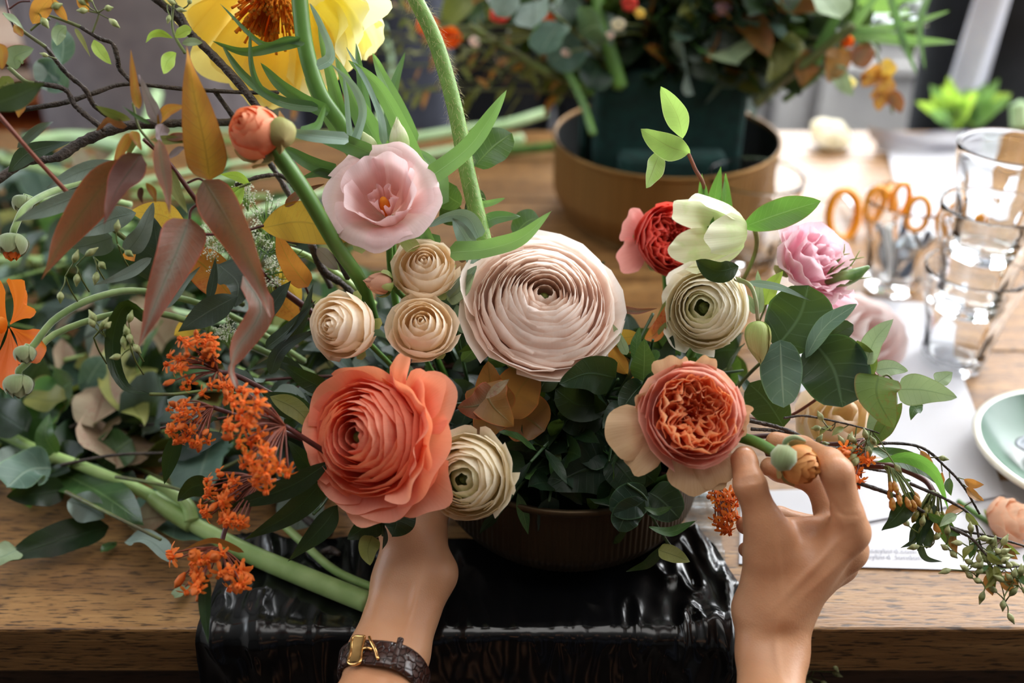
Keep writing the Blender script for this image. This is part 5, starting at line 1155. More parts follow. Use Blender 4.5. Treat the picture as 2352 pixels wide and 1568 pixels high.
# --- small orange florets
def floret_mesh():
    ps = []
    for k in range(5):
        a = k*1.2566; pr = ((.02, .10), (.25, .24), (.62, .14), (.95, -.22)); ps.append(petal(pr, a, .40, 5, 6, rnd_=.5, narrow=1.3, seed=k))
        q = .17; V, Fc, u = tube([(q*.5*math.cos(a+.6), q*.5*math.sin(a+.6), .08), (q*math.cos(a+.6), q*math.sin(a+.6), .35), (q*1.1*math.cos(a+.6), q*1.1*math.sin(a+.6), .58)], [.10, .15, .06], n=5, sides=5); ps.append((V, Fc, u))
    V, Fc, u = merge(ps); return V, Fc, u
G['butter'] = petal_mat('orange_floret', 'f05a18', 'f57020', 'f88a3c', tr=.30, streak=.08, trc=(1, .34, .04))
G['butterbud'] = petal_mat('orange_floret_bud', 'd8702a', 'ea6a3c', 'e8824c', tr=.2, streak=.2)
fm = bpy.data.meshes.new('floret'); V, Fc, u = floret_mesh(); fm.from_pydata(V.tolist(), [], [tuple(f) for f in Fc])
lay = fm.uv_layers.new(name='UVMap'); li = np.empty(len(fm.loops), dtype=np.int32); fm.loops.foreach_get('vertex_index', li); lay.data.foreach_set('uv', u.astype(np.float32)[li].ravel())
fm.polygons.foreach_set('use_smooth', [True]*len(fm.polygons)); fm.materials.append(G['butter'])
bmh = bpy.data.meshes.new('flower_bud'); V, Fc, u = tube([(0, 0, -.9), (0, 0, -.3), (0, 0, .4), (0, 0, .9)], [.12, .40, .42, .08], n=10, sides=8); bmh.from_pydata(V.tolist(), [], [tuple(f) for f in Fc])
bmh.polygons.foreach_set('use_smooth', [True]*len(bmh.polygons)); bmh.materials.append(G['butterbud'])
def umbel(label, hub, cl, d, n, nb, sz=19, seed=0, stem_pts=None, dd=.02, stm='red', cat='flower'):
    rs = np.random.RandomState(seed); t = plant('butterfly_weed', label, cat, P(*stem_pts[-1], d+.06) if stem_pts else P(*hub, d)); H = P(*hub, d+.008); ped = []
    for k in range(n+nb):
        cx, cy, rx, ry = cl[k % len(cl)]
        a = rs.uniform(0, 6.28); q = math.sqrt(rs.uniform(.02, 1)); x, y = cx+rx*q*math.cos(a), cy+ry*q*math.sin(a)
        e = P(x, y, d-dd*(1-q*q)+rs.uniform(-.004, .004)); dirv = (e-H).normalized()*.9+Vector(rs.normal(size=3))*.35-FW*.35; dirv.normalize()
        q_ = dirv.to_track_quat('Z', 'Y').to_matrix().to_4x4(); s_ = sz*1.12*d/F*rs.uniform(.85, 1.15)
        if k < n: inst(fm, 'floret', t, Matrix.Translation(e) @ q_ @ Matrix.Rotation(rs.uniform(0, 6), 4, 'Z') @ Matrix.Diagonal((s_, s_, s_, 1)))
        else: inst(bmh, 'flower_bud', t, Matrix.Translation(e) @ q_ @ Matrix.Diagonal((s_*.85, s_*.85, s_*.85, 1)))
        b = e-dirv*s_*.3; ped.append(tube([H, H*.5+b*.5+Vector((0, 0, .002)), b], [.0006, .0005], n=7, sides=5))
    V, Fc, u = merge(ped); obj('pedicels', V, Fc, St[stm], t, kind='stuff')
    if stem_pts:
        V, Fc, u = tube([H]+[P(*p, d+.008+.052*(i+1)/len(stem_pts)) for i, p in enumerate(stem_pts)], [.0016, .0022], n=20); obj('stem', V, Fc, St['maroon'], t, u)
    return t
umbel('cluster of small orange butterfly-weed flowers, highest on the left beside the curled leaf', (500, 852), [(430, 800, 48, 40), (410, 860, 32, 45), (500, 900, 40, 30), (480, 800, 30, 30)], .635, 34, 10, 17, 1, [(560, 870), (700, 950), (860, 1050)])
umbel('cluster of small orange butterfly-weed flowers, second from the top on the left', (490, 935), [(430, 945, 42, 28), (450, 1000, 30, 26), (410, 990, 22, 26)], .64, 24, 10, 17, 2, [(560, 960), (700, 1010), (870, 1080)])
umbel('biggest cluster of orange butterfly-weed flowers, left of the salmon ranunculus', (655, 978), [(575, 930, 50, 40), (560, 990, 45, 40), (600, 1040, 50, 40), (620, 1090, 45, 38)], .61, 52, 6, 20, 3, [(720, 1020), (800, 1070), (900, 1120)])
umbel('cluster of orange butterfly-weed flowers low beside the dark leaves, above the thick stalk', (600, 1100), [(510, 1110, 40, 30), (500, 1160, 38, 30), (540, 1190, 34, 22)], .635, 32, 4, 18, 4, [(680, 1110), (770, 1110), (880, 1130)])
umbel('lowest cluster of orange butterfly-weed flowers, hanging over the table edge', (505, 1258), [(440, 1285, 50, 34), (500, 1300, 60, 40), (450, 1345, 48, 30), (550, 1330, 34, 22)], .63, 24, 12, 22, 5, [(530, 1190), (600, 1120), (760, 1100), (880, 1130)])
umbel('small orange butterfly-weed cluster right behind the index finger', (1985, 1010), [(1950, 1035, 34, 22), (1975, 1060, 26, 24), (1965, 1095, 16, 20)], .665, 18, 7, 16, 6, [(1900, 1020), (1780, 1000), (1600, 1020)])
umbel('shaded dark orange butterfly-weed cluster left of the wrist, below the cream guard petals', (1640, 1120), [(1660, 1150, 34, 26), (1668, 1195, 30, 28)], .69, 26, 6, 16, 7, [(1600, 1100), (1520, 1090)])
def bud_umbel(label, hub, cl, d, n, seed, stem_pts, mat='ob'):
    rs = np.random.RandomState(seed); t = plant('butterfly_weed', label, 'flower bud', P(*stem_pts[-1], d+.03)); H = P(*hub, d)
    for k in range(n):
        cx, cy, rx, ry = cl; x, y = cx+rx*rs.uniform(-1, 1), cy+ry*rs.uniform(-1, 1); e = P(x, y, d-.006+rs.uniform(-.006, .006))
        dv = ((e-H).normalized()+Vector((0, 0, -.6))).normalized(); s_ = 16*d/F*rs.uniform(.85, 1.1)
        o_ = inst(bmh2 if mat == 'ob' else bmh3, 'flower_bud', t, Matrix.Translation(e) @ dv.to_track_quat('Z', 'Y').to_matrix().to_4x4() @ Matrix.Diagonal((s_, s_, s_, 1)))
        V, Fc, u = tube([H, H*.6+e*.4+Vector((0, 0, .006)), e-dv*s_*.7], [.0007, .0006], n=8, sides=5); obj('pedicel', V, Fc, St['twig'], t, u)
    V, Fc, u = tube([H]+[P(*p, d+.03*(i+1)/len(stem_pts)) for i, p in enumerate(stem_pts)], [.0018, .0024], n=20); obj('stem', V, Fc, St['maroon'], t, u)
    return t
bmh2 = bmh.copy(); bmh2.materials.clear(); bmh2.materials.append(plain('orange_green_bud', 'a8622c', .4, c2='b89040', scale=4, tr=.15))
bmh3 = bmh.copy(); bmh3.materials.clear(); bmh3.materials.append(plain('green_gold_bud', '6a7030', .45, c2='8a7a34', scale=4, tr=.15))
t = bud_umbel('drooping umbel of closed orange-green buds right of the hand', (2030, 1072), (2072, 1138, 36, 26), .66, 13, 1, [(1990, 1070), (1900, 1060), (1760, 1040)])
for a in (('green', 'lancem', 44, 20, [(1990, 1030), (2060, 1050), (2120, 1075), (2150, 1110)], .66, .67), ('helle2', 'lancem', 34, -30, [(2010, 1060), (2090, 1050), (2150, 1090), (2178, 1170)], .655, .66), ('dark', 'lance', 46, 20, [(2100, 1130), (2060, 1185), (2025, 1218)], .655, .65)):
    add_leaf(t, *a[:7], fold=.25)
t = bud_umbel('drooping umbel of closed green buds further right, over the paper', (2145, 1130), (2130, 1185, 38, 20), .67, 15, 2, [(2120, 1100), (2050, 1070), (1960, 1060)], 'gb')
for a in (('dark', 'lance', 44, 20, [(2140, 1150), (2120, 1200), (2108, 1265)], .665, .66), ('green', 'lance', 40, -20, [(2160, 1180), (2180, 1230), (2198, 1275)], .665, .66), ('dark', 'lance', 14, 0, [(2110, 1220), (2095, 1245), (2068, 1258)], .665, .66), ('greyd', 'lance', 16, 0, [(2110, 1240), (2125, 1280), (2165, 1290)], .665, .66), ('dark', 'lance', 16, 0, [(2105, 1200), (2096, 1230), (2088, 1248)], .665, .66), ('dark', 'ell', 30, 0, [(2125, 1200), (2130, 1230), (2128, 1260)], .665, .66)):
    add_leaf(t, *a[:7], fold=.25)

# --- twigs with small leaves and buds, lower right
def twiggy(label, pts, d0, d1, seed, nl, nb, r=(4, 2.5), lmats=('olive', 'bronze', 'green'), lsz=40):
    t = plant('budded_twig', label, 'branch', P(*pts[0], d0)); rs = np.random.RandomState(seed)
    stem(t, 'bark', r, pts, d0, d1, bump=.15, n=14*len(pts)); m = len(pts)
    c = cat_rom([(x, y, d0+(d1-d0)*i/(m-1)) for i, (x, y) in enumerate(pts)], 60)
    for k in range(nl):
        i = rs.randint(18, 59); x, y, d = c[i]; a = rs.uniform(.2, 2.6); l = lsz*rs.uniform(.8, 1.4)
        x1, y1 = x+l*.4*math.cos(a), y+l*.4*math.sin(a)
        stem(t, 'twig', 1.3, [(x, y), (x1, y1)], d, name='twig', sides=5, n=4)
        add_leaf(t, lmats[rs.randint(len(lmats))], 'lancem', l*.45, rs.uniform(-50, 50), [(x1, y1), (x1+l*.5*math.cos(a+.2), y1+l*.5*math.sin(a+.2)), (x1+l*math.cos(a), y1+l*math.sin(a))], d-.002, d-.006, fold=.3)
    for k in range(nb):
        i = rs.randint(22, 59); x, y, d = c[i]; a = rs.uniform(.6, 2.2); l = rs.uniform(20, 75); x1, y1 = x+l*math.cos(a), y+l*math.sin(a)
        stem(t, 'twig', 1.4, [(x, y), ((x+x1)/2+4, (y+y1)/2), (x1, y1)], d, name='twig', sides=5, n=6)
        bud_cluster(t, x1, y1, d-.002, rs.randint(2, 4), 1.0, seed*50+k, 'bud_dark')
    return t
twiggy('twig arching over the paper towards the saucer, with a few small leaves', [(1720, 965), (1800, 985), (1905, 1028), (2000, 1018), (2110, 1025), (2175, 1075), (2215, 1120), (2250, 1180)], .67, .68, 1, 6, 1, (5, 2.5))
twiggy('long budded twig sweeping along to the right edge of the picture', [(1960, 1105), (2060, 1140), (2130, 1180), (2200, 1215), (2280, 1232), (2380, 1262)], .66, .66, 2, 10, 8, (5, 2.6))
twiggy('budded side twig drooping at the lower right corner over the paper edge', [(2180, 1210), (2230, 1235), (2262, 1270), (2300, 1300), (2350, 1300)], .655, .65, 3, 7, 8, (4, 2))
twiggy('curved thin twig with leaves hanging down beside the right edge', [(2090, 1110), (2180, 1150), (2235, 1190), (2255, 1260), (2290, 1320)], .66, .655, 4, 10, 5, (4, 2), ('olive', 'bronze', 'pale'))
twiggy('bare forked twigs behind the fingers, under the round leaves', [(1725, 985), (1790, 990), (1840, 1005), (1870, 1050), (1990, 1075), (2050, 1085)], .69, .70, 5, 4, 3, (4, 3))
twiggy('small budded twig below the grey round leaves, over the cream rose', [(1800, 960), (1850, 955), (1930, 970), (1990, 985), (2020, 995)], .66, .655, 6, 3, 6, (3, 1.6), ('pale', 'olive'))
twiggy('budded twig hanging below the table edge to the right of the wrist', [(1830, 1400), (1870, 1425), (1915, 1440), (1960, 1445)], .74, .735, 7, 2, 7, (3, 1.6), ('green', 'olive'))
twiggy('second small budded twig below the table edge, nearest the forearm', [(1845, 1440), (1880, 1470), (1870, 1520), (1895, 1560)], .75, .745, 8, 1, 5, (2.5, 1.5), ('olive',))
# --- curled leaf loop and small bud sprays left
t = plant('curled_leaf', 'dark serrated leaf curled into a hoop among the left foliage', 'leaf', P(400, 900, .66))
add_leaf(t, 'dark', 'strap', 40, [60, 20, 10, 30], [(345, 735), (290, 700), (262, 760), (260, 830), (290, 890), (345, 905)], .64, .65, fold=.3)
stem(t, 'twig', 4, [(345, 905), (400, 905), (520, 900), (700, 950)], .65, .72)
for k, (x, y) in enumerate(((285, 750), (300, 770), (215, 775), (240, 770), (300, 800), (175, 610), (215, 590), (150, 635), (270, 560))):
    t2 = plant('bud_sprig', 'pale small budded sprig among the left stems, ' + ['just above the hoop leaf opening', 'right inside the hoop leaf', 'left of the hoop leaf', 'beside the hoop leaf, upper left', 'low inside the hoop leaf', 'on the upper poppy stem, left', 'on the upper poppy stem, middle', 'nearest the orange poppy', 'below the pale round leaf'][k], 'flower bud', P(x+30, y+60, .66))
    stem(t2, 'twig', 2, [(x, y), (x+12, y+30), (x+30, y+60)], .64, .66, sides=5); bud_cluster(t2, x, y, .64, 2, 1.1, 90+k)

# --- hellebore greens upper right
t = plant('hellebore_sprig', 'red-brown hellebore stem with three pale leaves standing up before the brass bowl', 'branch', P(1640, 640, .74))
stem(t, 'red', [4, 4.5, 5], [(1578, 345), (1595, 385), (1622, 450), (1640, 640)], .68, .74)
for a in (('helle', 'ell', 54, 15, [(1568, 318), (1555, 265), (1518, 198)], .68, .67), ('helle', 'ell', 62, 15, [(1584, 352), (1535, 335), (1472, 298)], .675, .66), ('helle', 'ell', 50, 35, [(1520, 340), (1502, 385), (1484, 432)], .675, .67)):
    add_leaf(t, *a[:7], fold=.25)
t = plant('hellebore_leaf', 'divided bright green leaf behind the coral rose', 'leaf', P(1640, 560, .75))
for a in (('helle2', 'lance', 40, 10, [(1640, 540), (1642, 460), (1656, 382)], .72, .715), ('helle2', 'lance', 34, 30, [(1636, 540), (1618, 460), (1612, 398)], .72, .715), ('helle2', 'lance', 38, -20, [(1645, 540), (1665, 470), (1667, 398)], .72, .715)):
    add_leaf(t, *a[:7], fold=.2, name='leaflet')
t = plant('hellebore_leaf', 'long green leaf with reddish base pointing right from the hellebore flower', 'leaf', P(1705, 522, .70))
add_leaf(t, 'helle2', 'ell', 72, 10, [(1705, 522), (1790, 492), (1885, 462)], .695, .685, fold=.2)
t = plant('hellebore_leaf', 'short dark green leaf lying across the top of the white ranunculus', 'leaf', P(1695, 612, .69))
add_leaf(t, 'dark', 'ell', 54, 15, [(1697, 612), (1650, 622), (1598, 598)], .675, .665, fold=.35)
t = plant('hellebore_leaf', 'thin pale blade pointing right above the hanging green bud', 'leaf', P(1715, 650, .69))
add_leaf(t, 'strapp', 'lance', 18, 10, [(1715, 648), (1790, 660), (1862, 690)], .675, .665, fold=.2)
t = plant('pale_leaf_sprig', 'small lime-pale leaves behind the hanging bud', 'leaves', P(1720, 800, .74))
stem(t, 'twig', 2.5, [(1790, 640), (1760, 700), (1720, 800)], .71, .74)
for a in (('lime', 'ovate', 40, 10, [(1755, 700), (1770, 660), (1798, 622)], .70, .70), ('pale', 'ovate', 26, 30, [(1745, 720), (1745, 670), (1740, 620)], .70, .70), ('pale', 'ovate', 24, 20, [(1740, 720), (1720, 690), (1700, 670)], .70, .70)):
    add_leaf(t, *a[:7], fold=.2)

# --- large round eucalyptus, right
t = plant('round_eucalyptus_branch', 'branch with very large round dusky green leaves right of the white ranunculus', 'branch', P(1650, 960, .74))
stem(t, 'twig', [3, 4, 5], [(1900, 800), (1790, 808), (1710, 870), (1650, 960)], .665, .74)
for a in (('euca', 'round', 150, 10, [(1782, 800), (1835, 730), (1858, 655)], .675, .665), ('euca2', 'round', 96, -10, [(1792, 780), (1795, 850), (1800, 936)], .665, .655), ('euca', 'round', 158, 5, [(1868, 782), (1915, 850), (1935, 935)], .66, .65), ('euca2', 'ell', 52, 35, [(1850, 822), (1895, 750), (1968, 698)], .655, .64), ('dark', 'round', 60, 20, [(1860, 790), (1910, 770), (1960, 745)], .668, .66), ('euca', 'round', 90, 10, [(1800, 980), (1760, 920), (1720, 880)], .70, .69)):
    add_leaf(t, *a[:7], fold=.12, wave=.06)
t = plant('heart_leaf_branch', 'branch with heart-shaped freckled and pale sage leaves pointing right over the paper', 'branch', P(1700, 960, .74))
stem(t, 'red', [3, 3.5, 4], [(2020, 868), (1985, 845), (1900, 900), (1800, 960), (1700, 960)], .65, .74)
stem(t, 'twig', 2.5, [(2022, 868), (2040, 862), (2065, 893)], .65)
for a in (('spotgreen', 'heart', 104, 10, [(2018, 862), (2015, 910), (2052, 982)], .645, .635), ('pale', 'ovate', 76, -15, [(2060, 893), (2120, 895), (2198, 912)], .645, .64), ('pale', 'ovate', 60, 35, [(1988, 838), (2010, 780), (2052, 732)], .65, .645), ('spotgreen', 'ovate', 62, 30, [(1980, 870), (1990, 820), (1968, 782)], .655, .65), ('pale', 'ovate', 40, 20, [(2010, 850), (2050, 845), (2085, 852)], .66, .66), ('pale', 'lancem', 44, 30, [(2150, 880), (2165, 870), (2188, 855)], .66, .66), ('spotgreen', 'lancem', 46, 25, [(2072, 925), (2030, 980), (2008, 1025)], .66, .66), ('green', 'lance', 28, 10, [(2120, 932), (2100, 940), (2092, 965)], .66, .655), ('pale', 'lancem', 54, 20, [(2060, 900), (2020, 960), (1990, 1020)], .67, .67)):
    add_leaf(t, *a[:7], fold=.18, wave=.06)

# --- centre: dark rounded leaves under the blush ranunculus
def sprig(label, stempts, d0, d1, leaves, sm='stem_dark', r=(3, 4), name='leafy_sprig', fold=.15, group=None):
    t = plant(name, label, 'leaves', P(*stempts[-1], d1)); stem(t, G['stem_dark'] if sm == 'stem_dark' else sm, r, stempts, d0, d1)
    for a in leaves: add_leaf(t, *a[:7], fold=fold, wave=.08)
    return t
sprig('sprig of rounded dark green leaves just right below the blush ranunculus', [(1420, 870), (1380, 930), (1320, 1010)], .68, .75, (('dark', 'heart', 92, 10, [(1412, 868), (1350, 858), (1285, 882)], .665, .65), ('green', 'round', 96, 20, [(1425, 870), (1405, 830), (1350, 800)], .72, .71), ('dark2', 'round', 80, -10, [(1395, 925), (1330, 930), (1275, 895)], .69, .68), ('dark', 'round', 84, 0, [(1385, 960), (1330, 960), (1280, 950)], .70, .69)))
sprig('sprig of small oval green leaves between the white and peach flowers', [(1500, 780), (1475, 880), (1430, 980)], .68, .75, (('green', 'ovate', 62, 10, [(1478, 875), (1480, 830), (1480, 778)], .67, .66), ('dark', 'round', 66, 15, [(1478, 880), (1455, 905), (1425, 945)], .67, .66), ('green', 'ovate', 30, 20, [(1465, 830), (1462, 790), (1470, 750)], .68, .68), ('pale', 'ovate', 24, 20, [(1440, 815), (1425, 780), (1408, 745)], .68, .68), ('dark', 'round', 60, 0, [(1480, 890), (1500, 900), (1520, 930)], .675, .67), ('dark', 'ovate', 48, 10, [(1510, 850), (1530, 820), (1545, 770)], .70, .70)))
sprig('yellow and red-edged leaves behind the small green sprig, right of the blush flower', [(1440, 860), (1460, 800), (1500, 720)], .70, .72, (('yellowred', 'ell', 40, 10, [(1470, 770), (1430, 775), (1385, 770)], .70, .69), ('amber', 'ell', 44, 20, [(1440, 860), (1420, 830), (1408, 790)], .70, .69), ('bronze', 'ell', 50, 0, [(1450, 870), (1460, 830), (1490, 800)], .71, .71), ('spotted', 'lancem', 36, 10, [(1480, 780), (1510, 760), (1530, 700)], .71, .71), ('rust', 'lance', 18, 20, [(1415, 705), (1460, 715), (1510, 708)], .70, .69), ('olive', 'ell', 34, 20, [(1500, 780), (1530, 720), (1545, 680)], .71, .71)))
sprig('russet and bronze rounded leaves with tiny pink buds between salmon and blush flowers', [(1130, 900), (1160, 960), (1200, 1060)], .67, .76, (('bronze', 'ovate', 96, 10, [(1150, 950), (1130, 900), (1120, 830)], .67, .66), ('bronze', 'heart', 100, 0, [(1110, 880), (1130, 930), (1180, 978)], .655, .645), ('rust', 'heart', 82, 10, [(1140, 900), (1100, 930), (1050, 935)], .655, .645), ('bronze', 'round', 110, 10, [(1170, 960), (1190, 900), (1230, 850)], .68, .67), ('bronze', 'round', 120, 0, [(1160, 940), (1210, 960), (1250, 990)], .69, .68), ('bronze', 'ovate', 84, 10, [(1150, 930), (1120, 970), (1105, 1020)], .68, .67), ('dry', 'lancem', 22, 10, [(1115, 915), (1145, 890), (1170, 870)], .64, .635)))
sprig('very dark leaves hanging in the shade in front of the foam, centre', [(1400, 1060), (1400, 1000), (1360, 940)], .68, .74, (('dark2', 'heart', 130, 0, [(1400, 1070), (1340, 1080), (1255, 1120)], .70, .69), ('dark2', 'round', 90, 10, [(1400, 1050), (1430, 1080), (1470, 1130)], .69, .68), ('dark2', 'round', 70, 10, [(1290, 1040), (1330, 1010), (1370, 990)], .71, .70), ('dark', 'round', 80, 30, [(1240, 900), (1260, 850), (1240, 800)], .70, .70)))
sprig('trailing eucalyptus sprig hanging over the right front of the bowl', [(1440, 1110), (1480, 1140), (1500, 1190), (1530, 1240), (1545, 1260)], .675, .69, (('euca', 'round', 84, 0, [(1490, 1140), (1450, 1150), (1400, 1170)], .68, .67), ('euca', 'round', 92, 10, [(1490, 1130), (1520, 1150), (1560, 1190)], .69, .68), ('green', 'ell', 22, 40, [(1480, 1165), (1510, 1176), (1545, 1163)], .665, .66), ('green', 'ell', 30, 45, [(1490, 1210), (1540, 1222), (1600, 1195)], .665, .66), ('olive', 'ovate', 42, 20, [(1512, 1262), (1550, 1275), (1585, 1290)], .665, .66), ('dark', 'lancem', 30, 40, [(1530, 1245), (1490, 1290), (1438, 1312)], .67, .665), ('euca', 'round', 70, 20, [(1480, 1150), (1440, 1180), (1420, 1220)], .675, .67)))
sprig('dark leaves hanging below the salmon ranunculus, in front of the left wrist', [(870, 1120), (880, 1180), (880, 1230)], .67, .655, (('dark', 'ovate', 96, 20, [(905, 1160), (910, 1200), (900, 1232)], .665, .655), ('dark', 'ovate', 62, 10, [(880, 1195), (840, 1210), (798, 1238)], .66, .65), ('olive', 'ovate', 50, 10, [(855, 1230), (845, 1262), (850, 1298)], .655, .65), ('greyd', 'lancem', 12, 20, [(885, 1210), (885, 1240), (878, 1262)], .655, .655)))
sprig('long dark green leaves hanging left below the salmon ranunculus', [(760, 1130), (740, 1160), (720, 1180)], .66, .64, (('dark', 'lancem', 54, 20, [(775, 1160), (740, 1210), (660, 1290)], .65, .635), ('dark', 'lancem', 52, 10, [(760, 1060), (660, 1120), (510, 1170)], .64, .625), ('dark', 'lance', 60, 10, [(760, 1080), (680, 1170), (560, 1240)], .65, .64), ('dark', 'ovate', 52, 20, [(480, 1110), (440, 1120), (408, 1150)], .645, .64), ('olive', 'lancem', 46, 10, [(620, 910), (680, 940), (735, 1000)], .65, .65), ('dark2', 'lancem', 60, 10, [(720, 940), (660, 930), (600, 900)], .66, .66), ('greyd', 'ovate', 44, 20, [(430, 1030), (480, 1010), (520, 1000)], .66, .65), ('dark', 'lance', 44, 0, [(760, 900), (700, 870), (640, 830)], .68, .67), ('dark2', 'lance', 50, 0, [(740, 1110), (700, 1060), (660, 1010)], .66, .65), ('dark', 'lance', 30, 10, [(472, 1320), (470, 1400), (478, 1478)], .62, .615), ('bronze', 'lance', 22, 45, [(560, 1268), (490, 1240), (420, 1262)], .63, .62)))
sprig('green rounded leaf pair right of the hairy stem', [(1090, 400), (1070, 480), (1060, 560)], .69, .71, (('green', 'round', 84, 20, [(1090, 382), (1130, 340), (1176, 306)], .70, .70), ('helle2', 'round', 60, 30, [(1085, 380), (1090, 330), (1110, 290)], .71, .71), ('green', 'round', 62, 20, [(1060, 470), (1030, 450), (1012, 420)], .70, .70), ('dark', 'round', 56, 10, [(1060, 500), (1035, 490), (1010, 480)], .71, .71), ('green', 'round', 44, 20, [(1080, 430), (1095, 460), (1090, 490)], .71, .71), ('green', 'round', 60, 20, [(1180, 540), (1210, 510), (1238, 500)], .73, .73)), fold=.1)
sprig('pale sage leaf and shiny foil-like leaf between the peach roses and the blush flower', [(1060, 660), (1050, 760), (1080, 900)], .69, .74, (('pale', 'ovate', 48, 30, [(1028, 690), (1060, 665), (1092, 625)], .68, .67), ('strapp', 'ovate', 50, 10, [(1085, 755), (1060, 730), (1048, 700)], .69, .685), ('maroon', 'ovate', 16, 0, [(1055, 600), (1070, 590), (1085, 585)], .69, .69), ('dark', 'lancem', 26, 20, [(1130, 810), (1100, 790), (1050, 810)], .69, .69), ('green', 'ovate', 40, 10, [(1120, 830), (1160, 820), (1190, 800)], .70, .70), ('green', 'round', 36, 10, [(1060, 830), (1090, 805), (1120, 800)], .70, .70)))
# filler sprigs rising out of the foam: every leaf real, radiating from the bowl
def radial(label, p0, dirv, ln, n, mat, shape, sz, seed, group=None, stm=None, droop=.3, name='leafy_sprig', r0=.0016, cat='leaves'):
    rs = np.random.RandomState(seed); t = plant(name, label, cat, p0, group); d = Vector(dirv).normalized(); p0 = Vector(p0)
    pts = [p0+d*ln*f+Vector((0, 0, -droop*ln*f*f)) for f in (0, .33, .66, 1)]
    V, Fc, u = tube(pts, [r0*1.4, r0*.6], n=14, sides=6); obj('stem', V, Fc, stm or G['stem_dark'], t, u)
    c = cat_rom(pts, 40); tg = nrm(np.gradient(c, axis=0))
    for k in range(n):
        i = int(4+35*(k+.5)/n); th = k*2.4+rs.uniform(-.4, .4)
        b = np.cross(tg[i], (0.2, .1, 1)); b = b/np.linalg.norm(b); cc_ = np.cross(tg[i], b)
        o_ = b*math.cos(th)+cc_*math.sin(th); dv = nrm(o_*.9+tg[i]*.5+np.array([0, 0, -.1])); L_ = sz*rs.uniform(.75, 1.2)*(1.15-.5*i/40)
        q0 = c[i]+o_*.002; q1 = q0+dv*L_*.55+o_*.0; q2 = q0+dv*L_+np.array([0, 0, -.12*L_])
        fc = nrm(rs.normal(size=3)*.5+np.array([0, -.45, .9]))
        asp = {'round': .5, 'ovate': .30, 'lance': .14, 'lancem': .15, 'ell': .26, 'heart': .42}[shape]
        p = leaf([q0, q1, q2], L_*asp, shape, rs.uniform(-25, 25), .2, .1, rs.randint(9999), nv=10, nu=5, facing=fc)
        m_ = mat[rs.randint(len(mat))] if isinstance(mat, (list, tuple)) else mat
        obj('leaf', *p[:2], Lm[m_], t, p[2])
    return t
rs = np.random.RandomState(77)
fb = Vector((BC[0], BC[1], TZ+.10))
for k in range(34):
    a = k*2.39996; el = rs.uniform(.12, 1.0); dv = Vector((math.cos(a)*math.cos(el), math.sin(a)*math.cos(el)*.8+.1, math.sin(el)))
    if dv.y < -.3: dv.z *= .5
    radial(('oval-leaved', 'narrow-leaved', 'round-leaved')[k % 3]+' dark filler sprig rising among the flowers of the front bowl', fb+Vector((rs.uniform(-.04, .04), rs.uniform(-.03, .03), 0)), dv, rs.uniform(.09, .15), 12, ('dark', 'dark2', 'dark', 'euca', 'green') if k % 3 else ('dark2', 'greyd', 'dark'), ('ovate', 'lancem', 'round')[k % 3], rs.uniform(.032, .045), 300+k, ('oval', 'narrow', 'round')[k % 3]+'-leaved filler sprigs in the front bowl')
for k in range(13):
    dv = Vector((-1, rs.uniform(-.4, .7), rs.uniform(-.0, .35)))
    radial('narrow-leaved dark sprig reaching left out of the front bowl', fb+Vector((-.05, rs.uniform(-.03, .04), .01)), dv, rs.uniform(.14, .26), 15, ('greyd', 'dark', 'dark2', 'greyd', 'grey'), 'lancem', rs.uniform(.045, .06), 400+k, 'sprigs reaching left from the front bowl', St['maroon'], .18)

# ------------------------------------------------------------ cut stalks and trimmings on the table, left
def tubeT(name, label, pts, r, mat, cat='stalk', group=None, zs=None, parent=None, sides=10):
    zs = zs or [.01]*len(pts)
    Q = [T(x, y, z) for (x, y), z in zip(pts, zs)]
    V, Fc, u = tube(Q, r, n=12*len(pts), sides=sides)
    return obj(name, V, Fc, mat, parent, u, label=label, cat=cat, group=group)
t = plant('thick_stalk', 'long thick pale green stalk lying from the left edge to the left wrist', 'stalk', T(500, 1240))
tubeT('stem', None, [(-20, 960), (60, 1020), (200, 1075), (330, 1130), (430, 1195), (560, 1265), (700, 1325), (850, 1385)], [.0036, .0040, .0046, .0053, .0068, .0076, .0078], St['stalk'], None, parent=t, zs=[.05, .045, .04, .03, .022, .016, .012, .010], sides=16)
tubeT('side_stem', None, [(340, 1100), (390, 1128), (430, 1160), (440, 1195)], [.0035, .0045, .006], St['stalk'], None, parent=t, zs=[.045, .04, .034, .026], sides=12)
tubeT('cut_stub', None, [(352, 1142), (395, 1175), (440, 1205)], [.0062, .007, .0065], St['stalk'], None, parent=t, zs=[.03, .026, .022], sides=12)
tubeT('side_stem', None, [(-20, 985), (40, 1015), (75, 1030)], [.0035, .004], St['stalk'], None, parent=t, zs=[.05, .045, .043])
q = leaf([T(128, 1045, .045), T(105, 1000, .06), T(115, 950, .07)], .009, 'lance', 20, .3, .1, 3); obj('leaf', *q[:2], Lm['green'], t, q[2])
tubeT('cut_stalk', 'thinner green stem lying behind the thick stalk, ending at the left wrist', [(640, 1195), (700, 1250), (770, 1310), (860, 1352)], [.003, .0034], St['stalk'], zs=[.02, .014, .008, .006])
tubeT('cut_twig', 'grey-brown twig lying under the lowest dark leaves, left of the wrist', [(440, 1015), (560, 1080), (700, 1190), (760, 1225)], [.003, .0036], St['bark'], 'twig', zs=[.02, .015, .01, .008])
tubeT('bark_chip', 'small brown chip of bark on the black plastic, left of the wrist', [(738, 1268), (760, 1264), (780, 1272)], [.002, .0036, .002], St['bark'], 'chip', zs=[.009, .009, .009])
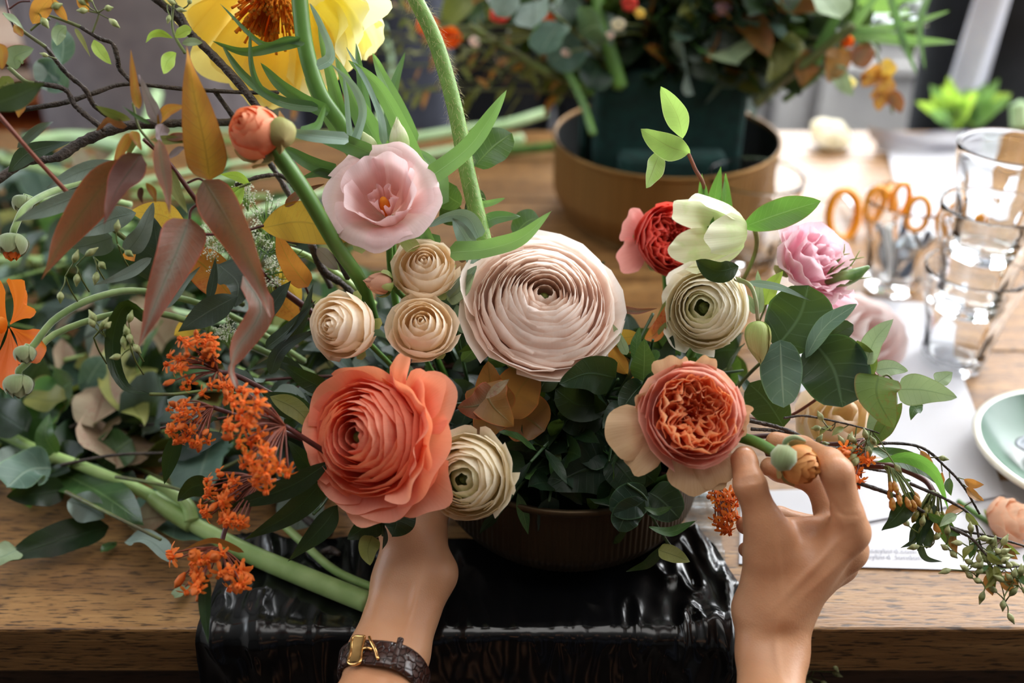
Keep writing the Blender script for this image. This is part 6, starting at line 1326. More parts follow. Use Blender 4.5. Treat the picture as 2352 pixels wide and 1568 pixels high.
# leaves named one by one on the bare wood
for (lb, mt, sh, w_, roll, pts, z) in (
    ('long dark leaf lying on the bare wood at the left edge', 'dark', 'lance', 84, 10, [(250, 1210), (120, 1245), (-20, 1295)], .012), ('pale yellow-green leaf cut by the left edge on the wood', 'pale', 'ovate', 70, 0, [(40, 1262), (0, 1280), (-50, 1290)], .02),
    ('silver-grey leaf with a green stalk, lying below the big green leaf', 'grey', 'ell', 72, 20, [(238, 1190), (200, 1165), (155, 1150)], .03), ('crumpled grey-blue leaf near the lowest orange cluster', 'grey', 'ell', 60, 30, [(285, 1245), (340, 1240), (400, 1290)], .022),
    ('big mid-green leaf under the thick stalk', 'green', 'ell', 104, 10, [(110, 1075), (210, 1120), (328, 1198)], .03), ('rounded grey-green leaf at the left edge below the thick stalk', 'euca2', 'round', 108, 10, [(118, 1075), (65, 1080), (15, 1120)], .045), ('dark flat leaf under the rounded grey-green leaf', 'dark', 'ovate', 66, 20, [(150, 1125), (80, 1135), (15, 1140)], .03),
    ('tiny green leaf alone on the wood', 'green', 'ell', 26, 10, [(268, 1245), (250, 1255), (232, 1268)], .003), ('small pale round leaf under the lowest orange cluster', 'pale', 'round', 34, 0, [(435, 1345), (415, 1360), (400, 1372)], .003),
    ('pinkish-green dying leaf standing behind the hoop leaf', 'dry', 'ovate', 110, 10, [(215, 980), (240, 880), (225, 780)], .05), ('wide yellow-green dying leaf right of the pinkish one', 'olive', 'ovate', 130, 10, [(330, 790), (290, 880), (330, 975)], .05), ('brown dried leaf below the thick stalk junction', 'dry', 'ell', 90, 10, [(290, 1200), (350, 1190), (420, 1180)], .012),
    ('dried pinkish leaf tip above the thick stalk', 'dry', 'lance', 40, 30, [(235, 1010), (260, 975), (300, 950)], .04), ('grey-green leaf left of the second orange cluster', 'grey', 'ovate', 80, 10, [(420, 985), (370, 970), (330, 1000)], .03), ('grey leaf at the left edge above the rounded leaf', 'grey', 'ovate', 60, 30, [(40, 1040), (15, 1060), (5, 1100)], .04), ('dull green leaf beneath the thick stalk junction', 'euca2', 'ovate', 100, 0, [(330, 1130), (420, 1200), (490, 1250)], .01),
    ('dark green leaf at the left edge beside the poppy bud', 'dark', 'ovate', 90, 10, [(60, 990), (0, 950), (-40, 930)], .06), ('olive leaf with notched edge near the left poppy bud', 'olive', 'ell', 80, 10, [(60, 910), (110, 920), (160, 915)], .06)):
    hw = w_*.5*dep(T(*pts[1], z))/F
    q = leaf([T(x, y, z+(0.004*i)) for i, (x, y) in enumerate(pts)], hw, sh, roll, .25, .15, len(lb), facing=(0, -.35, 1), nv=18)
    obj('fallen_leaf', *q[:2], Lm[mt], uv=q[2], label=lb, cat='leaf')
# pile of trimmings
rs = np.random.RandomState(5)
for k in range(16):
    x = rs.uniform(-60, 520); y = rs.uniform(300, 560) if k % 2 else rs.uniform(420, 760); a = rs.uniform(-.5, .35); l = rs.uniform(250, 480); z = rs.uniform(.02, .075)
    tubeT('cut_stalk', 'pale green cut flower stalk in the heap of trimmings on the left', [(x, y), (x+l*.5*math.cos(a), y+l*.5*math.sin(a)*.7), (x+l*math.cos(a), y+l*math.sin(a)*.6)], [rs.uniform(.003, .0065)], St['stalkb'] if k % 3 else St['stalk'], group='cut stalks in the heap', zs=[z, z+.01, z])
for k, (pts, r, z, lb) in enumerate((([(880, 330), (1050, 300), (1160, 285), (1252, 258)], .0075, .03, 'pale stalk pointing right at the far end of the heap, behind the hairy stem'), ([(1080, 348), (1180, 345), (1290, 335)], .0075, .012, 'bright green stalk touching the brass bowl on its left'), ([(900, 370), (1050, 345), (1200, 318)], .008, .012, 'pale stalk under the one pointing right, left of the brass bowl'), ([(60, 330), (180, 318), (330, 345)], .011, .06, 'broad pale stalk at the far left of the heap'), ([(250, 390), (330, 300), (360, 215)], .009, .08, 'pale stalk standing up out of the heap, before the mauve apron'), ([(860, 300), (900, 160), (880, 60)], .004, .05, 'blurred upright stem in front of the slate clothes'))):
    tubeT('cut_stalk', lb, pts, [r], St['stalkb'] if k != 1 else St['green'], zs=[z]*(len(pts)-1)+[z+.006])
pal = [('dark', 'green', 'dark2'), ('grey', 'greyd', 'euca2'), ('green', 'helle2', 'dark'), ('euca2', 'euca', 'grey'), ('olive', 'green', 'dark'), ('euca', 'dark2', 'greyd'), ('dry', 'olive', 'greyd')]
for k in range(78):
    x = rs.uniform(-150, 720); y = 400+700*rs.beta(1.1, 1.05)
    if y > 1010 and x > 300: y -= 240
    if x < 330 and y > 1060: y = 1040
    zc = rs.uniform(.015, .075)*(1 if 560 < y < 850 else .6); a = rs.uniform(-.9, 2.6)
    p0 = T(x, y, zc); si = rs.randint(4); sh = ('lancem', 'ovate', 'round', 'ell')[si]; pi_ = rs.randint(len(pal))
    ds = ('narrow-leaved', 'oval-leaved', 'round-leaved', 'broad-leaved')[si]+' '+('dark green', 'grey-green', 'fresh green', 'silvery green', 'olive green', 'dusky green', 'dull dying')[pi_]+' cutting'
    radial(ds+' in the heap of trimmings at the left', p0, (math.cos(a), math.sin(a)*.8, rs.uniform(-.08, .1)), rs.uniform(.09, .16), 9, pal[pi_], sh, rs.uniform(.045, .075)*(.8 if sh == 'round' else 1), 600+k, ds+'s in the heap', St['twig'] if k % 2 else St['stalk'], .1, name='leafy_cutting', r0=.0015)

for k in range(12):
    x, y, a, l = rs.uniform(0, 600), rs.uniform(880, 1130), rs.uniform(-.9, .5), rs.uniform(120, 260)
    tubeT('cut_twig', 'thin brown twig among the trimmings on the left of the table', [(x, y), (x+l*.5*math.cos(a), y+l*.5*math.sin(a)+rs.uniform(-10, 10)), (x+l*math.cos(a), y+l*math.sin(a))], [.0016, .0011], St['twig' if k % 2 else 'bark'], 'twig', 'thin twigs among the trimmings', [.045, .05, .045], sides=6)

# ------------------------------------------------------------ arrangement in the brass bowl (out of focus)
rs = np.random.RandomState(21); b0 = Vector((BB[0], BB[1]+.01, TZ+.19))
for k in range(70):
    th = rs.uniform(0, 6.283); el = rs.uniform(.22, 1.2); dv = Vector((math.cos(th)*math.cos(el)*1.35, math.sin(th)*math.cos(el)*(.8 if math.sin(th) > 0 else .35), math.sin(el)+(.25 if math.sin(th) < 0 else 0)))
    kind = k % 7
    mt = (('euca2', 'grey', 'euca'), ('dark', 'green', 'dark2'), ('olive', 'bronze', 'dark'), ('euca', 'greyd', 'dark'), ('olive', 'green', 'amber'), ('grey', 'euca2', 'pale'), ('dark2', 'dark', 'euca'))[kind]
    sh = ('round', 'lancem', 'ovate', 'ovate', 'lancem', 'round', 'ovate')[kind]
    radial(('silvery round-leaved stem', 'narrow dark-leaved stem', 'olive and bronze-leaved stem', 'dusky oval-leaved stem', 'stem of narrow olive and amber leaves', 'pale grey round-leaved stem', 'deep green oval-leaved stem')[kind]+' in the blurred arrangement of the brass bowl', b0+Vector((rs.uniform(-.06, .07), rs.uniform(-.05, .06), -.01)), dv, rs.uniform(.15, .32), 13, mt, sh, rs.uniform(.05, .075)*(.8 if sh == 'round' else 1), 800+k, ('silvery', 'narrow dark', 'olive', 'dusky', 'narrow olive', 'pale grey', 'deep green')[kind]+' stems in the brass bowl', St['twig'] if k % 2 else G['stem_dark'], .2, r0=.002)
for k in range(9):
    radial('fine olive-brown twig spreading left from the brass bowl', b0+Vector((-.08, rs.uniform(-.04, .05), -.03)), (-1.3, rs.uniform(-.25, .3), rs.uniform(.05, .75)), rs.uniform(.26, .44), 18, ('olive', 'bronze', 'olive', 'amber'), 'lancem', rs.uniform(.022, .034), 950+k, 'fine olive twigs left of the brass bowl', St['twig'], .15, r0=.0013)
def stemw(label, pts, d, r, mat='green', name='flower_stalk', group=None):
    V, Fc, u = tube([P(x, y, dd) for (x, y), dd in zip(pts, d)], r, n=12*len(pts), sides=8); return obj(name, V, Fc, St[mat] if isinstance(mat, str) else mat, label=label, cat='stem', group=group, uv=u)
stemw('green stem crossing the dark foam at its left, longest of the blurred stems', [(1180, -20), (1230, 60), (1300, 150), (1360, 215)], [1.10, 1.11, 1.12, 1.13], [.0055, .005])
stemw('green stem hanging down inside the brass bowl at the left', [(1240, 80), (1300, 160), (1340, 240), (1362, 308)], [1.12, 1.115, 1.11, 1.10], [.0045, .0045])
stemw('yellow-green short stem left of the centre of the blurred arrangement', [(1260, -10), (1320, 30), (1365, 75), (1382, 95)], [1.10, 1.10, 1.10, 1.10], [.006, .0065], 'twig')
stemw('thick dark green stem in the middle of the blurred arrangement', [(1370, -20), (1390, 80), (1425, 200)], [1.12, 1.12, 1.13], [.009, .009])
stemw('thin olive stem curving into the left of the foam', [(1080, 60), (1180, 120), (1260, 170), (1320, 190)], [1.10, 1.11, 1.12, 1.14], [.004, .005], 'twig')
stemw('brown leaning stem right of the brass bowl', [(1735, 240), (1790, 190), (1850, 145), (1960, 60)], [1.13, 1.12, 1.10, 1.08], [.006, .006], 'twig')
t = plant('strap_leaf_plant', 'blurred lily-like stem with green strap leaves over the tissue, top right', 'stem', P(1900, 150, 1.12))
stem(t, 'green', [7, 8], [(1965, -10), (1950, 80), (1880, 170), (1800, 230)], 1.08, 1.16)
for a in (('strapb', 30, 20, [(1955, 75), (2060, 92), (2200, 98)], 1.08, 1.06), ('strapb', 24, 30, [(1955, 75), (2080, 60), (2180, 25)], 1.08, 1.06), ('strap', 16, 0, [(2135, -20), (2112, 60), (2125, 160)], 1.06, 1.05), ('strap', 18, 0, [(2045, -10), (2070, 80), (2105, 170)], 1.07, 1.06), ('strap', 30, 10, [(1870, 150), (1900, 80), (1950, -10)], 1.1, 1.08), ('strapb', 22, 0, [(1960, 60), (1990, 20), (2030, -30)], 1.08, 1.07)):
    add_leaf(t, a[0], 'strap', *a[1:], name='strap_leaf', fold=.3)
t = plant('drooping_sprig', 'drooping blurred sprig of ochre and rust leaves with white petals, right of the brass bowl', 'branch', P(1960, 40, 1.1))
stem(t, 'twig', [3, 3], [(1960, 40), (2010, 120), (2040, 200), (2050, 260)], 1.1, 1.08)
for a in (('bronze', 'ovate', 60, 10, [(1930, 110), (1920, 150), (1900, 190)], 1.08, 1.08), ('rust', 'ovate', 56, 10, [(1960, 150), (1985, 120), (1995, 100)], 1.08, 1.08), ('amber', 'ovate', 50, 10, [(1990, 160), (2000, 175), (1980, 200)], 1.08, 1.08), ('yellowred', 'ovate', 40, 10, [(2050, 140), (2030, 165), (2000, 190)], 1.08, 1.08), ('amber', 'ovate', 44, 10, [(2050, 180), (2025, 205), (2000, 225)], 1.08, 1.08), ('rust', 'ovate', 36, 10, [(2040, 215), (2060, 235), (2070, 260)], 1.08, 1.08), ('amber', 'ovate', 34, 10, [(2030, 210), (2020, 235), (2018, 255)], 1.08, 1.08), ('pale', 'ovate', 40, 10, [(1920, 150), (1935, 190), (1960, 220)], 1.08, 1.08), ('olive', 'ovate', 60, 10, [(1780, 100), (1790, 140), (1760, 190)], 1.1, 1.1), ('olive', 'ovate', 64, 0, [(1840, 90), (1810, 120), (1790, 170)], 1.1, 1.1), ('bronze', 'ovate', 56, 10, [(1870, 120), (1850, 160), (1840, 200)], 1.1, 1.1)):
    add_leaf(t, *a[:7], fold=.2)
for k, (x, y, r_, mt, lb) in enumerate(((1030, 85, 26, 'tang', 'blurred orange bloom just right of the hairy stem'), (985, 60, 24, 'tang', 'blurred orange bloom just left of the hairy stem'), (1150, 30, 22, 'coral', 'blurred burgundy-red flower near the top, third of the arrangement from the left'), (1265, 40, 18, 'tang', 'blurred rusty orange flower at the top, left of the thick dark stem'), (1090, 95, 12, 'blush', 'small blurred pale pink flower right of the orange bloom'), (1445, 8, 18, 'coral', 'small blurred red flower at the top edge above the middle'), (1420, 55, 15, 'white', 'small blurred white flower near the thick dark stem'), (1470, 30, 12, 'yellow', 'small blurred yellow flower at the top, left of centre-right'), (1660, 20, 16, 'lisi2', 'small blurred pink flower near the top right of the arrangement'), (1945, 190, 18, 'lemon', 'small blurred cream flower on the drooping sprig'), (1925, 165, 16, 'white', 'small blurred white flower on the drooping sprig'), (1945, 92, 16, 'tang', 'small blurred peach flower above the drooping sprig'), (1400, 80, 10, 'blush', 'tiny blurred pink floret by the thick dark stem'), (1300, 120, 10, 'blush', 'tiny blurred pink floret above the left stems'))):
    c = P(x, y, 1.09); R_ = r_*1.09/F; t = thing('blurred_bloom', lb, 'flower', c)
    V, Fc, u = tube([c, c*.5+b0*.5+Vector((0, 0, .02)), b0+Vector((rs.uniform(-.05, .05), 0, .0))], [.0014, .0018], n=16, sides=6); obj('stem', V, Fc, St['twig'], t, u)
    nested(t, c, axis_from_view(.2*math.sin(k*2), .3, .9), R_*1.1, [(3, .35, .5, .5, 1.5, .04, 0, .2), (5, .7, .3, .8, 1.4, .05, 0, .2), (5, 1.0, 0, 1.0, 1.4, .06, .03, .2)], G[mt], 0, 700+k, nv=6)
# celery-like tops and light green things at the back right
t = plant('green_bunch', 'bright green leafy bunch lying at the far edge of the table, top right', 'leaves', T(2190, 330))
for k in range(30):
    a = rs.uniform(-1.4, 1.4); p0 = T(2215+rs.uniform(-30, 30), 285+rs.uniform(-10, 12), .02); p2 = p0+Vector((math.sin(a)*.055, rs.uniform(-.03, .03), .02+math.cos(a)*.05*rs.uniform(.5, 1)))
    q = leaf([p0, (p0+p2)/2+Vector((0, 0, .006)), p2], .009, 'ell', 20, .3, .2, k, nv=9, nu=5); obj('leaf', *q[:2], Lm['strapb' if k % 2 else 'lime'], t, q[2])
tubeT('cut_stalk', 'pale green stalk standing at the far right behind the glasses', [(2345, 290), (2342, 240)], [.014], St['stalkb'], zs=[.03, .06])

# ------------------------------------------------------------ the florist: arms, hands, and the body standing behind the viewpoint
def skin_mat():
    N = NT('skin'); co = N.coord('Object')
    g = N.noise(22, 3, co); g2 = N.noise(9, 2, co)
    col = N.ramp(g, [(.3, 'b8835e'), (.55, 'c69470'), (.8, 'cf9f7c')])
    col = N.mix(N.math('MULTIPLY', N.ramp(g2, [(.45, (0, 0, 0)), (.7, (1, 1, 1))]), .4), col, 'bd7c5c')
    fine = N.n('TexVoronoi', {'Vector': co, 'Scale': 900.0}).outputs[0]
    bp = N.bump(N.math('ADD', fine, N.math('MULTIPLY', N.noise(260, 3, co), 1.5)), .16, .0006)
    return N.done(N.pbr(col, .42, bp, Subsurface_Weight=.18, Subsurface_Radius=(.012, .004, .002), Subsurface_Scale=.6, Specular_IOR_Level=.45))
M['skin'] = skin_mat()
M['nail'] = plain('fingernail', 'e6bcac', .22, Coat_Weight=.4)
def Q3(x, y, d): return tuple(P(x, y, d))
def cap(a, b, ra, rb):
    """radii in picture pixels at the joint's own distance"""
    return (Q3(*a), Q3(*b), ra*a[2]/F, rb*b[2]/F)
per = thing('person', 'person arranging flowers, only bare forearms and hands in view, watch on the left wrist', 'person', (0, -.24, 0))
# right hand: back of the hand to the viewer, index arched over, thumb up the left side
D = .63
palm = [cap((1952, 1222, D-.006), (1800, 1395, D+.004), 40, 50), cap((1948, 1262, D+.012), (1790, 1410, D+.012), 40, 50), cap((1928, 1296, D+.026), (1772, 1415, D+.020), 36, 46),
        cap((1890, 1318, D+.038), (1758, 1415, D+.026), 30, 44), cap((1770, 1235, D+.000), (1745, 1400, D+.012), 50, 56), cap((1790, 1215, D+.010), (1925, 1215, D+.008), 26, 34), cap((1830, 1290, D+.004), (1780, 1390, D+.008), 52, 56),
        cap((1738, 1402, D+.016), (1745, 1500, D+.006), 50, 46), cap((1822, 1402, D+.016), (1800, 1500, D+.006), 48, 50), cap((1742, 1500, D+.006), (1742, 1660, D-.03), 46, 52), cap((1800, 1500, D+.006), (1788, 1660, D-.03), 50, 56)]
thumb = [cap((1765, 1260, D+.002), (1752, 1195, D-.004), 50, 41), cap((1752, 1195, D-.004), (1722, 1112, D-.008), 40, 35), cap((1722, 1112, D-.008), (1709, 1060, D+.002), 35, 28), cap((1709, 1060, D+.002), (1710, 1048, D+.006), 27, 23)]
index = [cap((1952, 1222, D-.006), (1946, 1180, D-.014), 38, 35), cap((1946, 1180, D-.014), (1922, 1085, D-.018), 35, 36), cap((1922, 1085, D-.018), (1905, 1062, D-.008), 36, 33), cap((1905, 1062, D-.008), (1842, 1030, D+.020), 31, 28), cap((1842, 1030, D+.020), (1782, 1014, D+.030), 27, 23)]
middle = [cap((1948, 1262, D+.012), (1905, 1175, D+.022), 36, 33), cap((1905, 1175, D+.022), (1880, 1110, D+.034), 33, 30), cap((1880, 1110, D+.034), (1790, 1080, D+.034), 28, 24), cap((1790, 1080, D+.034), (1768, 1072, D+.030), 24, 22)]
ring = [cap((1928, 1296, D+.026), (1880, 1215, D+.055), 34, 30), cap((1880, 1215, D+.055), (1790, 1190, D+.062), 28, 26), cap((1790, 1190, D+.062), (1712, 1206, D+.048), 25, 21)]
pinky = [cap((1890, 1318, D+.038), (1850, 1255, D+.066), 29, 26), cap((1850, 1255, D+.066), (1780, 1240, D+.070), 24, 22), cap((1780, 1240, D+.070), (1714, 1262, D+.052), 21, 18)]
bump_k = [(P(1972, 1222, D-.018), .010, .0022), (P(1962, 1288, D+.004), .009, .0016)]
def crease(list_):
    def f(p):
        out = np.zeros(len(p), np.float32)
        for c_, dr, w_, amt, rad in list_:
            v = p-np.array(c_, np.float32); s_ = v @ np.array(dr, np.float32); r_ = np.linalg.norm(v-s_[:, None]*np.array(dr, np.float32), axis=1)
            out += amt*np.exp(-(s_/w_)**2)*np.exp(-(r_/rad)**2)
        return out
    return f
def vdir(x0, y0, x1, y1): return tuple((P(x1, y1, .63)-P(x0, y0, .63)).normalized())
cr = crease([(P(1724, 1098, D-.018), vdir(1722, 1112, 1712, 1060), .0013, .0009, .012), (P(1725, 1106, D-.018), vdir(1722, 1112, 1712, 1060), .0012, .0008, .012), (P(1722, 1088, D-.018), vdir(1722, 1112, 1712, 1060), .0011, .0006, .012),
             (P(1900, 1165, D-.014), vdir(1840, 1190, 1920, 1150), .0014, .0011, .012), (P(1905, 1150, D-.014), vdir(1840, 1190, 1920, 1130), .0013, .0009, .012), (P(1940, 1175, D-.02), (0, .2, 1), .0012, .0004, .010)]
             + [(P(1975, 1222, D-.018), (1, 0, 0), .007, -.0016, .008), (P(1966, 1284, D+.006), (1, 0, 0), .006, -.0012, .008)]
             + [(P(*mm_, D-.016), tuple(nrm(np.cross(np.array(vdir(*dd_)), np.array(FW)))), .0022, -.0009, .020) for mm_, dd_ in (((1885, 1290), (1800, 1395, 1950, 1222)), ((1850, 1325), (1800, 1395, 1950, 1222)), ((1905, 1320), (1800, 1410, 1945, 1262)), ((1790, 1300), (1780, 1395, 1760, 1230)), ((1790, 1470), (1790, 1560, 1800, 1400)))])
fR = body_sdf([(.010, palm), (.005, thumb), (.004, index), (.004, middle), (.004, ring), (.004, pinky)], .009, cr)
def smooth_body(name, f, boxes, h, mat, parent, label=None):
    V, Fc = nets(f, boxes[0], boxes[1], h); return obj(name, V, Fc, mat, parent, label=label)
def bounds(gs, pad=.01):
    A = np.array([a for g_ in gs for c_ in g_ for a in (c_[0], c_[1])]); r_ = max(c_[2] for g_ in gs for c_ in g_); return A.min(0)-r_-pad*.2, A.max(0)+r_+pad*.2
# forearms are carried on to the elbows and shoulders of a body standing behind the viewpoint
elR, elL = (.215, -.03, 1.06), (-.17, -.03, 1.05)
armR = [(Q3(1742, 1640, D-.026), elR, 46*D/F, .036), (Q3(1792, 1640, D-.026), elR, 50*D/F, .036)]
b = bounds([palm, thumb, index, middle, ring, pinky]); 
fRa = body_sdf([(.010, palm+armR), (.005, thumb), (.004, index), (.004, middle), (.004, ring), (.004, pinky)], .009, cr)
hR = smooth_body('hand_and_forearm', fRa, bounds([palm, thumb, index, middle, ring, pinky, armR]), .00145, M['skin'], per, 'right hand holding the bud')
# nails
def nail(c, up, out, w_, l_, parent):
    c = np.array(c); u_ = nrm(np.array(up)); o_ = np.array(out)-u_*np.dot(out, u_); o_ = nrm(o_); s_ = np.cross(u_, o_)
    a, b_ = np.meshgrid(np.linspace(-1, 1, 9), np.linspace(-1, 1, 9)); rr = np.sqrt(np.clip(1-np.abs(b_)**3.5*.55, 0, 1))
    V = c+(a*rr*w_)[..., None]*s_+(b_*l_)[..., None]*u_+(-(a*a)*w_*.38-(b_*b_)*l_*.10)[..., None]*o_
    return obj('fingernail', V.reshape(-1, 3), grid_faces(9, 9), M['nail'], parent)
def on_skin(f, p0, out):
    p0 = np.array(p0); out = nrm(np.array(out)); s_ = np.linspace(0, .02, 200); d_ = f(p0+out*s_[:, None]); k_ = int(np.argmax(d_ > 0)); return p0+out*(s_[k_]-.0008)
nail(on_skin(fRa, P(1710, 1053, D+.004), RT*-.12-FW*.9+UPV*.3), np.array(P(1708, 1035, D+.006)-P(1714, 1075, D-.002)), (RT*-.12-FW*.9+UPV*.3), .0052, .0062, hR)
# left hand wraps the far-left wall of the bowl, wrist and forearm come back to the viewer
E = .70
lp = [cap((944, 1235, E), (960, 1170, E+.02), 50, 48), cap((985, 1215, E+.012), (1000, 1150, E+.04), 38, 38), cap((918, 1210, E-.004), (925, 1140, E+.02), 36, 36), cap((1000, 1310, E-.005), (975, 1240, E+.006), 46, 42), cap((905, 1330, E-.010), (925, 1240, E-.002), 44, 36), cap((955, 1320, E-.012), (945, 1240, E), 52, 50),
      cap((908, 1320, E-.01), (858, 1510, E-.045), 42, 58), cap((990, 1325, E-.008), (925, 1510, E-.045), 50, 52), cap((858, 1510, E-.045), (820, 1640, E-.085), 56, 60), cap((925, 1510, E-.045), (880, 1640, E-.085), 52, 60)]
lf = [[cap((925, 1140, E+.02), (935, 1060, E+.05), 30, 28), cap((935, 1060, E+.05), (965, 1020, E+.08), 27, 25), cap((965, 1020, E+.08), (1000, 1000, E+.10), 24, 21)],
      [cap((955, 1150, E+.03), (965, 1085, E+.065), 31, 28), cap((965, 1085, E+.065), (990, 1050, E+.09), 27, 25), cap((990, 1050, E+.09), (1015, 1030, E+.105), 24, 21)],
      [cap((985, 1150, E+.04), (990, 1100, E+.07), 30, 27), cap((990, 1100, E+.07), (1005, 1075, E+.09), 26, 24), cap((1005, 1075, E+.09), (1025, 1060, E+.105), 23, 20)],
      [cap((1000, 1160, E+.04), (1004, 1125, E+.06), 26, 23), cap((1004, 1125, E+.06), (1010, 1105, E+.08), 22, 20), cap((1010, 1105, E+.08), (1018, 1092, E+.09), 19, 17)],
      [cap((912, 1200, E), (905, 1120, E+.004), 36, 32), cap((905, 1120, E+.004), (925, 1060, E+.008), 31, 27), cap((925, 1060, E+.008), (950, 1025, E+.014), 26, 22)]]
crL = crease([(P(1012, 1318, E-.02), (1, 0, 0), .010, -.0028, .011)]+[(P(966-4*k, 1330+18*k, E-.034), vdir(930, 1300, 1005, 1318), .0040, -.0006, .016) for k in range(11)])
armL = [(Q3(822, 1630, E-.082), elL, 58*.62/F, .036), (Q3(880, 1630, E-.082), elL, 58*.62/F, .036)]
fL = body_sdf([(.012, lp+armL)]+[(.004, g_) for g_ in lf], .010, crL)
smooth_body('hand_and_forearm', fL, bounds([lp, armL]+lf), .0017, M['skin'], per, 'left forearm reaching round the bowl')
# torso, head, upper arms with sleeves
bt = [(.05, [((0, -.24, .95), (0, -.25, 1.12), .135, .13), ((-.09, -.24, .92), (.09, -.24, .92), .115, .115), ((0, -.25, 1.12), (0, -.27, 1.32), .13, .125), ((-.13, -.28, 1.38), (.13, -.28, 1.38), .065, .065), ((0, -.28, 1.40), (0, -.27, 1.50), .05, .048), ((0, -.26, 1.58), (0, -.25, 1.63), .08, .085), ((0, -.21, 1.53), (0, -.18, 1.52), .05, .035), ((0, -.165, 1.575), (0, -.15, 1.56), .009, .011)])]
for s_ in (-1, 1): bt.append((.03, [((s_*.09, -.24, .90), (s_*.10, -.22, .50), .095, .058), ((s_*.10, -.22, .50), (s_*.10, -.24, .09), .056, .038), ((s_*.10, -.22, .045), (s_*.11, -.08, .03), .038, .028)]))
V, Fc = nets(body_sdf(bt, .04), (-.3, -.45, -.02), (.3, 0, 1.75), .017); obj('body', V, Fc, M['skin'], per)
sh = [(.05, [(a_, b_, ra+.012, rb+.012) for a_, b_, ra, rb in bt[0][1][:4]])]+[(.03, [((s_*.17, -.28, 1.37), e_, .055, .050), (e_, tuple(np.array(e_)*.86+np.array(w_)*.14), .048, .046)]) for s_, e_, w_ in ((1, elR, Q3(1770, 1640, D-.03)), (-1, elL, Q3(850, 1640, E-.085)))]
V, Fc = nets(body_sdf(sh, .04), (-.32, -.45, .8), (.32, .1, 1.5), .014); obj('shirt', V, Fc, M['black'], per)
tr = [(.04, [((-.08, -.24, .90), (.08, -.24, .90), .13, .13)])]+[(.03, [(a_, b_, ra+.016, rb+.018) for a_, b_, ra, rb in g_[1][:2]]) for g_ in bt[1:]]
V, Fc = nets(body_sdf(tr, .04), (-.3, -.45, 0), (.3, 0, 1.1), .017); obj('trousers', V, Fc, M['slate'], per)
V, Fc = nets(body_sdf([(.04, [((0, -.285, 1.60), (0, -.275, 1.66), .083, .08), ((0, -.33, 1.50), (0, -.32, 1.58), .05, .065)])], .02), (-.15, -.45, 1.4), (.15, -.1, 1.8), .010); obj('hair', V, Fc, M['hair'], per)
# wrist watch: strap seen from its buckle side
M['croc'] = NT('crocodile_strap'); n_ = M['croc']; vv = n_.n('TexVoronoi', {'Vector': n_.coord('Object', (1, 1, 1)), 'Scale': 210.0}, feature='DISTANCE_TO_EDGE').outputs[0]
M['croc'] = n_.done(n_.pbr(n_.mix(n_.ramp(vv, [(.0, (0, 0, 0)), (.08, (1, 1, 1))]), '160c0a', '3a1f18'), .28, n_.bump(n_.ramp(vv, [(0, (0, 0, 0)), (.12, (1, 1, 1))]), .6, .0015), Coat_Weight=.3))
M['gold'] = plain('rose_gold', 'e0b070', .16, metal=1.0)
a0 = np.array(P(862, 1500, E-.045)); a1 = np.array(P(840, 1600, E-.075)); ax_ = nrm(a1-a0); wc = np.array(P(857, 1553, E-.056))
w = thing('wrist_watch', 'dark brown crocodile-strap wrist watch with a gold buckle on the left wrist', 'watch', tuple(wc))
side = nrm(np.array(RT)-ax_*np.dot(np.array(RT), ax_)); upn = np.cross(side, ax_); upn = upn if np.dot(upn, np.array(-FW)) > 0 else -upn
side = nrm(side*1.0)
RW, RH = .0295, .0205
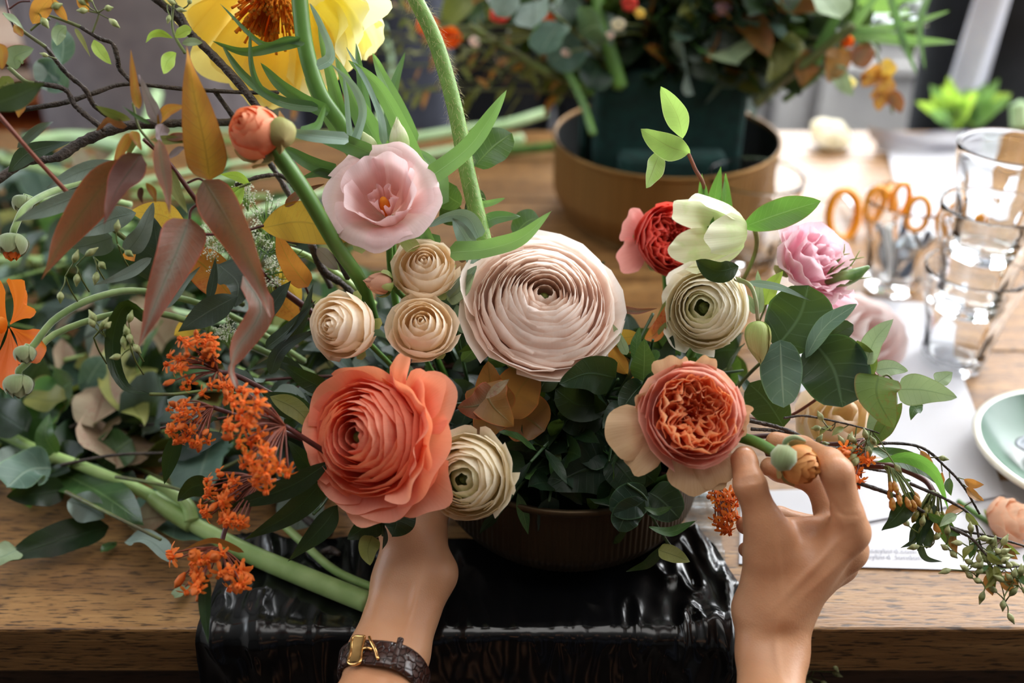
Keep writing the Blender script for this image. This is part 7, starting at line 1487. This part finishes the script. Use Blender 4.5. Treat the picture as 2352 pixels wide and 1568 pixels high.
# fit the strap to the arm: march outwards along each direction until just off the skin
th = np.linspace(0, 2*PI, 72, endpoint=False); hw = .0088
def ring_at(off, lift):
    cen = wc+ax_*off; out = []
    for t_ in th:
        dv = side*math.cos(t_)+upn*math.sin(t_); s_ = np.linspace(.008, .045, 75); pts = cen+dv*s_[:, None]
        d_ = fL(pts); k_ = np.argmax(d_ > 0); out.append(s_[k_] if d_.max() > 0 else .03)
    o = np.array(out); o = np.maximum.reduce([np.roll(o, j) for j in range(-4, 5)]); o = sum(np.roll(o, j) for j in range(-4, 5))/9
    return cen, o+lift
rows = []
for off, lift in ((-hw, .0004), (-hw, .0022), (-hw*.82, .0031), (0, .0034), (hw*.82, .0031), (hw, .0022), (hw, .0004)):
    cen, r_ = ring_at(off*1.0, lift); sk = .006*(np.cos(th-.2))            # the strap lies a little askew
    rows.append(cen+(side*np.cos(th)[:, None]+upn*np.sin(th)[:, None])*r_[:, None]+ax_*sk[:, None])
nth = 72; V = np.vstack(rows); obj('strap', V, grid_faces(nth, 7, True), M['croc'], w)
def on_strap(t_, off, lift=.0036):
    cen, r_ = ring_at(off, lift); i = int((t_ % (2*PI))/(2*PI)*72) % 72
    return cen+(side*math.cos(t_)+upn*math.sin(t_))*r_[i]+ax_*.006*math.cos(t_-.2)
tb_ = PI/2+.38
cor = [on_strap(tb_-.17, -hw*1.12), on_strap(tb_+.17, -hw*1.12), on_strap(tb_+.17, hw*1.12), on_strap(tb_-.17, hw*1.12)]
V, Fc, u = tube([cor[0], cor[1], (cor[1]+cor[2])/2, cor[2], cor[3], (cor[3]+cor[0])/2, cor[0]], [.0011], n=60, sides=8); bk = obj('buckle', V, Fc, M['gold'], w)
c_ = [np.array(on_strap(tb_+x_, y_*hw, .0042)) for y_ in (-1.08, -.36, .36, 1.08) for x_ in (-.14, 0, .14)]
V = np.vstack(c_); obj('buckle_plate', V, grid_faces(3, 4), M['gold'], bk)
V, Fc, u = tube([on_strap(tb_-.2, 0, .0045), on_strap(tb_-.32, 0, .0052), on_strap(tb_-.44, 0, .0040)], [.0009], n=10); obj('buckle_pin', V, Fc, M['gold'], bk)
V, Fc, u = tube([on_strap(tb_-.30, -hw*1.1, .003), on_strap(tb_-.38, -hw*.6, .0046), on_strap(tb_-.52, hw*.1, .0050), on_strap(tb_-.62, hw*.8, .0044)], [.0011, .0011], n=16); obj('keeper_edge', V, Fc, M['gold'], w)
V, Fc, u = tube([on_strap(tb_-.95+.0*y_, y_*hw*1.1, .0046) for y_ in (-1, -.5, 0, .5, 1)], [.0022], n=20, sides=6); obj('strap_keeper', V, Fc, M['croc'], w)
cen, r_ = ring_at(0, .0034); cs = cen-upn*(r_[54]+.001)
V, Fc, u = lathe([(.0001, .0075), (.0125, .0075), (.0145, .006), (.0150, .003), (.0145, .0), (.0001, .0)], tuple(cs), 48, axis=tuple(-upn)); obj('case', V, Fc, M['gold'], w)
